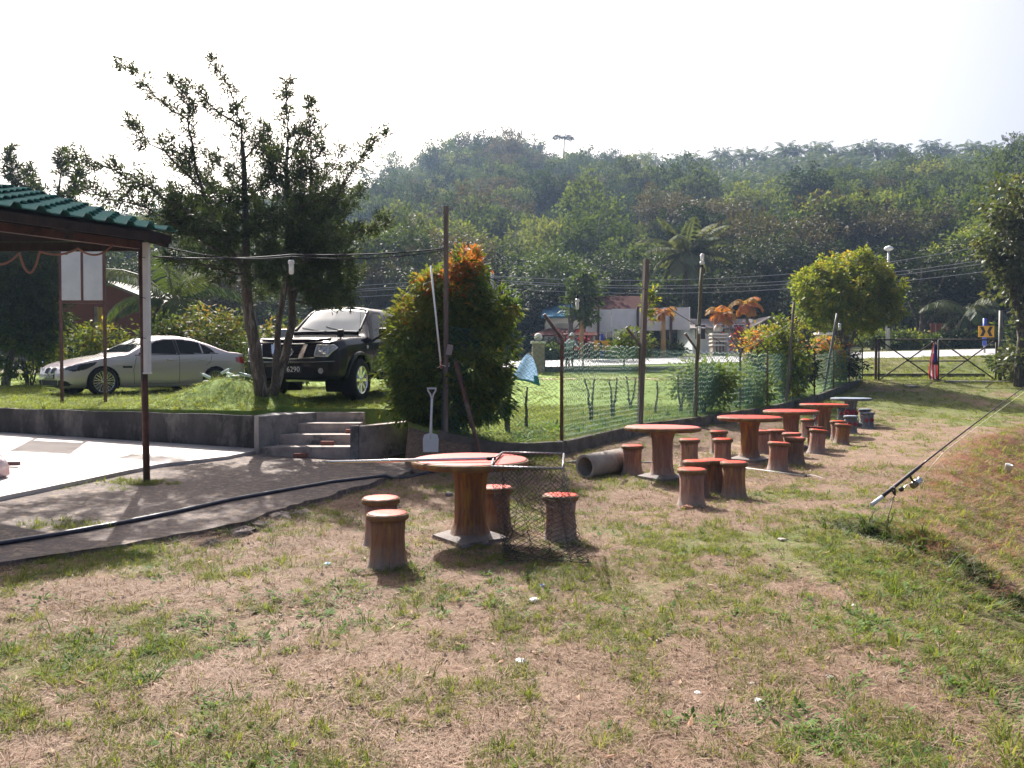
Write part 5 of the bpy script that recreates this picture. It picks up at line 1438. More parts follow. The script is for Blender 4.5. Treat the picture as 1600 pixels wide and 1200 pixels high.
# slim yellow-stemmed palms
M_YTRUNK = mat('yellow_palm_stem', (.36, .20, .05), (.22, .15, .07), rough=.6, scale=3, stretch=(1, 1, .5))
x = at(1047, 565, 46.9).x; zb_ = zz(x, 48.8)
palm('slim_palm', 'slim palm with a yellow stem and drooping orange fronds in front of the billboard', (x, 49.0, zb_), at(1047, 488, 49).z - zb_, 8, 1.15, .42, .09, 16, LM_PALMRED, 81, r0=.14, trunk_m=M_YTRUNK, el=(1.1, -.3), droop=2.2, rach=.02)
x = at(910, 570, 49.0).x; zb_ = zz(x, 49)
sp = thing('bare_palm', 'leafless yellow palm stem between the small street tree and the billboard', 'palm stem', (x, 49.0, zb_))
MB().tube(limb_pts((0, 0, -.2), (-.05, 0, at(910, 490, 49).z - zb_), 6, wig=.01), .12, 8).build('stem', M_YTRUNK, sp)
x = at(897, 575, 46).x; zb_ = zz(x, 48.8)
cr0 = (x, 49.0, zb_)
bl = [ell(908, 452, 49, .8, .8, .9, cr0), ell(900, 478, 49, .75, .8, .7, cr0), ell(920, 472, 49, .65, .7, .7, cr0), ell(911, 428, 49, .5, .5, .6, cr0), ell(916, 494, 49, .5, .6, .5, cr0)]
make_tree('street_tree', 'small leafy green street tree with a thin trunk left of the billboard', bl, at(900, 470, 49).z - zb_, .15, LM_MID, 150, 14, .27, 82, loc=cr0, wl=.55, clump_r=.32, hollow=.5)
for i, (px, py, lean, lab) in enumerate(((1122, 478, -.6, 'smaller red-orange palm, left of the pair before the white bungalow'), (1160, 465, .3, 'taller red-orange palm, right of the pair before the white bungalow'))):
    Y = 46.5 + 2.6; bx = at(1158 + 12 * i, 550, Y).x; zb_ = zz(bx, Y); tp = at(px + 6, py + 12, Y)
    palm('red_palm', lab, (bx, Y, zb_), tp.z - zb_, 11, 1.25, .55, .15, 14, LM_PALMRED, 90 + i, r0=.10, lean=(tp.x - bx, 0), el=(1.25, -.2), droop=2.3, group='red-orange palms before the bungalow', rach=.025)
# coconut palms
x = at(1090, 560, 56).x; zb_ = zz(x, 56)
palm('coconut_palm', 'tall coconut palm with a full crown rising behind the billboard and bungalow', (x, 60, zz(x, 60)), at(1088, 395, 60).z - zz(x, 60), 24, 3.7, .95, .15, 48, LM_COCO, 101, r0=.2, el=(1.4, -.6), droop=1.05, hang=.5, rach=.05)
Yk = 27.0; x = at(272, 560, Yk).x
palm('coconut_palm', 'squat coconut palm with arching fronds behind the silver sedan', (x, Yk, zz(x, Yk)), at(275, 470, Yk).z - zz(x, Yk), 17, 2.9, .62, .055, 50, LM_PALM, 102, r0=.22, el=(1.25, -.25), droop=1.6, hang=.75, rach=.035)
x = at(1512, 540, 52).x
palm('coconut_palm', 'small coconut palm behind the chevron sign at the right', (x, 52, zz(x, 52)), at(1512, 488, 52).z - zz(x, 52), 13, 3.0, .8, .09, 36, LM_PALM, 103, r0=.18, el=(1.2, -.5), droop=1.7, hang=.8)
for i, (px, py, Y, L_, lab) in enumerate(((700, 440, 62, 3.5, 'palm fronds showing just left of the tall pole above the bush'), (575, 390, 58, 3.4, 'coconut palm half hidden behind the conifer on its right side'), (1275, 350, 84, 3.8, 'coconut palm crown rising among brown trees above the round tree'), (1300, 330, 92, 4.0, 'coconut palm with pale fronds higher on the slope above the round tree'), (1360, 345, 88, 3.8, 'coconut palm on the lower slope to the right of the street lamp'))):
    x = at(px, py, Y).x; zb_ = float(max(zz(x, Y), z_hill(x, Y)))
    palm('slope_palm', lab, (x, Y, zb_), at(px, py, Y).z - zb_, 14, L_, .9, .10, 26, LM_PALM, 110 + i, r0=.2, el=(1.3, -.5), droop=1.4, hang=.6)

# ------------------------------------------------------------------ shrubs behind the cars
LM_RUSS = leafmat('russet_leaf', [(.035, .06, .02), (.06, .095, .025), (.10, .13, .035), (.17, .16, .05), (.26, .14, .06)], .35)
sh_list = [(160, 515, 24.0, 1.0, .9, 2.0, 'yellow-green bush between the maroon house and the silver sedan', LM_YEL), (255, 505, 23.5, 1.0, .8, 2.3, 'dark green bush behind the roof of the silver sedan', LM_MID), (300, 510, 23.8, .9, .8, 2.2, 'russet-tipped bush behind the silver sedan, next to the dark green one', LM_RUSS), (342, 515, 23.0, .9, .8, 2.4, 'bush with orange tips behind the boot of the silver sedan', LM_RUSS),
           (372, 545, 24, .8, .7, 1.5, 'low green bush behind the conifer trunk, right of the sedan boot', LM_MID), (435, 510, 22, .8, .7, 2.0, 'yellow and pink-tipped bush left of the pickup bonnet', LM_RUSS), (470, 505, 23, .8, .7, 2.0, 'yellow-tipped bush behind the pickup windscreen corner', LM_YEL), (45, 560, 25, 1.0, .9, 2.0, 'leafy green bush at the left of the maroon house', LM_MID), (75, 535, 27, .8, .8, 2.4, 'yellow-edged bush against the corner of the maroon house', LM_YEL)]
for i, (px, py, Y, rx, ry, h, lab, lm) in enumerate(sh_list):
    x = at(px, py, Y).x
    shrub('lawn_shrub', lab, (x, Y, zz(x, Y)), rx, ry, h, lm, 130, 15, .15, 130 + i, clump_r=.26, tip=.6)

# ------------------------------------------------------------------ trees: right edge and the belt behind the houses
YT = 31.0
bt_ = Vector((at(1592, 600, YT).x, YT, 0)); bt_.z = zz(bt_.x, YT)
bl = [ell(1585, 320, YT, 1.1, 1.2, 1.0, bt_), ell(1565, 370, YT, .8, 1.0, .9, bt_), ell(1600, 400, YT, 1.1, 1.1, 1.1, bt_), ell(1630, 340, YT, 1.3, 1.2, 1.3, bt_), ell(1590, 450, YT + .5, .8, .9, .8, bt_), ell(1575, 420, YT, .6, .7, .6, bt_), ell(1612, 500, YT, .8, .9, .9, bt_), ell(1600, 560, YT, .9, .9, .8, bt_)]
make_tree('big_leaf_tree', 'tall big-leaved tree cut by the right edge of the photograph beyond the fence', bl, at(1590, 330, YT).z - bt_.z, .16, LM_BIG, 420, 14, .23, 201, loc=bt_, wl=.6, clump_r=.34, hollow=.5, tip=.2, nl=8, fork=.45)
for i, (dx, dy, h) in enumerate(((1.0, .8, 1.5), (2.4, .2, 1.7), (1.5, -.7, 1.2))):
    shrub('verge_bush', ['leafy green bush at the foot of the big-leaved tree', 'tall green bush right of the big-leaved tree trunk', 'low bush in front of the big-leaved tree by the drain'][i], P3(bt_.x + dx, YT + dy + .8), 1.1, .9, h, LM_MID, 150, 14, .2, 210 + i, clump_r=.3)
# protos for the belt
belt_protos = []
def belt_proto(seed, lm, h, w, leaf, n, per, lobes, name='belt_tree', hollow=.55):
    r = random.Random(seed); bl = []
    for i in range(lobes):
        a = r.uniform(0, 2 * PI); q = r.uniform(.15, .62) * w
        bl.append((q * math.cos(a), q * math.sin(a), h * r.uniform(.42, .85), w * r.uniform(.35, .55), w * r.uniform(.35, .55), h * r.uniform(.13, .22)))
    V, Fc, a = crown(bl, n, per, leaf, seed, wl=.55, clump_r=w * .16, hollow=hollow, tip=.3)
    me = np_mesh('crown', V, Fc, lm, a)
    tm_ = tree_trunk(h * .75, h * .022, bl, nl=5, fork=.4).mesh('trunk', M_BARK)
    return (tm_, me, h, w)
belt_protos = [belt_proto(301, LM_DARK, 9, 3.6, .24, 340, 30, 8), belt_proto(302, LM_OLIVE, 10, 3.8, .23, 320, 26, 9, hollow=.4), belt_proto(303, LM_MID, 8, 3.4, .23, 320, 28, 7), belt_proto(304, LM_DARK, 12, 3.6, .24, 360, 28, 9, hollow=.45), belt_proto(305, LM_YEL, 8.5, 3.2, .22, 300, 28, 8), belt_proto(306, LM_OLIVE, 7.5, 4.0, .20, 340, 22, 9, hollow=.3)]
def belt_tree(px, ptop, Y, k, label, rz=0, ws=1.0, group='trees behind the houses'):
    tm_, me, h, w = belt_protos[k]
    x = at(px, 500, Y).x; z0 = float(max(zz(x, Y), z_hill(x, Y))) - .2
    H = at(px, ptop, Y).z - z0
    t = thing('belt_tree', label, 'tree', (x, Y, z0), rz, group)
    s = H / (h * 1.0)
    for nm, m_ in (('trunk', tm_), ('crown', me)):
        o = bpy.data.objects.new(nm, m_); put(o, parent=t)
    t.scale = (s * ws, s * ws, s)
    return t
BT = [(600, 330, 58, 2, 'pale green slender tree behind the pickup and conifer', .8), (650, 345, 62, 1, 'twiggy olive tree behind the top of the red-tipped bush, left part', .9), (585, 400, 54, 1, 'olive brown tree directly behind the pickup roof', 1.0), (630, 415, 52, 0, 'dark tree low behind the left flank of the red-tipped bush', 1.0),
      (735, 360, 66, 1, 'olive tree just right of the tall pole top', 1.0), (790, 372, 63, 3, 'dark tree right of the red-tipped bush crown', 1.0), (862, 375, 60, 2, 'bright dark-green rounded tree above the blue-roofed porch', 1.15), (815, 440, 56, 0, 'dark low tree left of the blue-roofed porch', 1.2), (930, 395, 64, 3, 'dark tree above the maroon roof', 1.1), (985, 392, 66, 0, 'dark dense tree behind the leaning pole top', 1.2),
      (1032, 290, 95, 1, 'tall brown-leaved tree standing out above the coconut palm on its left', .75), (1105, 305, 92, 5, 'broad brown-leaved tree directly behind the coconut palm crown', 1.3), (1140, 375, 66, 0, 'dark tree right of the tall coconut palm', 1.2), (1200, 360, 68, 3, 'dark tree behind the white bungalow roof end', 1.2), (1235, 335, 74, 1, 'olive tree above the left side of the round clipped tree', 1.2), (1180, 430, 60, 0, 'dark low tree just behind the red-orange palms', 1.2),
      (1300, 370, 70, 3, 'dark tree right behind the round clipped tree', 1.1), (1375, 330, 80, 5, 'bare-looking brown tree above the street lamp', 1.0), (1440, 372, 56, 0, 'large dark glossy tree beyond the left gate leaf', 1.5), (1420, 320, 84, 5, 'brown twiggy tree on the slope above the large glossy tree', 1.2), (1500, 355, 62, 4, 'yellow-green tree between the glossy tree and the big-leaved tree', 1.1), (1485, 400, 57, 3, 'dark tree behind the small coconut palm', 1.2), (1545, 420, 55, 0, 'dark tree behind the chevron sign', 1.2), (1575, 300, 72, 2, 'green tree on the slope at the right edge', 1.1), (1640, 330, 60, 3, 'dark tree at the outer right edge', 1.2),
      (540, 420, 50, 0, 'dark tree behind the lower conifer foliage, right side', 1.2), (330, 400, 46, 1, 'olive tree behind the conifer trunks', 1.2), (260, 375, 50, 3, 'dark tree above the squat coconut palm', 1.2), (190, 395, 45, 0, 'dark tree behind the maroon house gable', 1.2), (120, 400, 43, 3, 'dark tree behind the noticeboard', 1.2), (400, 390, 52, 0, 'dark tree behind the conifer pair, left of the pickup', 1.2), (480, 380, 56, 2, 'green tree behind the dense conifer', 1.1), (20, 380, 44, 0, 'dark tree behind the shaded conifer, far left', 1.3), (-60, 360, 46, 3, 'dark tree at the outer left edge', 1.3),
      (1090, 430, 58, 3, 'dark tree at the foot of the tall coconut palm', 1.1), (700, 420, 55, 0, 'dark tree hidden behind the red-tipped bush', 1.2), (1250, 430, 56, 3, 'dark tree behind the creeper pole', 1.2)]
for i, (px, pt, Y, k, lab, ws) in enumerate(BT): belt_tree(px, pt, Y, k, lab, i * 1.3, ws)

# ------------------------------------------------------------------ hill forest
M_BARKP = mat('pale_bark', (.24, .21, .18), (.15, .13, .11), rough=.9, scale=3)
src = bpy.data.collections.new('forest_sources')
def src_obj(col, name, me): 
    o = bpy.data.objects.new(name, me); col.objects.link(o); return o
r = random.Random(5)
for i in range(7):
    w = 1.0; bl = []
    for k in range(5 + i % 3):
        a = r.uniform(0, 2 * PI); q = r.uniform(.1, .55)
        bl.append((q * math.cos(a), q * math.sin(a), r.uniform(.8, 1.6), r.uniform(.4, .62), r.uniform(.4, .62), r.uniform(.28, .45)))
    bl.append((0, 0, .6, .8, .8, .5))
    V, Fc, a = crown(bl, 150, 24, .088, 400 + i, wl=.6, clump_r=.17, hollow=.6, tip=.45)
    lb = MB()
    for q in bl[:-1]: lb.tube([(0, 0, -.5), (q[0] * .3, q[1] * .3, .3), (q[0], q[1], q[2] + q[5] * .5)], [.045, .032, .012], 4, cap=False)
    nv0, nf0 = len(V), len(Fc); V = np.concatenate([V, np.array([tuple(p) for p in lb.v])]); Fc = np.concatenate([Fc, np.array(lb.f) + nv0]); a = np.concatenate([a, np.zeros(len(lb.v))])
    lm_ = [LM_HILL, LM_HILLD, LM_HILLB, LM_HILL, LM_HILLD, LM_HILL, LM_HILLY][i]
    me = np_mesh('hill_crown', V, Fc, [lm_, M_BARKP], a); mi = np.zeros(len(Fc), np.int32); mi[nf0:] = 1; me.polygons.foreach_set('material_index', mi)
    src_obj(src, f'source_{i}', me)
rr_ = np.random.default_rng(77)
def oilpalm_mesh(seed, nfr=20, nle=9):
    r = np.random.default_rng(seed); Vs = []; ts = []
    for i in range(nfr):
        u = (i + .5) / nfr
        rp, V = frond_arrays((0, 0, 1.0), i * 2.39996, 1.35 - 1.9 * u, 1.0, 1.5, nle, .30, .075, r, hang=.5)
        Vs.append(V); ts.append(np.full(len(V), .2 + .7 * r.random()))
        k = np.array([[rp[j] + [0, 0, .012], rp[j] + [0, 0, -.012], rp[j + 2] + [0, 0, -.012], rp[j + 2] + [0, 0, .012]] for j in range(0, 13, 2)]).reshape(-1, 3)
        Vs.append(k); ts.append(np.full(len(k), .8))
    V = np.concatenate(Vs); return np_mesh('oil_palm_crown', V, np.arange(len(V)).reshape(-1, 4), LM_OILPALM, np.concatenate(ts))
src2 = bpy.data.collections.new('palm_sources')
op_meshes = [oilpalm_mesh(500 + i) for i in range(4)]
for i, me in enumerate(op_meshes): src_obj(src2, f'palm_source_{i}', me)
def scatter(name, pts, rot, scl, idx, col, label=None, cat=None, parent=None):
    me = bpy.data.meshes.new(name); n = len(pts)
    me.vertices.add(n); me.vertices.foreach_set('co', np.asarray(pts, np.float32).ravel())
    a = me.attributes.new('rot', 'FLOAT_VECTOR', 'POINT'); a.data.foreach_set('vector', np.asarray(rot, np.float32).ravel())
    a = me.attributes.new('scl', 'FLOAT_VECTOR', 'POINT'); a.data.foreach_set('vector', np.asarray(scl, np.float32).ravel())
    a = me.attributes.new('pick', 'INT', 'POINT'); a.data.foreach_set('value', np.asarray(idx, np.int32))
    me.update()
    o = bpy.data.objects.new(name, me); put(o, label, cat, kind='stuff', parent=parent)
    ng = bpy.data.node_groups.new(name, 'GeometryNodeTree')
    ng.interface.new_socket('Geometry', in_out='INPUT', socket_type='NodeSocketGeometry'); ng.interface.new_socket('Geometry', in_out='OUTPUT', socket_type='NodeSocketGeometry')
    N = ng.nodes.new; L = ng.links.new
    gi = N('NodeGroupInput'); go = N('NodeGroupOutput'); ip = N('GeometryNodeInstanceOnPoints'); ci = N('GeometryNodeCollectionInfo')
    ci.inputs['Collection'].default_value = col; ci.inputs['Separate Children'].default_value = True; ci.inputs['Reset Children'].default_value = True
    def attr(nm, ty):
        q = N('GeometryNodeInputNamedAttribute'); q.data_type = ty; q.inputs['Name'].default_value = nm
        return [s for s in q.outputs if s.enabled and s.name == 'Attribute'][0]
    L(gi.outputs[0], ip.inputs['Points']); L(ci.outputs[0], ip.inputs['Instance']); ip.inputs['Pick Instance'].default_value = True
    L(attr('pick', 'INT'), ip.inputs['Instance Index']); L(attr('rot', 'FLOAT_VECTOR'), ip.inputs['Rotation']); L(attr('scl', 'FLOAT_VECTOR'), ip.inputs['Scale'])
    L(ip.outputs[0], go.inputs[0])
    md = o.modifiers.new('scatter', 'NODES'); md.node_group = ng
    return o
# points over the hill
n = 3600
u = rr_.random(n); hy_ = HY0 + 3 + (HY1 - HY0 + 8) * u ** .85
hx_ = (rr_.random(n) * 2 - 1) * (hy_ * .80 + 18)
ppx = 800 + F * hx_ / hy_
palm_zone = (ppx > 985 + 60 * np.sin(hy_ * .07)) & (hy_ > 150 + 45 * sstep(1560, 1640, ppx) - 18 * np.sin(ppx * .012)) & (ppx < 1590)
palm_zone = palm_zone | ((ppx > 990) & (ppx < 1590) & (hy_ > 212))
keep = rr_.random(n) < np.where(palm_zone, 0, 1.0)
fp = np.stack([hx_, hy_, z_hill(hx_, hy_) - .6], 1)[keep]
m = len(fp); s = (2.4 + 3.4 * rr_.random(m) ** 2) * (.85 + .25 * (fp[:, 1] / 230))
pz_ = vnoise(fp[:, 0] / 14, fp[:, 1] / 14, 9)
pick = np.clip((pz_ * 9 - 1 + rr_.normal(size=m) * 1.3), 0, 6.99).astype(int)
scatter('hill_forest', fp, np.stack([np.zeros(m), np.zeros(m), rr_.random(m) * 6.28], 1), np.stack([s, s, s * (.9 + .5 * rr_.random(m))], 1), pick, src, 'mixed green forest covering the hillside behind the houses', 'forest')
# oil palm plantation in rows
gxp, gyp = np.meshgrid(np.arange(-20, 190, 5.6), np.arange(140, 240, 5.0))
gxp = gxp + (np.arange(gxp.shape[0])[:, None] % 2) * 2.8
gxp = gxp.ravel() + rr_.normal(size=gxp.size) * .7; gyp = gyp.ravel() + rr_.normal(size=gyp.size) * .7
ppx = 800 + F * gxp / gyp
ok = (((ppx > 985 + 60 * np.sin(gyp * .07)) & (gyp > 150 + 45 * sstep(1560, 1640, ppx) - 18 * np.sin(ppx * .012))) | (gyp > 212)) & (ppx > 955) & (ppx < 1590) & (gyp < 226)
pp_ = np.stack([gxp, gyp, z_hill(gxp, gyp) + .3], 1)[ok]
m = len(pp_); s = 3.6 + 1.0 * rr_.random(m)
scatter('oil_palm_plantation', pp_, np.stack([rr_.normal(size=m) * .06, rr_.normal(size=m) * .06, rr_.random(m) * 6.28], 1), np.stack([s, s, s], 1), rr_.integers(0, 4, m), src2, 'rows of oil palms covering the upper right of the hill', 'plantation')
# palms one can count on the skyline
trunk_me = MB().tube([(0, 0, -.8), (0, 0, 1.02)], [.085, .075], 7).mesh('trunk', M_BARK)
for i, px in enumerate(np.linspace(962, 1552, 30)):
    px = px + r.uniform(-6, 6); Y = 231 + r.uniform(-3, 4); x = at(px, 260, Y).x
    t = thing('oil_palm', 'oil palm standing on the skyline of the hill at the right', 'palm', (x, Y, float(z_hill(x, Y)) + r.uniform(.6, 3.2)), r.uniform(0, 6), 'oil palms on the skyline')
    q = r.uniform(3.8, 5.0); t.scale = (q, q, q)
    put(bpy.data.objects.new('trunk', trunk_me), parent=t); put(bpy.data.objects.new('crown', op_meshes[i % 4]), parent=t)
# skyline trees on the left summit
SK = [(690, 238, 228, 0, 'rounded dark tree on the skyline left of the summit', 1.5), (758, 214, 230, 3, 'darkest tall tree on the summit of the hill', 1.3), (800, 210, 232, 2, 'open-crowned tree at the very top of the hill', 1.3), (780, 232, 224, 0, 'broad tree just below the summit', 1.5), (835, 235, 228, 4, 'pale tree right of the summit', 1.2), (868, 245, 228, 3, 'dark tree under the lone emergent tree', 1.0), (640, 258, 222, 2, 'tree on the falling skyline left of the summit', 1.3), (720, 240, 226, 5, 'pale twiggy tree left of the darkest summit tree', 1.0), (910, 250, 226, 2, 'small tree on the skyline right of the lone emergent', 1.1), (580, 285, 215, 5, 'thin pale tree low on the left skyline', 1.2), (1575, 222, 150, 2, 'large tree rising at the right end of the ridge', 1.2), (1605, 215, 150, 0, 'dark tree at the right end of the ridge', 1.2)]
for i, (px, pt, Y, k, lab, ws) in enumerate(SK): belt_tree(px, pt, Y, k, lab, i * 2.1, ws, 'trees on the hill skyline')
YE = 228; xe_ = at(880, 250, YE).x; ze_ = float(z_hill(xe_, YE))
el_ = Vector((xe_, YE, ze_)); em = thing('emergent_tree', 'lone thin-trunked tree with a flat open crown high on the skyline', 'tree', el_)
He = at(880, 214, YE).z - ze_
MB().tube(limb_pts((0, 0, -1), (.3, 0, He - .4), 8, wig=.01), [.38 * (1 - .07 * k) for k in range(9)], 6).build('trunk', M_BARK, em)
V, Fc, a = crown([(-1.6, 0, He, 1.5, 1.3, .35), (1.6, 0, He - .2, 1.6, 1.3, .4), (0, 0, He + .2, 1.2, 1.2, .3), (2.8, 0, He - .7, .9, .9, .25), (-2.2, .2, He + .3, .7, .7, .25)], 70, 10, .5, 610, wl=.55, clump_r=.4)
np_obj('crown', V, Fc, LM_DARK, em, attr=a)
# ------------------------------------------------------------------ cars
def resample(P, n):
    P = np.array(P, float)
    for _ in range(2):                                   # corner cutting keeps the ends
        Q = [P[0]]
        for i in range(len(P) - 1):
            Q += [P[i] * .75 + P[i + 1] * .25, P[i] * .25 + P[i + 1] * .75]
        Q.append(P[-1]); P = np.array(Q)
    s = np.concatenate([[0], np.cumsum(np.linalg.norm(np.diff(P, axis=0), axis=1))])
    t = np.linspace(0, s[-1], n)
    return np.stack([np.interp(t, s, P[:, k]) for k in range(P.shape[1])], 1)
def smooth_curve(xs, ys):
    """monotone-ish smooth interpolation of a profile"""
    xs = np.array(xs, float); ys = np.array(ys, float)
    X = np.linspace(xs[0], xs[-1], 1200); Y = np.interp(X, xs, ys)
    return lambda x: np.interp(x, X, np.convolve(np.pad(Y, 12, 'edge'), np.hanning(25) / np.hanning(25).sum(), 'valid'))
class CarBody:
    def __init__(s, L_, ztop, zbelt, zbot, hw, tumble, wheels, arch_r, NS=190, NR=64):
        s.L = L_
        f = [smooth_curve([p[0] for p in q], [p[1] for p in q]) for q in (ztop, zbelt, zbot, hw)]
        s.zt, s.zl, s.zb, s.hw = f
        u = np.linspace(0, 1, NS); xs = L_ * (.5 - .5 * np.cos(u * PI)) * .5 + L_ * u * .5
        xs[0] = 0; V = []
        for x in xs:
            w = float(s.hw(x)); zb_ = float(s.zb(x)); zl = float(s.zl(x)); zt = float(max(s.zt(x), zl + .004)); c = zt - zl
            k = min(1, c / .35)
            wr = w * (.97 - .06 * k) - tumble * c
            ring = [(0, zb_), (w * .80, zb_), (w * .955, zb_ + .05), (w * .992, zb_ + .35 * (zl - zb_)), (w, zb_ + .66 * (zl - zb_)), (w * .985, zb_ + .9 * (zl - zb_)), (w * .955, zl + .01 * k),
                    (w * .955 - (w * .955 - wr) * .5, zl + c * .45), (wr + .02 * k, zl + c * .84), (wr * .9, zt - .02 * k - .004), (wr * .55, zt + .012 * k), (0, zt + .022 * k)]
            h = resample(ring, NR)
            full = np.concatenate([h[::-1] * [-1, 1], h[1:]])
            V.append(np.column_stack([np.full(len(full), x), full]))
        V = np.array(V); s.nr = V.shape[1]
        s.V = V.reshape(-1, 3)
        idx = np.arange(NS * s.nr).reshape(NS, s.nr)
        Q = np.stack([idx[:-1, :-1], idx[1:, :-1], idx[1:, 1:], idx[:-1, 1:]], -1).reshape(-1, 4)
        s.faces_all = [tuple(q) for q in Q]
        s.bvh = BVHTree.FromPolygons([Vector(v) for v in s.V], s.faces_all + [tuple(idx[0]), tuple(idx[-1][::-1])])
        cen = s.V[Q].mean(1); keep = np.ones(len(Q), bool)
        for (xw, zw) in wheels:
            keep &= ~((np.hypot(cen[:, 0] - xw, cen[:, 2] - zw) < arch_r) & (np.abs(cen[:, 1]) > s.hw(cen[:, 0]) * .62))
        s.faces = [tuple(q) for q in Q[keep]] + [tuple(idx[0]), tuple(idx[-1][::-1])]
    def build(s, name, m, parent):
        mb = MB(); mb.v = [tuple(v) for v in s.V]; mb.f = [list(f) for f in s.faces]; mb.mi = [0] * len(mb.f); mb.sm = [True] * len(mb.f)
        return mb.build(name, m, parent)
    def hit(s, mode, a, b, sgn=1):
        if mode == 'front': o, d = Vector((-2, a, b)), Vector((1, 0, 0))
        elif mode == 'rear': o, d = Vector((s.L + 2, a, b)), Vector((-1, 0, 0))
        elif mode == 'side': o, d = Vector((a, sgn * 3, b)), Vector((0, -sgn, 0))
        else: o, d = Vector((a, b, 4)), Vector((0, 0, -1))
        h = s.bvh.ray_cast(o, d)
        if h[0] is None: return None
        n = h[1]
        if n.dot(d) > 0: n = -n
        return h[0], n
    def decal(s, poly, mode, name, m, parent, off=.005, cell=.02, sgn=1, rnd=True):
        """a panel of the body's own curvature, cut to an outline"""
        A = np.array(poly, float); lo = A.min(0); hi = A.max(0)
        na = max(2, int((hi[0] - lo[0]) / cell) + 1); nb_ = max(2, int((hi[1] - lo[1]) / cell) + 1)
        ga = np.linspace(lo[0], hi[0], na + 1); gb = np.linspace(lo[1], hi[1], nb_ + 1)
        ca = (ga[:-1] + ga[1:]) / 2; cb = (gb[:-1] + gb[1:]) / 2
        CA, CB = np.meshgrid(ca, cb, indexing='ij'); ins = inside(CA.ravel(), CB.ravel(), [tuple(p) for p in A]).reshape(CA.shape)
        mb = MB(); cache = {}
        def vert(i, j):
            if (i, j) not in cache:
                h = s.hit(mode, ga[i], gb[j], sgn)
                if h is None: cache[(i, j)] = None
                else: cache[(i, j)] = len(mb.v); mb.v.append(tuple(h[0] + h[1] * off))
            return cache[(i, j)]
        for i in range(na):
            for j in range(nb_):
                if ins[i, j]:
                    q = [vert(i, j), vert(i + 1, j), vert(i + 1, j + 1), vert(i, j + 1)]
                    if None in q: continue
                    if (mode == 'side' and sgn > 0) or mode == 'front': q = q[::-1]
                    mb.f.append(q); mb.mi.append(0); mb.sm.append(True)
        return mb.build(name, m, parent)
    def line(s, pts, mode, name, m, parent, r=.006, off=0, sgn=1, step=.03):
        P = []
        for i in range(len(pts) - 1):
            a = Vector(pts[i]); b = Vector(pts[i + 1]); k = max(1, int((b - a).length / step))
            for j in range(k + 1):
                q = a.lerp(b, j / k); h = s.hit(mode, q.x, q.y, sgn)
                if h: P.append(h[0] + h[1] * off)
        if len(P) > 1: return MB().tube(P, r, 5).build(name, m, parent)
def wheel(parent, x, y, z, r, w, rim_r, spokes, m_rim, sgn, fat=False, name='wheel'):
    t = thing(name, None, None, (x, y, z)); t.parent = parent
    t.rotation_euler = (R(90) if sgn < 0 else R(-90), 0, 0)
    M_TYRE = mat('tyre', (.014, .014, .015), (.022, .021, .02), rough=.85, scale=20, spec=.15)
    MB().lathe([(rim_r, -w * .5), (r * .93, -w * .5), (r * .985, -w * .38), (r, -w * .2), (r, w * .2), (r * .985, w * .38), (r * .93, w * .5), (rim_r + .01, w * .5), (rim_r, w * .44)], 40, caps=False).build('tyre', M_TYRE, t)
    mb = MB()
    mb.lathe([(rim_r * .93, -w * .3), (rim_r * .95, w * .42), (rim_r * 1.01, w * .5), (rim_r * 1.02, w * .47), (rim_r, -w * .3)], 40, caps=False)
    for k in range(spokes):
        a = 2 * PI * k / spokes
        for da in ((-.16, .16) if not fat else (0,)):
            ww = .030 if not fat else .075
            c, s_ = math.cos(a), math.sin(a); p = Vector((-s_, c, 0))
            i0 = Vector((c, s_, 0)) * rim_r * .18 + p * da * .10; i1 = Vector((math.cos(a + da), math.sin(a + da), 0)) * rim_r * .95
            d = (i1 - i0).normalized(); q = d.cross(Vector((0, 0, 1)))
            z0, z1 = w * .40, w * .44
            vs = []
            for e, zz_, wf in ((i0, z0, .8), (i1, z1, 1.1)):
                for sx, zo in ((-1, -.03), (1, -.03), (.7, .0), (-.7, .0)): vs.append(e + q * ww * wf * sx * .5 + Vector((0, 0, zz_ + zo)))
            mb._add(vs, [(0, 1, 5, 4), (1, 2, 6, 5), (2, 3, 7, 6), (3, 0, 4, 7), (3, 2, 1, 0), (4, 5, 6, 7)], False)
    mb.lathe([(rim_r * .24, w * .3), (rim_r * .24, w * .40), (rim_r * .16, w * .43), (.001, w * .43)], 18)
    mb.build('rim', m_rim, t)
    MB().lathe([(rim_r * .93, -w * .25), (rim_r * .6, -w * .2), (.02, -w * .2)], 24).build('brake_disc', mat('dark_disc', (.03, .03, .032), rough=.5, metal=.5), t)
    return t
def liner(parent, x, z, y0, y1, r):
    mb = MB(); k = 20
    rows = [[Vector((x + r * math.cos(PI * i / k * 1.3 - .15 * PI), y, z + r * math.sin(PI * i / k * 1.3 - .15 * PI))) for i in range(k + 1)] for y in (y0, y1)]
    mb.sheet(rows); c = Vector((x, y1, z)); b = len(mb.v)
    mb._add([c] + rows[1], [(0, i + 1, i + 2) for i in range(k)])
    return mb.build('wheel_well', M_BLACK, parent)
def arch_lip(body, parent, xw, zw, r, sgn, rad, m, a0=-8, a1=188, name='arch_lip', off=0):
    P = []
    for a in np.linspace(R(a0), R(a1), 40):
        h = body.hit('side', xw + r * math.cos(a), zw + r * math.sin(a), sgn)
        if h: P.append(h[0] + h[1] * off)
    return MB().tube(P, rad, 6).build(name, m, parent)
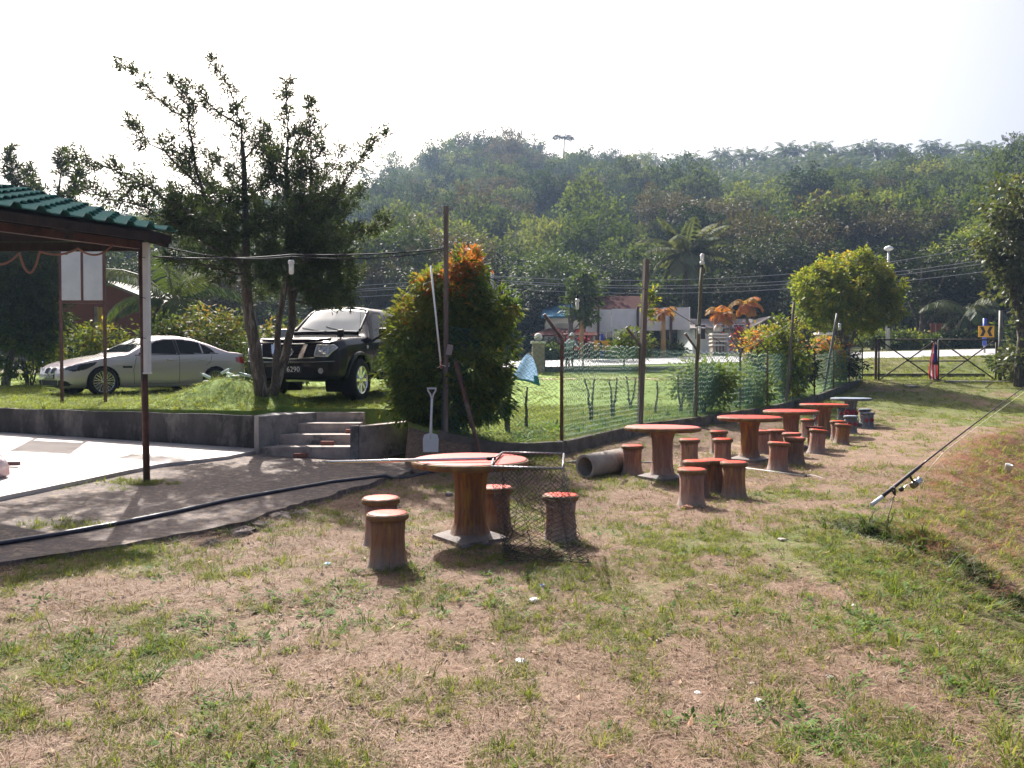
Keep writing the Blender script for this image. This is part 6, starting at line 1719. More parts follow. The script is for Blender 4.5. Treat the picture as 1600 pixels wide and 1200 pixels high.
def plate_text(s, size, loc, m, parent, name='plate_lettering', rot=None):
    cu = bpy.data.curves.new(name, 'FONT'); cu.body = s; cu.size = size; cu.align_x = 'CENTER'; cu.align_y = 'CENTER'; cu.extrude = .001
    cu.materials.append(m)
    o = bpy.data.objects.new(name, cu)
    M = Matrix(((0, 0, -1), (-1, 0, 0), (0, 1, 0))).to_4x4()
    if rot: M = rot.to_4x4() @ M
    M.translation = loc
    put(o); dg = bpy.context.evaluated_depsgraph_get(); dg.update()
    me = bpy.data.meshes.new_from_object(o.evaluated_get(dg)); bpy.data.objects.remove(o)
    me.name = name; o = bpy.data.objects.new(name, me); o.matrix_local = M
    put(o, parent=parent); return o
M_CHROME = mat('chrome', (.75, .75, .77), rough=.08, metal=1)
M_ALLOY = mat('alloy', (.58, .58, .60), rough=.25, metal=1)
M_CARGLASS = mat('tinted_glass', (.012, .016, .02), rough=.04, spec=.9, coat=1)
M_SIDEGLASS = mat('side_glass', (.008, .009, .011), rough=.05, spec=.12)
M_CARGLASS.node_tree.nodes['Principled BSDF'].inputs['IOR'].default_value = 1.62
M_CARGLASS.node_tree.nodes['Principled BSDF'].inputs['Specular Tint'].default_value = (.72, .88, 1, 1)
M_LENS = mat('lamp_lens', (.55, .56, .58), (.30, .31, .33), rough=.08, scale=14, spec=.8, coat=1)
M_TRIM = mat('black_trim', (.011, .011, .012), rough=.5, spec=.25)
M_PLATE = mat('plate_black', (.012, .012, .013), rough=.35)
M_PLTXT = mat('plate_white', (.75, .75, .75), rough=.5)
M_TAIL = mat('tail_lamp', (.40, .015, .015), rough=.12, coat=1)

# ---- silver sedan
SED_M = mat('champagne_paint', (.48, .42, .44), (.46, .405, .425), rough=.36, metal=.3, scale=200, coat=1)
sb_ = CarBody(4.53,
    [(0, .50), (.03, .60), (.10, .665), (.25, .735), (.6, .835), (1.1, .93), (1.34, .965), (1.42, 1.0), (1.75, 1.20), (2.05, 1.35), (2.35, 1.415), (2.8, 1.425), (3.15, 1.38), (3.5, 1.265), (3.8, 1.13), (3.98, 1.06), (4.25, 1.045), (4.42, 1.02), (4.50, .93), (4.53, .70)],
    [(0, .46), (.05, .56), (.3, .69), (.8, .82), (1.3, .90), (1.8, .925), (2.8, .955), (3.7, .985), (4.2, .985), (4.45, .95), (4.53, .66)],
    [(0, .24), (.15, .17), (.8, .17), (1.4, .18), (3.0, .18), (4.1, .22), (4.4, .28), (4.53, .40)],
    [(0, .60), (.06, .70), (.18, .79), (.4, .865), (.8, .90), (1.5, .908), (3.4, .908), (4.0, .89), (4.3, .84), (4.47, .76), (4.53, .66)], .50,
    [(.80, .325), (3.56, .325)], .365)
W_S = (160, 617, 18.2)
def place_car(name, label, cat, phi, wheel_px, wl):
    c = at(*wheel_px); c.z = zz(c.x, c.y)
    rot = phi - PI
    off = Matrix.Rotation(rot, 3, 'Z') @ Vector((wl[0], wl[1], 0))
    # sit on the ground under all four wheels
    return thing(name, label, cat, (c.x - off.x, c.y - off.y, c.z + .0), rot)
sedan = place_car('parked_sedan', 'silver-beige sedan parked on the lawn behind the low dark wall', 'car', R(231), W_S, (.80, -.80))
sb_.build('body', SED_M, sedan)
for (xw) in (.80, 3.56):
    for sg in (-1, 1):
        wheel(sedan, xw, sg * .795, .325, .325, .225, .235, 10, M_ALLOY, sg)
        liner(sedan, xw, .325, sg * .90, sg * .5, .362)
        arch_lip(sb_, sedan, xw, .325, .368, sg, .010, SED_M, 0, 180)
sb_.decal([(1.44, -.62), (1.44, .62), (1.47, .70), (1.98, .59), (2.14, .50), (2.17, 0), (2.14, -.50), (1.98, -.59), (1.47, -.70)], 'top', 'windscreen', M_CARGLASS, sedan, cell=.022)
sb_.decal([(3.38, -.50), (3.38, .50), (3.84, .60), (3.86, 0), (3.84, -.60)], 'top', 'rear_window', M_CARGLASS, sedan, cell=.022)
for sg in (-1, 1):
    sb_.decal([(1.60, .955), (2.56, .985), (2.56, 1.325), (2.36, 1.325), (2.12, 1.275), (1.80, 1.09)], 'side', 'front_door_window', M_SIDEGLASS, sedan, sgn=sg)
    sb_.decal([(2.64, .985), (3.22, 1.0), (3.22, 1.265), (3.0, 1.315), (2.64, 1.33)], 'side', 'rear_door_window', M_SIDEGLASS, sedan, sgn=sg)
    sb_.decal([(3.255, 1.0), (3.60, 1.02), (3.50, 1.11), (3.38, 1.195), (3.255, 1.25)], 'side', 'quarter_window', M_SIDEGLASS, sedan, sgn=sg)
    sb_.decal([(2.565, .975), (2.635, .975), (2.635, 1.335), (2.565, 1.335)], 'side', 'door_pillar', M_TRIM, sedan, sgn=sg, off=.003)
    sb_.line([(1.52, .935), (2.6, .967), (3.66, 1.005)], 'side', 'window_trim', M_TRIM, sedan, r=.010, sgn=sg)
    for xs_ in ([(1.50, .26), (1.47, .6), (1.55, .90)], [(2.60, .26), (2.60, .96)], [(3.30, .70), (3.42, .80), (3.48, .98)]):
        sb_.line(xs_, 'side', 'door_seam', M_BLACK, sedan, r=.0045, sgn=sg)
    sb_.line([(1.05, .70), (1.6, .755), (2.6, .79), (3.5, .815), (4.1, .82)], 'side', 'body_crease', SED_M, sedan, r=.009, off=-.002, sgn=sg)
    sb_.line([(1.25, .215), (3.1, .215)], 'side', 'sill', mat('sill_grey', (.20, .19, .18), rough=.4), sedan, r=.035, off=.0, sgn=sg)
    for xh in (2.36, 3.20):
        h = sb_.hit('side', xh, .835, sg); MB().tube([h[0] + Vector((-.09, sg * .004, 0)), h[0] + Vector((-.05, sg * .03, .004)), h[0] + Vector((.05, sg * .03, .004)), h[0] + Vector((.09, sg * .004, 0))], [.008, .014, .014, .008], 7).build('door_handle', SED_M, sedan)
    h = sb_.hit('side', 1.33, .66, sg); MB().box(h[0], (.22, .014, .045)).build('side_vent', M_TRIM, sedan, bevel=.006)
    h = sb_.hit('side', 1.72, .97, sg); mir = MB(); mir.sphere(h[0] + Vector((0, sg * .12, .07)), (.075, .10, .075), 14, 10); mir.tube([h[0], h[0] + Vector((0, sg * .09, .04))], .02, 6); mir.build('wing_mirror', SED_M, sedan)
    # lamps
    sb_.decal([(.12, .57), (.16, .655), (.34, .72), (.66, .765), (.60, .70), (.42, .60), (.20, .555)], 'side', 'headlight', M_TRIM, sedan, sgn=sg, cell=.015)
    hl = sb_.decal([(sg * .43, .565), (sg * .80, .60), (sg * .80, .69), (sg * .60, .665), (sg * .43, .63)], 'front', 'headlight', mat('dark_lens', (.03, .03, .034), rough=.06, spec=.9, coat=1), sedan, cell=.015, off=.006)
    for yq in (.50, .62): 
        h = sb_.hit('front', sg * yq, .612); MB().sphere(h[0] + Vector((-.002, 0, 0)), (.02, .036, .036), 12, 8).build('lamp_reflector', M_LENS, hl)
    sb_.decal([(4.15, .80), (4.15, .92), (4.45, .93), (4.49, .80), (4.40, .74)], 'side', 'tail_light', M_TAIL, sedan, sgn=sg, cell=.015)
    # twin grille halves with bright rims
    g = [(sg * .04, .505), (sg * .045, .625), (sg * .09, .64), (sg * .25, .635), (sg * .285, .60), (sg * .25, .50), (sg * .10, .492)]
    gr_ = sb_.decal(g, 'front', 'grille', M_BLACK, sedan, cell=.012, off=.006)
    sb_.line(g + [g[0]], 'front', 'grille_surround', M_CHROME, gr_, r=.010, off=.004)
    sb_.decal([(sg * .44, .235), (sg * .47, .36), (sg * .70, .345), (sg * .76, .27), (sg * .70, .235)], 'front', 'bumper_intake', M_BLACK, sedan, cell=.015)
sb_.decal([(-.40, .205), (-.42, .36), (.42, .36), (.40, .205)], 'front', 'bumper_intake', M_BLACK, sedan, cell=.015)
h = sb_.hit('front', 0, .43)
pl = MB().box((h[0].x - .014, 0, .435), (.014, .48, .115)).build('number_plate', M_PLATE, sedan, bevel=.004)
plate_text('WTA 7719', .10, (h[0].x - .023, 0, .433), M_PLTXT, pl)
h = sb_.hit('top', .20, 0)
if h: MB().lathe([(.042, -.003), (.042, .005), (.036, .008)], 16, c=h[0]).build('bonnet_badge', M_CHROME, sedan)
MB().lathe([(.006, 0), (.02, .06), (.004, .09)], 6, c=(3.3, 0, 1.36)).build('roof_aerial', SED_M, sedan)

# ---- black pickup
PK_M = mat('black_paint', (.010, .010, .013), (.012, .012, .015), rough=.12, scale=200, spec=.27)
pk = CarBody(5.2,
    [(0, .80), (.03, .98), (.10, 1.05), (.25, 1.09), (.7, 1.145), (1.2, 1.18), (1.34, 1.20), (1.42, 1.24), (1.75, 1.50), (2.02, 1.70), (2.25, 1.775), (2.9, 1.80), (3.45, 1.775), (3.62, 1.70), (3.80, 1.30), (3.86, 1.24), (5.12, 1.24), (5.2, 1.10)],
    [(0, .76), (.05, .93), (.4, 1.04), (1.2, 1.10), (2.5, 1.14), (3.8, 1.18), (5.2, 1.05)],
    [(0, .40), (.3, .36), (1.4, .40), (4, .42), (5.0, .48), (5.2, .55)],
    [(0, .72), (.05, .80), (.16, .87), (.4, .905), (1, .92), (5.0, .92), (5.2, .87)], .36,
    [(.92, .385), (4.12, .385)], .455)
pickup = place_car('pickup_truck', 'black pickup truck with chrome grille, partly hidden behind the red-tipped bush', 'pickup', R(-103), (548, 621, 16.0), (.92, -.86))
pickup.scale = (1.11, 1.11, 1.125)
pk.build('body', PK_M, pickup)
for xw in (.92, 4.12):
    for sg in (-1, 1):
        wheel(pickup, xw, sg * .83, .385, .385, .265, .245, 8, M_CHROME, sg, fat=True)
        liner(pickup, xw, .385, sg * .93, sg * .45, .45)
        arch_lip(pk, pickup, xw, .385, .475, sg, .042, PK_M, -5, 185, 'wheel_flare', .006)
pk.decal([(1.45, -.60), (1.45, .60), (1.48, .70), (1.96, .60), (2.06, .52), (2.08, 0), (2.06, -.52), (1.96, -.60), (1.48, -.70)], 'top', 'windscreen', M_CARGLASS, pickup, cell=.022)
for sg in (-1, 1):
    pk.decal([(1.68, 1.155), (2.62, 1.17), (2.62, 1.65), (2.2, 1.65), (2.02, 1.58)], 'side', 'front_door_window', M_SIDEGLASS, pickup, sgn=sg)
    pk.decal([(2.70, 1.17), (3.52, 1.19), (3.44, 1.63), (2.70, 1.65)], 'side', 'rear_door_window', M_SIDEGLASS, pickup, sgn=sg)
    for q in ([(1.56, .5), (1.56, 1.13)], [(2.66, .5), (2.66, 1.15)], [(3.66, .5), (3.66, 1.17)]): pk.line(q, 'side', 'door_seam', M_BLACK, pickup, r=.005, sgn=sg)
    h = pk.hit('side', 1.80, 1.15, sg); mir = MB(); mir.box(h[0] + Vector((0, sg * .17, .10)), (.10, .20, .20)); mir.tube([h[0], h[0] + Vector((0, sg * .12, .05))], .03, 6); mir.build('wing_mirror', M_CHROME if sg > 0 else PK_M, pickup, bevel=.03)
    MB().tube([(1.6, sg * .98, .42), (3.6, sg * .98, .42)], .04, 8).tube([(1.9, sg * .7, .44), (1.9, sg * .98, .42)], .02, 6).tube([(3.3, sg * .7, .44), (3.3, sg * .98, .42)], .02, 6).build('side_step', M_TRIM, pickup)
    hd = [(sg * .49, .80), (sg * .52, .985), (sg * .79, .985), (sg * .835, .94), (sg * .72, .79)]
    hl = pk.decal(hd, 'front', 'headlight', M_LENS, pickup, cell=.015, off=.008)
    pk.line(hd + [hd[0]], 'front', 'headlight_rim', M_CHROME, hl, r=.012, off=.008)
    pk.line([(sg * .70, .79), (sg * .735, .985)], 'front', 'headlight_divider', M_CHROME, hl, r=.010, off=.010)
    for yq, zq in ((.585, .90), (.66, .86)):
        h = pk.hit('front', sg * yq, zq); MB().sphere(h[0] + Vector((.0, 0, 0)), (.022, .05, .05), 12, 8).build('lamp_reflector', M_CHROME, hl)
    # grille: chrome slants either side of the centre
    pk.decal([(sg * .30, .775), (sg * .33, .99), (sg * .49, .985), (sg * .465, .80)], 'front', 'grille', M_BLACK, pickup, off=.006, cell=.015)
    st_ = [(sg * .185, .765), (sg * .27, .995), (sg * .345, .995), (sg * .285, .765)]
    pk.decal(st_, 'front', 'grille_strut', M_CHROME, pickup, off=.016, cell=.012)
    pk.line([(sg * .50, .775), (sg * .30, .76)], 'front', 'grille_trim', M_CHROME, pickup, r=.009, off=.006)
    h = pk.hit('front', sg * .60, .55); MB().lathe([(.045, -.01), (.05, .0), (.04, .006)], 14).build('fog_lamp', M_LENS, pickup).matrix_local = Matrix.Translation(h[0] - Vector((.004, 0, 0))) @ Matrix.Rotation(R(-90), 4, 'Y')
    h = pk.hit('side', 1.28, .98, sg); o = MB().lathe([(.035, 0), (.035, .01), (.02, .014)], 14).build('side_indicator', M_LENS, pickup); o.matrix_local = Matrix.Translation(h[0]) @ Matrix.Rotation(R(90 if sg < 0 else -90), 4, 'X')
pk.decal([(-.24, .77), (-.31, .985), (.31, .985), (.24, .77)], 'front', 'grille', M_BLACK, pickup, off=.006, cell=.015)
for zq in (.82, .87, .92, .96): pk.line([(-.23, zq), (.23, zq)], 'front', 'grille_bar', M_TRIM, pickup, r=.008, off=.008)
pk.line([(-.50, .775), (-.18, .755), (.18, .755), (.50, .775)], 'front', 'grille_trim', M_CHROME, pickup, r=.014, off=.012)
pk.line([(-.30, 1.0), (.30, 1.0)], 'front', 'grille_trim', M_CHROME, pickup, r=.012, off=.010)
pk.line([(-.82, .715), (-.5, .70), (.5, .70), (.82, .715)], 'front', 'bumper_line', M_ALLOY, pickup, r=.006, off=.004)
# round emblem with a bar across it
h = pk.hit('front', 0, .875); ex = h[0].x - .03
em_ = MB().tube([(ex, .085 * math.cos(a), .875 + .08 * math.sin(a)) for a in np.linspace(0, 2 * PI, 25)], .011, 6, cap=False).build('emblem', M_CHROME, pickup)
MB().box((ex - .004, 0, .875), (.014, .215, .040)).build('emblem_bar', M_CHROME, em_, bevel=.003)
plate_text('NISSAN', .036, (ex - .013, 0, .875), M_BLACK, em_, 'emblem_lettering')
# bonnet guard, wing-top mirror, bumper, plate
P = []
for yq in np.linspace(-.66, .66, 23):
    h = pk.hit('top', .17 + .10 * (yq / .66) ** 4, yq); P.append(h[0] + Vector((-.015, 0, .03)))
mb = MB(); mb.sheet([[p + Vector((.05, 0, -.028)) for p in P], P, [p + Vector((-.06, 0, -.035)) for p in P]][::-1])
o = mb.build('bonnet_guard', mat('smoked_acrylic', (.012, .011, .011), rough=.12, coat=1), pickup); so = o.modifiers.new('t', 'SOLIDIFY'); so.thickness = .006
h = pk.hit('top', .50, -.74); mb = MB().box(h[0] + Vector((0, 0, .085)), (.05, .11, .13)); mb.tube([h[0], h[0] + Vector((0, 0, .05))], .015, 6); mb.build('wing_top_mirror', M_TRIM, pickup, bevel=.015)
pk.decal([(-.46, .43), (-.50, .62), (.50, .62), (.46, .43)], 'front', 'bumper_intake', M_BLACK, pickup, off=.004, cell=.02)
h = pk.hit('front', 0, .57)
pl = MB().box((h[0].x - .018, 0, .575), (.014, .50, .12)).build('number_plate', M_PLATE, pickup, bevel=.004)
plate_text('JN 6290', .125, (h[0].x - .027, -.02, .573), M_PLTXT, pl)
for sg in (-1, 1): pk.line([(1.50, sg * .66), (1.95, sg * .60), (2.12, sg * .56)], 'top', 'pillar_trim', M_TRIM, pickup, r=.030, off=.002)
pk.line([(2.10, -.55), (2.115, 0), (2.10, .55)], 'top', 'windscreen_header', M_TRIM, pickup, r=.022, off=.002)
pk.line([(1.44, -.66), (1.43, 0), (1.44, .66)], 'top', 'cowl', M_TRIM, pickup, r=.035, off=.002)
for sg in (-1, 1): pk.decal([(1.50, 1.13), (1.68, 1.15), (2.02, 1.58), (2.2, 1.65), (2.6, 1.655), (2.6, 1.70), (2.1, 1.69), (1.88, 1.57)], 'side', 'front_pillar', M_TRIM, pickup, off=.006, sgn=sg)
for q in ((-.35, .05), (.15, .55)):
    P = []
    for u_ in np.linspace(0, 1, 8):
        h = pk.hit('top', 1.46 + .10 * u_, q[0] + (q[1] - q[0]) * u_); P.append(h[0] + h[1] * .018)
    MB().tube(P, .008, 5).build('wiper', M_TRIM, pickup)
MB().tube([(1.40, -.70, 1.20), (1.50, -.71, 2.02)], .004, 4).build('aerial', M_TRIM, pickup)
# ------------------------------------------------------------------ cement tree-stump tables and stools
def own_tone(nt, col, p):
    oi = _n(nt, 'ShaderNodeObjectInfo'); hs = _n(nt, 'ShaderNodeHueSaturation'); L = nt.links.new
    for k, (a, b), sock in ((1, (.42, .79), 'Value'), (7.3, (.3, .90), 'Saturation')):
        f = _n(nt, 'ShaderNodeMath', operation='MULTIPLY'); L(oi.outputs['Random'], f.inputs[0]); f.inputs[1].default_value = k
        g = _n(nt, 'ShaderNodeMath', operation='FRACT'); L(f.outputs[0], g.inputs[0])
        h = _n(nt, 'ShaderNodeMath', operation='MULTIPLY_ADD'); L(g.outputs[0], h.inputs[0]); h.inputs[1].default_value = a; h.inputs[2].default_value = b; L(h.outputs[0], hs.inputs[sock])
    L(col, hs.inputs['Color']); L(hs.outputs[0], p.inputs['Base Color'])
def stump_mat(name, a, b, c, foot):
    m = mat(name, a, b, rough=.75, scale=7, stretch=(5, 5, .55), bump=.9, bscale=14, c=c, lo=.3, hi=.62, spec=.35)
    nt = m.node_tree; L = nt.links.new; p = nt.nodes['Principled BSDF']
    oi = _n(nt, 'ShaderNodeObjectInfo'); mp = [n for n in nt.nodes if n.type == 'MAPPING'][0]; L(oi.outputs['Location'], mp.inputs['Location'])   # every stump weathers its own way
    src = p.inputs['Base Color'].links[0].from_socket
    tc = _n(nt, 'ShaderNodeTexCoord'); sx = _n(nt, 'ShaderNodeSeparateXYZ'); L(tc.outputs['Object'], sx.inputs[0])
    nz = _n(nt, 'ShaderNodeTexNoise', Scale=7, Detail=4); L(tc.outputs['Object'], nz.inputs['Vector'])
    ad = _n(nt, 'ShaderNodeMath', operation='MULTIPLY_ADD'); L(nz.outputs[0], ad.inputs[0]); ad.inputs[1].default_value = .30; L(sx.outputs['Z'], ad.inputs[2])
    rp = _n(nt, 'ShaderNodeMapRange'); rp.inputs['From Min'].default_value = .16; rp.inputs['From Max'].default_value = .34; rp.inputs['To Min'].default_value = .75; rp.inputs['To Max'].default_value = 0
    L(ad.outputs[0], rp.inputs[0])
    mx = _n(nt, 'ShaderNodeMix', data_type='RGBA'); L(rp.outputs[0], mx.inputs[0]); L(src, mx.inputs[6]); mx.inputs[7].default_value = c4(foot)   # paint worn off to bare cement at the foot
    own_tone(nt, mx.outputs[2], p)
    return m
M_STUMP = stump_mat('painted_bark_cement', (.30, .15, .08), (.165, .085, .06), (.36, .20, .07), (.25, .22, .205))
M_STUMP2 = stump_mat('faded_bark_cement', (.33, .165, .12), (.21, .11, .09), (.39, .23, .15), (.31, .27, .25))
def top_mat(name, a, b, worn, ring, r):
    """painted seat: red with worn patches and a dark concentric growth ring"""
    m = mat(name, a, b, rough=.34, scale=4, bump=.35, bscale=22, spec=.2, lo=.3, hi=.7)
    nt = m.node_tree; L = nt.links.new; p = nt.nodes['Principled BSDF']; src = p.inputs['Base Color'].links[0].from_socket
    tc = _n(nt, 'ShaderNodeTexCoord')
    nz = _n(nt, 'ShaderNodeTexNoise', Scale=5, Detail=9, Roughness=.72); L(tc.outputs['Object'], nz.inputs['Vector'])
    rr = _n(nt, 'ShaderNodeMapRange'); rr.inputs['From Min'].default_value = .58; rr.inputs['From Max'].default_value = .70; rr.inputs['To Max'].default_value = .5; L(nz.outputs[0], rr.inputs[0])
    mx = _n(nt, 'ShaderNodeMix', data_type='RGBA'); L(rr.outputs[0], mx.inputs[0]); L(src, mx.inputs[6]); mx.inputs[7].default_value = c4(worn)
    sx = _n(nt, 'ShaderNodeSeparateXYZ'); L(tc.outputs['Object'], sx.inputs[0])
    ln = _n(nt, 'ShaderNodeVectorMath', operation='LENGTH'); cb = _n(nt, 'ShaderNodeCombineXYZ'); L(sx.outputs['X'], cb.inputs[0]); L(sx.outputs['Y'], cb.inputs[1]); L(cb.outputs[0], ln.inputs[0])
    acc = mx.outputs[2]
    for k in ring:
        d = _n(nt, 'ShaderNodeMath', operation='SUBTRACT'); L(ln.outputs['Value'], d.inputs[0]); d.inputs[1].default_value = r * k
        ab = _n(nt, 'ShaderNodeMath', operation='ABSOLUTE'); L(d.outputs[0], ab.inputs[0])
        lt_ = _n(nt, 'ShaderNodeMapRange'); lt_.inputs['From Min'].default_value = .004; lt_.inputs['From Max'].default_value = .012; lt_.inputs['To Min'].default_value = .8; lt_.inputs['To Max'].default_value = 0; L(ab.outputs[0], lt_.inputs[0])
        m2 = _n(nt, 'ShaderNodeMix', data_type='RGBA'); L(lt_.outputs[0], m2.inputs[0]); L(acc, m2.inputs[6]); m2.inputs[7].default_value = (.06, .03, .03, 1); acc = m2.outputs[2]
    n3 = _n(nt, 'ShaderNodeTexNoise', Scale=2.6, Detail=9, Roughness=.75); n3.inputs['Distortion'].default_value = .6
    oi = _n(nt, 'ShaderNodeObjectInfo'); vo_ = _n(nt, 'ShaderNodeVectorMath', operation='ADD'); L(tc.outputs['Object'], vo_.inputs[0]); L(oi.outputs['Location'], vo_.inputs[1]); L(vo_.outputs[0], n3.inputs['Vector']); L(vo_.outputs[0], nz.inputs['Vector'])
    sr = _n(nt, 'ShaderNodeMapRange'); sr.inputs['From Min'].default_value = .50; sr.inputs['From Max'].default_value = .68; sr.inputs['To Max'].default_value = .5; L(n3.outputs[0], sr.inputs[0])
    m3 = _n(nt, 'ShaderNodeMix', data_type='RGBA'); L(sr.outputs[0], m3.inputs[0]); L(acc, m3.inputs[6]); m3.inputs[7].default_value = (a[0] * .42, a[1] * .6, a[2] * .7, 1); acc = m3.outputs[2]
    rn = _n(nt, 'ShaderNodeMapRange'); rn.inputs['To Min'].default_value = .36; rn.inputs['To Max'].default_value = .62; L(nz.outputs[0], rn.inputs[0]); L(rn.outputs[0], p.inputs['Roughness'])
    own_tone(nt, acc, p); return m
M_TOPT = top_mat('red_table_top', (.56, .045, .028), (.44, .05, .032), (.46, .20, .14), (.97,), .535)
M_TOPS = top_mat('red_seat_top', (.58, .045, .02), (.48, .05, .024), (.48, .19, .12), (.93,), .165)
M_RIM = mat('ochre_rim', (.20, .105, .03), (.12, .06, .035), rough=.7, scale=9, bump=.6, bscale=30, c=(.26, .16, .035))
M_CEM = mat('bare_cement', (.20, .175, .165), (.13, .11, .105), rough=.85, scale=8, bump=.5, bscale=30)
M_BLUES = stump_mat('blue_grey_stump', (.16, .175, .20), (.09, .10, .12), (.22, .23, .25), (.20, .20, .20))
M_BLUET = top_mat('blue_grey_top', (.30, .35, .42), (.22, .26, .33), (.42, .45, .48), (.93,), .5)
M_FLOWER = mat('red_flower_paint', (.28, .02, .03), rough=.6)
def bark_wob(seed, amp):
    ph = [random.Random(seed + i).uniform(0, 6.28) for i in range(6)]
    return lambda a, z: 1 + amp * (.5 * math.sin(9 * a + ph[0] + 1.5 * z) + .35 * math.sin(17 * a + ph[1] - 3 * z) + .3 * math.sin(31 * a + ph[2] + 5 * z) + .25 * math.sin(5 * a + ph[3] + 4 * z))
def stool_meshes(seed, ms, mt):
    H = .44
    body = MB().lathe([(.178, -.06), (.176, .0), (.160, .03), (.146, .08), (.137, .16), (.134, .24), (.136, .31), (.142, .385)], 72, wob=bark_wob(seed, .022)).mesh('stump', ms)
    mb = MB(); w = bark_wob(seed + 3, .008)
    mb.lathe([(.150, .384), (.164, .390), (.168, .41), (.166, .428), (.160, .435)], 48, wob=w, caps=True)
    rim = mb.mesh('seat_rim', M_RIM if ms is not M_BLUES else M_BLUES)
    mb = MB(); mb.lathe([(.158, .4352), (.150, .4395), (.10, .4415), (.002, .442)], 48, wob=w)
    return body, rim, mb.mesh('seat_top', mt)
stool_sets = [stool_meshes(s, [M_STUMP, M_STUMP2][s % 2], M_TOPS) for s in range(4)]
blue_set = stool_meshes(9, M_BLUES, M_BLUET)
def stool(px, py, Y, label, k=0, tilt=0, s=1.0, blue=False, az=0):
    x = at(px, py, Y).x
    t = thing('stump_stool', label, 'stool', (x, Y, zz(x, Y) - .012), random.uniform(0, 6), ('blue-grey' if blue else 'red-topped') + ' cement stump stools')
    for nm, me in zip(('stump', 'seat_rim', 'seat_top'), blue_set if blue else stool_sets[k % 4]): put(bpy.data.objects.new(nm, me), parent=t)
    t.scale = (s, s, s * random.uniform(.97, 1.03))
    t.rotation_euler = (tilt * math.sin(az) + random.uniform(-.02, .02), tilt * math.cos(az), 0)
    if blue:
        for a in (-1.2, -2.2, .2):
            mb = MB()
            for q in range(6): mb.sphere((.137 * math.cos(a) + .034 * math.cos(q * 1.05) * -math.sin(a), .137 * math.sin(a) + .034 * math.cos(q * 1.05) * math.cos(a), .24 + .034 * math.sin(q * 1.05)), .024, 7, 5)
            mb.build('painted_flower', M_FLOWER, t)
    return t
def table_meshes(seed, ms, mt, rim):
    ped = MB().lathe([(.235, .03), (.205, .055), (.170, .11), (.150, .19), (.143, .30), (.143, .45), (.152, .58), (.175, .665), (.20, .692)], 72, wob=bark_wob(seed, .02)).mesh('pedestal', ms)
    mb = MB(); mb.box((0, 0, .0), (.52, .52, .10), taper=.97); mb._add([(-.25, -.25, .05), (.25, -.25, .05), (.25, .25, .05), (-.25, .25, .05), (-.155, -.155, .092), (.155, -.155, .092), (.155, .155, .092), (-.155, .155, .092)], [(0, 1, 5, 4), (1, 2, 6, 5), (2, 3, 7, 6), (3, 0, 4, 7), (4, 5, 6, 7)], True)
    base = mb.mesh('base', M_CEM)
    w = bark_wob(seed + 5, .006)
    r = MB().lathe([(.22, .690), (.505, .692), (.530, .70), (.536, .722), (.534, .744), (.524, .752)], 72, wob=w).mesh('table_rim', rim)
    t = MB().lathe([(.521, .7524), (.505, .7575), (.30, .759), (.002, .7595)], 72, wob=w).mesh('table_top', mt)
    return ped, base, r, t
tab_sets = [table_meshes(11, M_STUMP, M_TOPT, M_RIM), table_meshes(23, M_STUMP2, M_TOPT, M_RIM)]
blue_tab = table_meshes(31, M_BLUES, M_BLUET, M_BLUES)
def table(px, Y, label, k=0, rz=.7, tilt=(0, 0), blue=False, s=1.0):
    x = at(px, 700, Y).x
    t = thing('stump_table', label, 'table', (x, Y, zz(x, Y) - .01), rz, 'cement stump tables' if not blue else None)
    for nm, me in zip(('pedestal', 'base', 'table_rim', 'table_top'), blue_tab if blue else tab_sets[k % 2]): put(bpy.data.objects.new(nm, me), parent=t)
    t.rotation_euler = (tilt[0], tilt[1], rz); t.scale = (s, s, s)
    if blue:
        for a in (-1.3, -2.6):
            mb = MB()
            for q in range(7): mb.sphere((.146 * math.cos(a - rz) + .07 * math.cos(q * .9) * -math.sin(a - rz), .146 * math.sin(a - rz) + .07 * math.cos(q * .9) * math.cos(a - rz), .34 + .07 * math.sin(q * .9)), .045, 8, 6)
            mb.build('painted_flower', M_FLOWER, t)
    return t
TB = [table(735, 7.28, 'nearest round red-topped cement table, a landing net lying across it', 0, .62),
      table(1035, 11.3, 'red-topped cement table beside the grey culvert pipe', 1, .5, (-.012, .01)),
      table(1171, 13.5, 'red-topped cement table, third from the camera, with the pale stick on the grass before it', 0, .8),
      table(1236, 15.9, 'red-topped cement table with a fat dark stump, fourth in the row', 1, .3, (.0, -.01)),
      table(1287, 18.4, 'red-topped cement table right in front of the blue-grey table', 0, .9, (0, .012)),
      table(1329, 21.6, 'blue-grey cement table with a painted red flower at the far end of the row', 0, .4, blue=True, s=.98)]
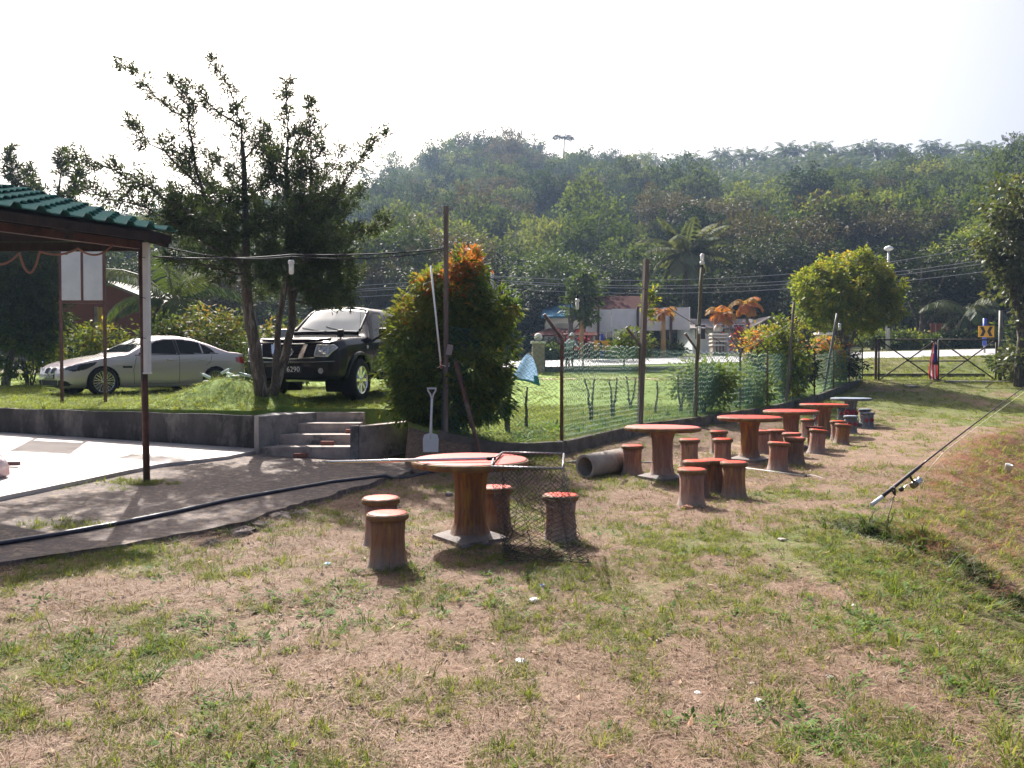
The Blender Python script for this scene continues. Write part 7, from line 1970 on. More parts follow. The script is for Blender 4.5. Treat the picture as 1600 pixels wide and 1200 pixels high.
ST = [(605, 6.30, 'front stool of the pair left of the nearest table, bright red seat', 0, 0), (595, 7.02, 'rear stool of the pair left of the nearest table', 1, 0), (775, 7.85, 'stool behind the nearest table, half covered by the net', 2, 0), (876, 7.30, 'stool standing inside the hanging end of the net, right of the nearest table', 3, 0),
      (988, 11.9, 'stool between the culvert pipe and the second table', 1, 0), (1077, 12.7, 'stool just behind the second table, half hidden by its top', 3, 0), (1081, 9.15, 'foremost stool of the cluster right of the second table', 1, 0), (1088, 9.95, 'stool hidden behind the foremost one of the cluster by the second table', 3, 0), (1117, 10.15, 'dark-stumped stool in the middle of the cluster by the second table', 0, 0), (1147, 9.85, 'rightmost stool of the cluster by the second table, ochre rim', 2, 0),
      (1123, 14.6, 'farther stool of the pair between the second and third tables', 1, 0), (1129, 13.2, 'nearer stool of the pair between the second and third tables', 3, 0),
      (1215, 12.2, 'pinkish faded stool right of the third table, nearest the stick', 3, .06), (1242, 13.1, 'ochre-streaked stool with a glaring pale seat beside the faded pinkish stool', 2, 0), (1190, 15.0, 'left stool of the two touching stools behind the third table', 1, 0), (1213, 15.2, 'right stool of the two touching stools behind the third table', 3, 0), (1237, 14.3, 'bright red-seated stool under the edge of the fourth table', 1, 0),
      (1275, 14.7, 'leaning pinkish stool in front of the fourth table', 3, .11), (1273, 15.8, 'upright stool with an ochre rim just behind the leaning pinkish stool', 0, 0), (1261, 18.3, 'reddish stool between the fourth and fifth tables', 1, .03), (1314, 16.4, 'leaning stool in front of the fifth table, right side', 2, .12), (1309, 17.3, 'stool directly behind the leaning one at the fifth table', 1, 0)]
for i, (px, Y, lab, k, tl) in enumerate(ST): stool(px, 700, Y, lab, k, tl)
for (px, Y, lab) in [(1329, 19.3, 'blue-grey stool in front of the blue-grey table'), (1356, 20.9, 'nearer blue-grey stool at the right of the blue-grey table, with a red flower'), (1351, 21.9, 'farther blue-grey stool at the right of the blue-grey table'), (1316, 22.6, 'blue-grey stool behind the blue-grey table'), (1279, 21.2, 'blue-grey stool glimpsed left of the fifth table stump')]:
    stool(px, 700, Y, lab, 0, 0, .98, True)

# ------------------------------------------------------------------ landing net on the nearest table
tz = zz(at(735, 700, 7.28).x, 7.28) + .76
c1, c2 = onz(768, 729, tz + .012), onz(879, 732, tz + .012)
c4_, c3 = onz(786, 706.5, tz + .014), onz(881, 709, tz + .014)
net = thing('landing_net', 'landing net with a long silver handle and black mesh bag lying across the nearest table', 'fishing net', (0, 0, 0))
M_NETFR = mat('grey_net_frame', (.26, .26, .28), rough=.35, metal=.6)
M_NET = mat('black_netting', (.018, .016, .018), rough=.75)
M_SILVER = mat('silver_pole', (.66, .64, .64), rough=.18, metal=1)
h0 = onz(510, 722, tz + .012); h1 = onz(771, 716.5, tz + .016)
MB().tube([h0, h0.lerp(h1, .5), h1], .014, 10).build('handle', M_SILVER, net)
MB().tube([h1 - (h1 - h0).normalized() * .05, h1 + (h1 - h0).normalized() * .02], .017, 8).build('ferrule', M_BLACK, net)
MB().tube([c4_, h1.lerp(c4_, .5) + (c4_ - c1) * 0, h1, c1], .0085, 7).build('yoke', M_NETFR, net)
MB().tube([c1, c2], .0085, 7).tube([c2, c3], .0085, 7).tube([c3, c4_], .0085, 7).build('frame', M_NETFR, net)
def bag():
    per = [c1, c2, c3, c4_]
    ring = []
    nU = [30, 14, 26, 14]
    for i in range(4):
        a = per[i]; b = per[(i + 1) % 4]
        for j in range(nU[i]): ring.append(a.lerp(b, j / nU[i]))
    n = len(ring); nv_ = 42
    # where each point of the rim hangs down to
    zg = lambda p: zz(p.x, p.y) + .012
    gx0 = ground_at(782, 815); gx1 = ground_at(902, 851)
    V = np.zeros((nv_ + 1, n, 3)); rr = random.Random(4)
    cen = (c1 + c2 + c3 + c4_) / 4
    for k, p in enumerate(ring):
        u = (p - c1).dot((c2 - c1).normalized()) / (c2 - c1).length; u = min(max(u, 0), 1)
        v = (p - c1).dot((c4_ - c1)) / (c4_ - c1).length_squared; v = min(max(v, 0), 1)
        bx = -.0 + .06 + .72 * u; 
        # the bag sags outward over the table edge to the right and down to the grass
        foot = Vector((c1.x + .13 + (c2.x - c1.x + .06) * u + .03 * math.sin(k * .9), c1.y - .10 + .34 * v - .10 * u + .03 * math.sin(k * .7), 0))
        foot.z = zg(foot)
        for j in range(nv_ + 1):
            t = j / nv_
            q = p.lerp(foot, t ** .9)
            fold = math.sin(k * .55 + 1.3 * math.sin(t * 3)) * .038 * math.sin(PI * min(1, t * 1.2)) 
            d = (q - Vector((cen.x + .1, cen.y, q.z))); d.z = 0
            if d.length > 1e-4: q = q + d.normalized() * fold
            if j: q += Vector((rr.gauss(0, .005), rr.gauss(0, .005), rr.gauss(0, .004)))
            if t > .9: q.z = max(q.z, zg(q) + .006 + .01 * rr.random())
            V[j, k] = q
    return V, n, nv_
V, n, nv_ = bag()
# bottom: a slack patch of netting lying on the grass
rim_pts = V[-1]; cb_ = rim_pts.mean(0)
extra = []
for s_ in (.66, .33, .05):
    e = cb_ + (rim_pts - cb_) * s_; e[:, 2] = z_any(e[:, 0], e[:, 1]) + .02; extra.append(e)
V = np.concatenate([V, np.array(extra)]); nv_ = len(V) - 1
vs = []; fs = []
tx0 = at(735, 700, 7.28).x
for j in range(nv_):
    for k in range(n):
        for dk in ((0, 1) if (j + k) % 2 == 0 else (1, 0)), :
            a = Vector(V[j, (k + dk[0]) % n]); b = Vector(V[j + 1, (k + dk[1]) % n])
            d = (b - a)
            if d.length < 1e-5: continue
            d.normalize(); o1 = d.orthogonal().normalized(); o2 = d.cross(o1); base = len(vs)
            for e in (a, b):
                for q in range(3): vs.append(e + (o1 * math.cos(q * 2.094) + o2 * math.sin(q * 2.094)) * .0017)
            for q in range(3): fs.append((base + q, base + (q + 1) % 3, base + 3 + (q + 1) % 3, base + 3 + q))
np_obj('net_bag', np.array([tuple(v) for v in vs]), np.array(fs), M_NET, net)
# netting wound round the frame
mb = MB()
for a, b in ((c1, c2), (c2, c3), (c3, c4_), (c4_, c1)):
    L_ = (b - a).length; P = []
    for k in range(int(L_ / .006)):
        t = k / int(L_ / .006); o = Vector((0, math.cos(k * .9), math.sin(k * .9))) * .011; P.append(a.lerp(b, t) + o)
    mb.tube(P, .0022, 3, cap=False)
mb.build('lashing', M_NET, net)

# ------------------------------------------------------------------ culvert pipe
ca = Vector((1.50, 11.45, 0)); cd = Vector((.86, .62, 0)).normalized()
p1 = onz(921, 706, .17); p1 = Vector((p1.x, p1.y, 0)); 
pcul = thing('culvert_pipe', 'grey cement culvert pipe lying on the grass by the fence, open end towards the camera', 'pipe', (0, 0, 0))
Rr = .175
pts_ = []
e1 = Vector((at(914, 700, 11.6).x, 11.6, 0)); e2 = e1 + Vector((.62, .62, 0)) * 1.12
e1.z = zz(e1.x, e1.y) + Rr - .02; e2.z = zz(e2.x, e2.y) + Rr - .0
d = (e2 - e1); L_ = d.length
mb = MB()
prof = [(Rr * .80, 0), (Rr * .80, L_), (Rr, L_), (Rr, 0), (Rr * .80, 0)]
mb.lathe(prof, 40, caps=False)
o = mb.build('shell', mat('pipe_cement', (.42, .37, .325), (.30, .26, .23), rough=.85, scale=5, bump=.4, bscale=40, c=(.25, .22, .195)), pcul)
for pgn in o.data.polygons: pgn.use_smooth = abs(pgn.normal.z) < .5
o.matrix_local = Matrix.Translation(e1) @ d.to_track_quat('Z', 'Y').to_matrix().to_4x4()

# ------------------------------------------------------------------ hoses and sticks
hp_ = [(-60, 858), (0, 848), (90, 834), (180, 818), (270, 800), (360, 780), (450, 764), (520, 752), (590, 744), (636, 740), (668, 738), (700, 733)]
P = []
for px, py in hp_:
    q = onz(px, py, .10)
    for _ in range(4): q = onz(px, py, zz(q.x, q.y) + .024)
    P.append(q)
PP = []
for i in range(len(P) - 1):
    for j in range(4):
        q = P[i].lerp(P[i + 1], j / 4); q.z = zz(q.x, q.y) + .022; PP.append(q)
MB().tube(PP, .022, 8).build('water_hose', mat('blue_black_hose', (.012, .018, .045), (.018, .024, .05), rough=.4, scale=6, spec=.6), label='thick blue-black water hose running across the asphalt towards the nearest table', cat='hose')
P = [ground_at(px, py) + Vector((0, 0, .02)) for px, py in ((884, 724), (905, 723), (930, 722), (955, 723), (980, 724), (1005, 724), (1025, 725), (1046, 726))]
MB().tube(P, .014, 7).build('thin_hose', mat('grey_hose', (.20, .21, .23), rough=.5), label='thin grey hose lying on the grass below the culvert pipe', cat='hose')
a = ground_at(1163, 733) + Vector((0, 0, .02)); b = ground_at(1256, 746) + Vector((0, 0, .025))
sk_ = thing('pale_stick', 'thin pale plastic rod lying on the grass before the third table', 'rod', (0, 0, 0))
MB().tube([a, b], .008, 6).build('rod', M_WHITE2, sk_)
MB().tube([b, b + (b - a).normalized() * .05], .012, 6).build('tip', M_BLACK, sk_)
cu_ = [b + Vector((.05 + .03 * i, -.06 * i, .01 + .01 * math.sin(i))) for i in range(6)]
MB().tube(cu_, .004, 4).build('cord', M_WHITE2, sk_)

# ------------------------------------------------------------------ fishing rod on its rest
gpt = ground_at(1384, 838); Yf = gpt.y
rod = thing('fishing_rod', 'fishing rod with a spinning reel propped on a wire rest at the bank edge', 'fishing rod', gpt)
A0 = at(1362, 789, Yf - .05) - gpt
# rod direction: rises to the right and away from the camera
far = at(1600, 598, Yf + 1.05) - gpt
dr = (far - A0).normalized(); Lr = 3.3
def RP(s): return A0 + dr * s - Vector((0, 0, .035 * max(0, (s - .8)) ** 1.6 * .5))
M_GRIP = mat('rod_grip', (.028, .02, .028), (.045, .03, .04), rough=.6, scale=20); M_RODB = mat('rod_blank', (.05, .03, .04), rough=.25)
# scale of things by photo: butt cap 22 px, grip 150 px
ppm = F / Yf
MB().tube([RP(0), RP(.16)], [.021, .019], 10).build('butt_cap', M_WHITE, rod)
MB().tube([RP(.16), RP(.42), RP(.50), RP(.62), RP(.78), RP(.79)], [.019, .017, .017, .019, .016, .013], 10).build('grip', M_GRIP, rod)
MB().tube([RP(.79 + .15 * k) for k in range(18)], [.0095 * (1 - .045 * k) for k in range(18)], 8).build('blank', M_RODB, rod)
dn = (Vector((0, 0, -1)) - dr * (-dr.z)).normalized()
sd_ = dr.cross(dn)
for s_ in (1.15, 1.65, 2.1, 2.5, 2.85):
    c = RP(s_) + dn * .025; MB().tube([c + (sd_ * math.cos(q) + dn * math.sin(q)) * .012 for q in np.linspace(0, 2 * PI, 11)], .002, 4, cap=False).tube([RP(s_), c - dn * .012], .003, 4).build('line_guide', M_GRIP, rod)
# reel
rs = RP(.60)
reel = MB().tube([rs - dr * .05, rs + dr * .05], .012, 6).tube([rs, rs + dn * .06 + dr * .01, rs + dn * .10 + dr * .03], [.012, .010, .014], 7).build('reel_foot', M_GRIP, rod)
rc = rs + dn * .125 + dr * .045
mt = dr.to_track_quat('Z', 'Y').to_matrix().to_4x4()
o = MB().lathe([(.030, -.055), (.036, -.03), (.034, -.005)], 18).build('reel_body', mat('bronze_reel', (.20, .17, .12), rough=.3, metal=.7), rod); o.matrix_local = Matrix.Translation(rc) @ mt
o = MB().lathe([(.037, -.004), (.038, .03), (.028, .034), (.026, .062), (.034, .066), (.032, .075)], 20).build('reel_spool', M_SILVER, rod); o.matrix_local = Matrix.Translation(rc) @ mt
MB().tube([rc + dr * .02 + sd_ * .042, rc + dr * .08 + sd_ * .05 + dn * .01, rc + dr * .095 + dn * .035, rc + dr * .08 - sd_ * .05 + dn * .01, rc + dr * .02 - sd_ * .042], .0045, 5).build('bail_arm', M_SILVER, rod)
hk = rc - dr * .05 - sd_ * .03
MB().tube([rc - dr * .03, rc - dr * .035 + sd_ * .06, rc - dr * .13 + sd_ * .065 + dn * .0], .006, 6).build('reel_handle', M_SILVER, rod)
MB().sphere(rc - dr * .135 + sd_ * .07, (.026, .026, .026), 12, 8).build('handle_knob', M_GRIP, rod)
lp_ = [rc + dr * .06, RP(1.15) + dn * .03, RP(1.65) + dn * .03, RP(2.5) + dn * .028, RP(3.3) + dn * .1]
MB().tube([rc + dr * .06] + [RP(s_) + dn * (.03 + .008 * s_) for s_ in (1.15, 1.65, 2.1, 2.5, 2.85, 3.2)], .0018, 4).build('line', mat('pale_line', (.62, .62, .45), rough=.4), rod)
rest = thing('rod_rest', 'thin bent wire rest stuck in the bank under the fishing rod', 'rod rest', gpt)
yk = RP(.33) + dn * .02
MB().tube([Vector((0, 0, -.12)), Vector((.01, 0, .15)), yk + dn * .05], .0055, 6).build('stake', mat('rusty_wire', (.14, .085, .05), (.08, .05, .035), rough=.7), rest)
MB().tube([yk + dn * .06, yk + dn * .0 + sd_ * .018, yk - dn * .035 + sd_ * .020], .009, 6).tube([yk + dn * .06, yk + dn * .0 - sd_ * .018, yk - dn * .035 - sd_ * .020], .009, 6).build('fork', M_GRIP, rest)
MB().tube([yk + dn * .055, yk - dr * .16 + dn * .11, yk - dr * .20 + dn * .10], .004, 5).build('tail_wire', M_SILVER, rest)
# ------------------------------------------------------------------ bare cuttings behind the fence, towel on two of them
def sapling(x, y, h, seed, label, cat='stump', forks=2, r0=.035):
    rnd = random.Random(seed); z = zz(x, y)
    t = thing('bare_cutting', label, 'cutting', (x, y, z), rnd.uniform(-.5, .5), 'bare cuttings planted behind the fence')
    mb = MB()
    for k in range(forks):
        sx = (k - (forks - 1) / 2) * .22 + rnd.uniform(-.05, .05)
        hh = h * rnd.uniform(.85, 1.05)
        P = [Vector((.02 * k, 0, -.1)), Vector((sx * .25, rnd.uniform(-.03, .03), hh * .25)), Vector((sx * .7 + rnd.uniform(-.03, .03), rnd.uniform(-.05, .05), hh * .6)), Vector((sx, rnd.uniform(-.06, .06), hh))]
        Q = []
        for i in range(3):
            for j in range(4): Q.append(P[i].lerp(P[i + 1], j / 4) + Vector((rnd.gauss(0, .008), rnd.gauss(0, .008), 0)))
        Q.append(P[3])
        mb.tube(Q, [r0 * (1 - .45 * i / 12) * rnd.uniform(.85, 1.15) for i in range(13)], 7)
        for j in range(3):
            b = Q[5 + j * 2]; mb.tube([b, b + Vector((rnd.uniform(-.12, .12), rnd.uniform(-.1, .1), rnd.uniform(.08, .2)))], [.010, .004], 4)
    mb.build('stem', M_BARK, t)
    return t
CT = [(793, 678, .95, 2, 'forked bare cutting just right of the bush, left of the towel'), (823, 672, .95, 1, 'single bare cutting holding up the pale towel'), (924, 659, 1.0, 2, 'forked bare cutting between the cranked post and the leaning pole, nearest the towel'), (957, 655, 1.0, 2, 'widely forked bare cutting, second right of the cranked post'), (985, 640, .9, 2, 'slender forked cutting just left of the leaning pole'), (1024, 648, .9, 1, 'single bare cutting just right of the leaning pole'),
      (1064, 648, 1.0, 2, 'forked bare cutting left of the mossy pole'), (1083, 642, 1.0, 1, 'bare cutting close beside the mossy pole'), (1105, 640, 1.0, 2, 'forked cutting among weeds just right of the mossy pole'), (1125, 635, 1.0, 1, 'bare cutting among the weeds in the third bay past the leaning pole'), (1142, 632, 1.0, 2, 'forked cutting among weeds nearest the pale fence post'), (1272, 604, .9, 1, 'bare cutting near the far fence posts by the round tree')]
for i, (px, py, h, f, lab) in enumerate(CT):
    q = ground_at(px, py, 13.5); yb_ = float(yb(q.x)) + .35
    if q.y < yb_: q.y = yb_; q.x = at(px, py, q.y).x
    sapling(q.x, q.y, h * (1.0 if q.y < 20 else 1.1), 50 + i, lab, forks=f)
# towel
q = ground_at(823, 672, 13.6); Yt_ = q.y - .03
tw = thing('towel', 'pale blue and white checked towel hung over a bare cutting behind the fence', 'towel', at(824, 558, Yt_))
tw.scale = (1.25, 1.2, 1.2)
M_TOW = mat('towel_cloth', (.62, .66, .72), (.50, .60, .70), rough=.9, scale=3); 
nt = M_TOW.node_tree; tc = _n(nt, 'ShaderNodeTexCoord'); ck = _n(nt, 'ShaderNodeTexChecker', Scale=34); nt.links.new(tc.outputs['Object'], ck.inputs[0]); ck.inputs[1].default_value = (.60, .70, .80, 1); ck.inputs[2].default_value = (.42, .58, .74, 1); nt.links.new(ck.outputs[0], nt.nodes['Principled BSDF'].inputs['Base Color'])
rows = []
for j in range(15):
    v = j / 14; row = []
    for i in range(15):
        u = i / 14
        x = (-.04 - .20 * v ** .8) * (1 - u) + (.05 + .15 * v ** .6) * u
        z = .02 - .42 * v * (.9 + .16 * u) - .10 * max(0, u - .55) * v ** 3 + .03 * math.sin(u * PI) * (1 - v)
        row.append(Vector((x, .045 * math.sin(u * 7 + v * 2) * (.3 + v), z)))
    rows.append(row)
def translucent(m, f=.5):
    nt = m.node_tree; p = nt.nodes['Principled BSDF']; tr = _n(nt, 'ShaderNodeBsdfTranslucent'); mx = _n(nt, 'ShaderNodeMixShader'); mx.inputs[0].default_value = f
    if p.inputs['Base Color'].links: nt.links.new(p.inputs['Base Color'].links[0].from_socket, tr.inputs[0])
    else: tr.inputs[0].default_value = p.inputs['Base Color'].default_value
    nt.links.new(p.outputs[0], mx.inputs[1]); nt.links.new(tr.outputs[0], mx.inputs[2]); nt.links.new(mx.outputs[0], nt.nodes['Material Output'].inputs[0])
translucent(M_TOW, .55)
for m_ in (M_FRED, M_FWHT, M_FBLU): translucent(m_, .4)
mb = MB(); mb.sheet(rows); o = mb.build('cloth', [M_TOW, mat('towel_blue', (.05, .30, .42), (.10, .40, .50), rough=.9, scale=12)], tw)
for k, pgn in enumerate(o.data.polygons):
    j, i = divmod(k, 14); pgn.material_index = 1 if (i > 10 and j > 9) or j == 13 else 0
so = o.modifiers.new('t', 'SOLIDIFY'); so.thickness = .006

# ------------------------------------------------------------------ bottles on the mound
M_PET = mat('clear_plastic', (.55, .66, .72), rough=.12, spec=.6); M_CAPG = mat('green_cap', (.01, .28, .16), rough=.4); M_CAPB = mat('teal_cap', (.02, .30, .33), rough=.4)
BL = [(318, 583), (329, 587), (338, 578), (346, 584), (355, 580), (366, 583), (374, 588), (384, 586), (331, 580), (392, 588)]
BLAB = ['leftmost clear bottle of the heap on the mound', 'green-capped bottle, second from the left in the heap on the mound', 'bottle lying on top of the heap on the mound', 'bottle in the centre of the heap on the mound', 'bottle pointing up, right of the heap centre on the mound', 'bottle on the right half of the mound heap, teal cap', 'bottle low on the right half of the mound heap', 'second bottle from the right end of the mound heap', 'bottle at the back of the left half of the mound heap', 'rightmost bottle of the mound heap next to the conifer trunk']
for i, (px, py) in enumerate(BL):
    Y = 15.0 + .12 * (i % 3); x = at(px, py, Y).x
    t = thing('plastic_bottle', BLAB[i], 'bottle', (x, Y, zz(x, Y) + .045 + .05 * (i % 2)), 0, 'empty bottles on the mound')
    t.scale = (.8, .8, .8); t.rotation_euler = (random.uniform(1.0, 1.7), 0, random.uniform(0, 6.28))
    MB().lathe([(.03, 0), (.036, .01), (.036, .15), (.03, .19), (.014, .225)], 12).build('bottle_body', M_PET, t)
    MB().lathe([(.018, .225), (.018, .25), (.016, .254)], 10).build('cap', [M_CAPG, M_CAPB][i % 2], t)
# bags and scraps
def crumple(name, label, cat, c, r, m, seed, flat=.45, group=None):
    rnd = np.random.default_rng(seed); mb = MB(); mb.sphere((0, 0, 0), (r, r * .8, r * flat), 16, 10)
    v = np.array([tuple(p) for p in mb.v]); d = unit(v + 1e-9)
    k = .65 + .7 * vnoise(d[:, 0] * 3.1 + seed, d[:, 1] * 3.1 + d[:, 2] * 2.3, seed) + .12 * rnd.random(len(v))
    mb.v = [tuple(q) for q in v * k[:, None]]
    mb.smooth = False; mb.sm = [False] * len(mb.f)
    o = mb.build(name, m, label=label, cat=cat, group=group); o.location = c; o.rotation_euler = (0, 0, rnd.random() * 6)
    return o
pb = onz(-40, 735, .36)
bag_ = crumple('plastic_bag', 'pink-filled clear plastic bag on the white slab, cut by the left edge', 'bag', (pb.x, pb.y, zz(pb.x, pb.y) + .16), .27, mat('pink_plastic', (.62, .30, .32), (.70, .58, .60), rough=.15, scale=5, coat=.5), 3, .72)
for pgn in bag_.data.polygons: pgn.use_smooth = True
sl = onz(4, 718, .38); o = MB().box((0, 0, 0), (.42, .06, .05)).build('timber_offcut', mat('purple_timber', (.16, .09, .09), (.11, .06, .065), rough=.8), bevel=.005, label='short dark timber offcut lying on the white slab at the left edge', cat='timber'); o.location = (sl.x, sl.y, zz(sl.x, sl.y) + .085); o.rotation_euler = (0, 0, .1)
M_PAPER = mat('white_paper', (.72, .70, .72), (.62, .60, .63), rough=.7, scale=20)
LIT = [(834, 940, .055, 'crumpled white tissue on the grass just below the table shadow'), (815, 1037, .05, 'crumpled white paper scrap on the dry grass, middle foreground'), (1334, 948, .03, 'short white stick-like scrap near the bank edge'), (1222, 845, .055, 'pale stone-like lump on the grass right of the stools'), (1296, 1060, .035, 'pale beige stone low on the grass near the bank, right foreground'), (1175, 1071, .03, 'small white scrap left of the pale beige stone'), (1090, 1085, .03, 'greyish flattened scrap in the right foreground grass'), (1185, 1098, .035, 'wide pale scrap in the dry grass, near the photo bottom right')]
for i, (px, py, r, lab) in enumerate(LIT):
    q = ground_at(px, py); r *= .62; crumple('paper_scrap' if 'stone' not in lab else 'pale_stone', lab, 'litter' if 'stone' not in lab else 'stone', q + Vector((0, 0, r * .3)), r, M_PAPER if 'stone' not in lab else mat('pale_stone', (.48, .42, .36), (.38, .33, .29), rough=.9), 20 + i, .4)
q = ground_at(848, 919); crumple('bottle_top', 'tiny blue plastic scrap beside the white tissue', 'litter', q + Vector((0, 0, .012)), .018, mat('blue_scrap', (.05, .16, .45), rough=.4), 31, .8)
q = ground_at(512, 884); crumple('blue_wrapper', 'pale blue wrapper in the grass left of the front stool', 'litter', q + Vector((0, 0, .012)), .03, mat('pale_blue_scrap', (.35, .50, .62), rough=.5), 32, .5)
q = ground_at(1073, 796); crumple('reddish_stone', 'reddish stone on the grass in front of the stool cluster', 'stone', q + Vector((0, 0, .02)), .055, mat('reddish_stone', (.36, .16, .10), (.28, .14, .10), rough=.9), 33, .45)
for i, (px, py, r, lab) in enumerate([(727, 858, .05, 'grey stone wedged under the front edge of the nearest table base'), (760, 853, .045, 'small stone at the right corner of the nearest table base'), (702, 775, .06, 'grey stone on the grass between the hose and the nearest table')]):
    q = ground_at(px, py); crumple('grey_stone', lab, 'stone', q + Vector((0, 0, .02)), r, M_CEM, 40 + i, .5)
q = ground_at(1574, 740); cp = thing('plastic_cup', 'white plastic cup lying on the bank at the right edge', 'cup', q + Vector((0, 0, .05)))
cp.rotation_euler = (.25, .1, 0)
MB().lathe([(.045, -.04), (.06, .12), (.064, .125), (.056, .12), (.042, -.03)], 16, caps=True).build('cup_body', M_WHITE2, cp)

# ------------------------------------------------------------------ broken edge lumps of the asphalt, pole base soil
def lump(c, r, m, seed, name, label, flat=.4):
    o = crumple(name, label, 'rubble', c, r, m, seed, flat); return o
ev = [(330, 845), (380, 826), (408, 815), (438, 803), (470, 797)]
for i, (px, py) in enumerate(ev):
    q = ground_at(px, py + 6); lump(q + Vector((0, 0, .0)), .11 + .03 * (i % 2), M_ASPH, 60 + i, 'asphalt_chunk', ['broken asphalt chunk at the apron edge, farthest left', 'broken asphalt chunk at the apron edge, second from the left', 'broken asphalt chunk in the middle of the crumbled apron edge', 'broken asphalt chunk at the apron edge, fourth from the left', 'broken asphalt chunk at the apron edge, nearest the stools'][i], .35)
# ------------------------------------------------------------------ grass, straw and weeds
LM_GRASS = leafmat('grass_blade', [(.10, .135, .034), (.145, .18, .046), (.20, .22, .062), (.30, .265, .11)], .42, rough=.7, spec=.12, var=.3)
LM_STRAW = leafmat('dry_straw', [(.15, .092, .066), (.25, .168, .122), (.35, .255, .19), (.52, .42, .33)], .15, rough=.7, spec=.2, var=.22)
LM_WEED = leafmat('weed_leaf', [(.06, .12, .035), (.09, .16, .04), (.13, .20, .06), (.20, .26, .12)], .35, rough=.7, spec=.12, var=.2)
def blades(n, h, w, spread, seed, lean=.6, seg=3, base_r=.02, flat=0):
    """bent ribbons; flat>0 lays them down"""
    r = np.random.default_rng(seed); Vs = []; Fs = []; ts = []; b = 0
    for i in range(n):
        a = r.random() * 6.283; a2 = a + r.normal() * .6; hh = h * (.5 + .7 * r.random()); q = base_r * r.random() ** .5
        p = np.array([q * math.cos(a) * 1.0, q * math.sin(a), 0.0]); d = np.array([math.cos(a2), math.sin(a2)]); el = (R(80) - lean * r.random()) * (1 - flat) + flat * R(10) * r.random()
        ww = w * (.7 + .6 * r.random()); t = .6 * r.random()
        side = np.array([-d[1], d[0], 0])
        for k in range(seg + 1):
            u = k / seg; wk = ww * (1 - u) ** .7 if u < 1 else .0004
            Vs += [p - side * wk / 2, p + side * wk / 2]; ts += [min(1, t + .25 * u)] * 2
            p = p + hh / seg * np.array([d[0] * math.cos(el), d[1] * math.cos(el), math.sin(el)])
            el -= (.55 * (.4 + r.random())) * (1 - flat) + flat * .12
        for k in range(seg): Fs.append((b + 2 * k, b + 2 * k + 1, b + 2 * k + 3, b + 2 * k + 2))
        b += 2 * (seg + 1)
    return np.array(Vs), np.array(Fs), np.array(ts)
def col_of(name, items):
    c = bpy.data.collections.new(name)
    for i, (V, Fc, t, m) in enumerate(items): src_obj(c, f'{name}_{chr(97 + i)}', np_mesh(name, V, Fc, m, t))
    return c
tufts = col_of('grass_tuft', [blades(16, .075, .0045, 0, 1, .9, base_r=.035) + (LM_GRASS,), blades(22, .060, .004, 0, 2, 1.1, base_r=.05) + (LM_GRASS,), blades(12, .11, .0055, 0, 3, .7, base_r=.03) + (LM_GRASS,), blades(26, .045, .0035, 0, 4, 1.2, base_r=.06) + (LM_GRASS,), blades(14, .085, .006, 0, 5, 1.2, base_r=.05) + (LM_GRASS,)])
straws = col_of('straw_wisp', [blades(16, .075, .0026, 0, 11 + i, .5, seg=2, base_r=.07, flat=1) + (LM_STRAW,) for i in range(4)] + [blades(9, .045, .003, 0, 19, 1.3, base_r=.05) + (LM_STRAW,)])
def weed(n, L_, seed):
    r = np.random.default_rng(seed); a = r.random(n) * 6.283; e = r.random(n) * .7
    d = np.stack([np.cos(a) * np.cos(e), np.sin(a) * np.cos(e), np.sin(e)], 1); p = d * r.random((n, 1)) * .02 + np.array([[0, 0, .005]])
    V, Fc = leaves(p, d, np.tile([[0, 0, 1.]], (n, 1)), L_ * (.6 + .6 * r.random(n)), L_ * .42, fold=.2, droop=.12)
    return V, Fc, np.repeat(.7 * r.random(n), 4)
weeds = col_of('weed_rosette', [weed(9, .036, 21) + (LM_WEED,), weed(12, .03, 22) + (LM_WEED,), weed(8, .045, 23) + (LM_WEED,), blades(12, .085, .006, 0, 24, 1.1, base_r=.03) + (LM_WEED,)])
def cover(name, n_tries, dens, y0, y1, col, ncol, smin, smax, label, cat, seed, region='field', zofs=0.0, power=1.6, tilt=.15, hs=(.8, 1.2)):
    r = np.random.default_rng(seed)
    y = y0 * (y1 / y0) ** r.random(n_tries) if power is None else y0 + (y1 - y0) * r.random(n_tries) ** power
    x = (r.random(n_tries) * 2 - 1) * (y * .69 + .9)
    pv = inside(x, y, PAVE); up_ = (y > yb(x)) & (x < 14.4)
    ok = (~pv & ~up_ & (seg_dist(x, y, PAVE) > .015)) if region == 'field' else (up_ & (y < 41))
    ok &= r.random(n_tries) < dens(x, y)
    x = x[ok]; y = y[ok]; z = z_any(x, y) + zofs; m = len(x)
    s = (smin + (smax - smin) * r.random(m)) * (1 + np.clip(y - 8, 0, 40) * .035)
    return scatter(name, np.stack([x, y, z], 1), np.stack([r.normal(size=m) * tilt, r.normal(size=m) * tilt, r.random(m) * 6.283], 1), np.stack([s, s, s * (hs[0] + (hs[1] - hs[0]) * r.random(m))], 1), r.integers(0, ncol, m), col, label, cat)
def d_grass(x, y):
    g = greenness(x, y) * .60 + .07; p = vnoise(x * 3.1, y * 3.1, 91) * .6 + vnoise(x * 9, y * 9, 92) * .4
    return np.clip((g * .85 + .24) * sstep(.36, .64, p + .26 * g - .06), 0, 1)
cover('grass_tufts', 90000, d_grass, 2.2, 13, tufts, 5, .5, 1.0, 'short green grass tufts scattered over the dry field', 'grass', 1, power=1.25)
cover('grass_tufts', 46000, lambda x, y: d_grass(x, y) * .9, 12, 33, tufts, 5, .8, 1.3, 'thin green turf towards the gate', 'grass', 2, power=1.2, hs=(.5, .8))
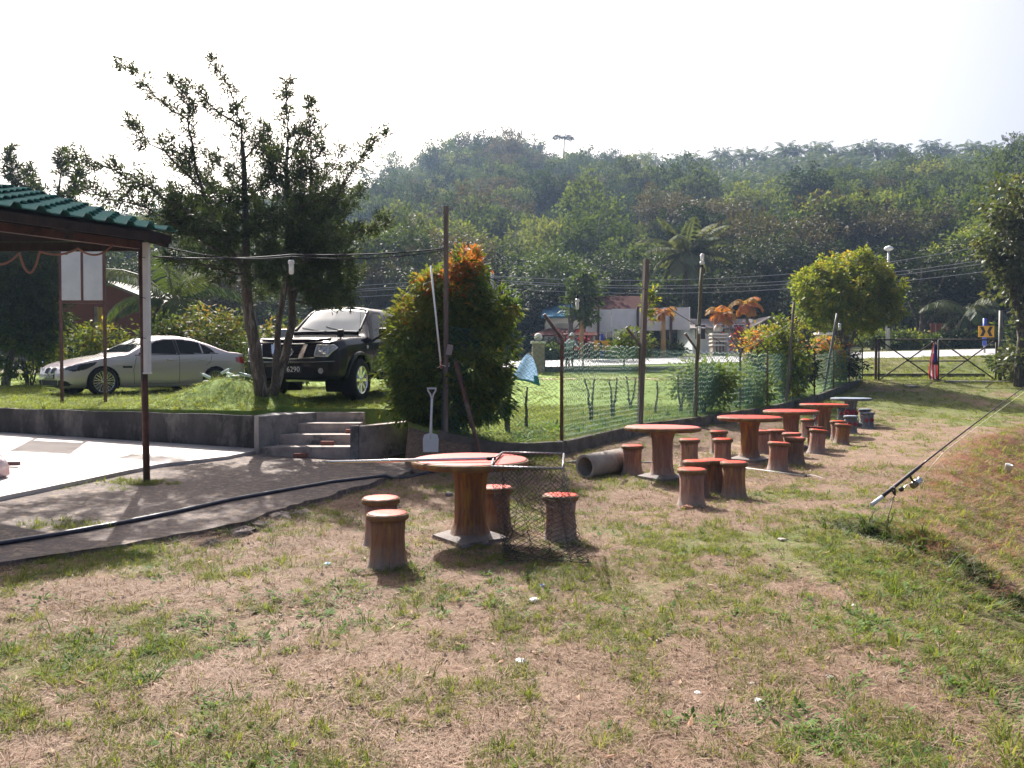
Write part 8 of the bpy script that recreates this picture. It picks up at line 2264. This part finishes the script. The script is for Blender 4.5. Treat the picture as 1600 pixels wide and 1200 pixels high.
cover('straw_litter', 80000, lambda x, y: np.clip(.95 - .55 * greenness(x, y), .1, 1) * (.45 + .55 * vnoise(x * 2, y * 2, 95)), 2.2, 13, straws, 5, .7, 1.3, 'dry cut straw matted over the field', 'straw', 3, power=1.2, tilt=.10, zofs=.004)
cover('straw_litter', 20000, lambda x, y: .5 - .3 * greenness(x, y), 12, 26, straws, 5, .9, 1.4, 'dry straw on the field beyond the tables', 'straw', 4, power=1.1, tilt=.08, zofs=.004)
cover('verge_grass', 16000, lambda x, y: (x > 5) * (.3 + .6 * vnoise(x, y, 57)), 31.5, 41, tufts, 5, 1.0, 1.7, 'rough grass on the verge between the gate and the road', 'grass', 13, power=1.0, hs=(.5, .9))
def d_weed(x, y):
    s = x - x_edge(y)
    return np.clip(.05 + .75 * np.exp(-((s - .25) / .75) ** 2) * (y < 9) * vnoise(x * 2.3, y * 2.3, 97) + .45 * (vnoise(x * .9 + 5, y * .9, 99) > .66) * vnoise(x * 5, y * 5, 98), 0, 1) * (greenness(x, y) > .05)
cover('low_weeds', 26000, d_weed, 2.2, 12, weeds, 4, .7, 1.5, 'broad-leaved creeping weeds along the bank and in patches', 'weeds', 5, power=1.25)
cover('bank_grass', 26000, lambda x, y: np.clip(sstep(-.2, .8, x - x_edge(y)), 0, 1) * (.25 + .6 * vnoise(x * 1.3, y * 1.3, 66)) , 3.0, 24, tufts, 5, .9, 1.8, 'rough longer grass on the falling bank at the right', 'grass', 6, power=1.3)
cover('lawn_grass', 60000, lambda x, y: (.35 + .65 * vnoise(x * 1.6, y * 1.6, 55)) * np.where(x < .0, .75, 1), 12.3, 24, tufts, 5, .8, 1.5, 'green lawn grass around the cars and behind the fence', 'grass', 7, region='up', power=1.15, hs=(.5, .9))
cover('lawn_grass', 26000, lambda x, y: .6 * vnoise(x * 1.2, y * 1.2, 56), 22, 40, tufts, 5, 1.0, 1.6, 'sparser lawn grass towards the road', 'grass', 8, region='up', power=1.1, hs=(.4, .7))
cover('fence_weeds', 9000, lambda x, y: np.exp(-((y - yb(x) - .7) / .7) ** 2) * (x > .2) * (.3 + .7 * vnoise(x * 2, y * 2, 58)), 12.5, 30, weeds, 4, 1.6, 3.4, 'weeds along the foot of the fence', 'weeds', 9, region='up', power=1.2)
cover('fence_weeds', 16000, lambda x, y: np.exp(-((y - yb(x) - 2) / 1.8) ** 2) * (x > .0) * (vnoise(x * .9, y * .9, 59) > .38) * .8, 12.5, 28, weeds, 4, 1.8, 3.2, 'rank green weeds on the lawn behind the fence', 'weeds', 12, region='up', power=1.15)
def d_gully(x, y): return .8 * np.exp(-(seg_dist(x, y, [(3.35, 7.7), (3.62, 6.9), (3.95, 6.0), (4.5, 5.0)], False) / .2) ** 2)
shade_weeds = col_of('dark_weed', [blades(16, .16, .010, 0, 71, 1.1, base_r=.05) + (leafmat('shade_tone_blade', [(.035, .06, .018), (.05, .085, .025), (.08, .115, .035)], .3),), weed(12, .05, 72) + (MATS['shade_tone_blade'],)])  # blades coloured dark to give the gully its shaded band
cover('gully_weeds', 60000, d_gully, 4.6, 8.2, shade_weeds, 2, .7, 1.3, 'rank weeds along the gully at the bank edge, coloured dark for its shade', 'weeds', 10, power=1.0)
one_leaf = col_of('dead_leaf', [(*leaves(np.array([[0, 0, .004]]), np.array([[1., 0, .12]]), np.array([[0, .2, 1.]]), .05 + .02 * k, .022 + .006 * k, fold=.25), np.full(4, .2 + .2 * k), leafmat('dead_leaf_brown', [(.13, .08, .05), (.20, .125, .075), (.29, .20, .125), (.24, .12, .06)], .15)) for k in range(4)])
def peb(seed):
    mb = MB(); mb.sphere((0, 0, .004), (.011, .009, .006), 7, 5); v = np.array([tuple(p) for p in mb.v]); v *= .8 + .4 * np.random.default_rng(seed).random((len(v), 1))
    t_ = [[f[0], f[1], f[2], f[3] if len(f) > 3 else f[2]] for f in mb.f]
    return v, np.array([f for f in mb.f if len(f) == 4]), np.full(len(v), .3 + .2 * seed), leafmat('pebble_stone', [(.26, .21, .17), (.34, .28, .23), (.42, .36, .31)], .0)
pebs = col_of('pebble', [peb(0), peb(1), peb(2)])
cover('fallen_leaves', 2600, lambda x, y: np.full(x.shape, .9), 2.2, 14, one_leaf, 4, .35, .8, 'dead brown leaves lying about the field', 'leaves', 31, power=1.2, zofs=.012)
cover('pebbles', 2200, lambda x, y: .9 * (1 - .8 * greenness(x, y)), 2.2, 12, pebs, 3, .5, 1.6, 'small pebbles and crumbs of soil in the bare patches', 'gravel', 32, power=1.2, zofs=.002)
cover('bank_straw', 16000, lambda x, y: np.clip(redsoil(x, y) * 1.2, 0, 1), 5.5, 22, col_of('rust_straw', [blades(14, .09, .0032, 0, 91, .8, seg=2, base_r=.07, flat=.6) + (leafmat('rust_straw_blade', [(.20, .09, .04), (.28, .14, .06), (.36, .22, .10), (.20, .19, .06)], .2),)]), 1, .8, 1.5, 'reddish dry grass on the bank beyond the fishing rod', 'grass', 33, power=1.1)
# grass in the cracks of the apron
r_ = np.random.default_rng(66); m = 200
ang = r_.random(m) * 6.28; rad = r_.random(m) ** .5
cx_ = np.where(r_.random(m) < .35, -4.6, np.where(r_.random(m) < .5, -4.4, -5.3)); 
xs_ = np.where(cx_ == -4.6, px_ + rad * .5 * np.cos(ang), np.where(cx_ == -4.4, -4.25 + rad * .45 * np.cos(ang), -5.6 + rad * 1.3 * np.cos(ang)))
ys_ = np.where(cx_ == -4.6, py_ + rad * .2 * np.sin(ang) - .1, np.where(cx_ == -4.4, 7.55 + rad * .22 * np.sin(ang), 9.6 + rad * .35 * np.sin(ang)))
ok = inside(xs_, ys_, PAVE)
xs_, ys_ = xs_[ok], ys_[ok]; m = len(xs_)
scatter('crack_grass', np.stack([xs_, ys_, z_any(xs_, ys_)], 1), np.stack([np.zeros(m), np.zeros(m), r_.random(m) * 6.28], 1), np.stack([np.full(m, 1.0)] * 3, 1), r_.integers(0, 5, m), tufts, 'grass sprouting from cracks in the asphalt apron', 'grass')
# ------------------------------------------------------------------ hazy air
HM = bpy.data.materials.new('haze'); HM.use_nodes = True; nt = HM.node_tree; nt.nodes.clear()
vo = _n(nt, 'ShaderNodeVolumePrincipled'); vo.inputs['Color'].default_value = (.50, .68, 1.0, 1); vo.inputs['Density'].default_value = .00041; vo.inputs['Anisotropy'].default_value = .35
oo = _n(nt, 'ShaderNodeOutputMaterial'); nt.links.new(vo.outputs[0], oo.inputs['Volume'])
MB().box((0, 640, 45), (1860, 1540, 130)).build('haze', HM, kind='stuff', label='pale bluish haze thickening towards the hill', cat='haze')
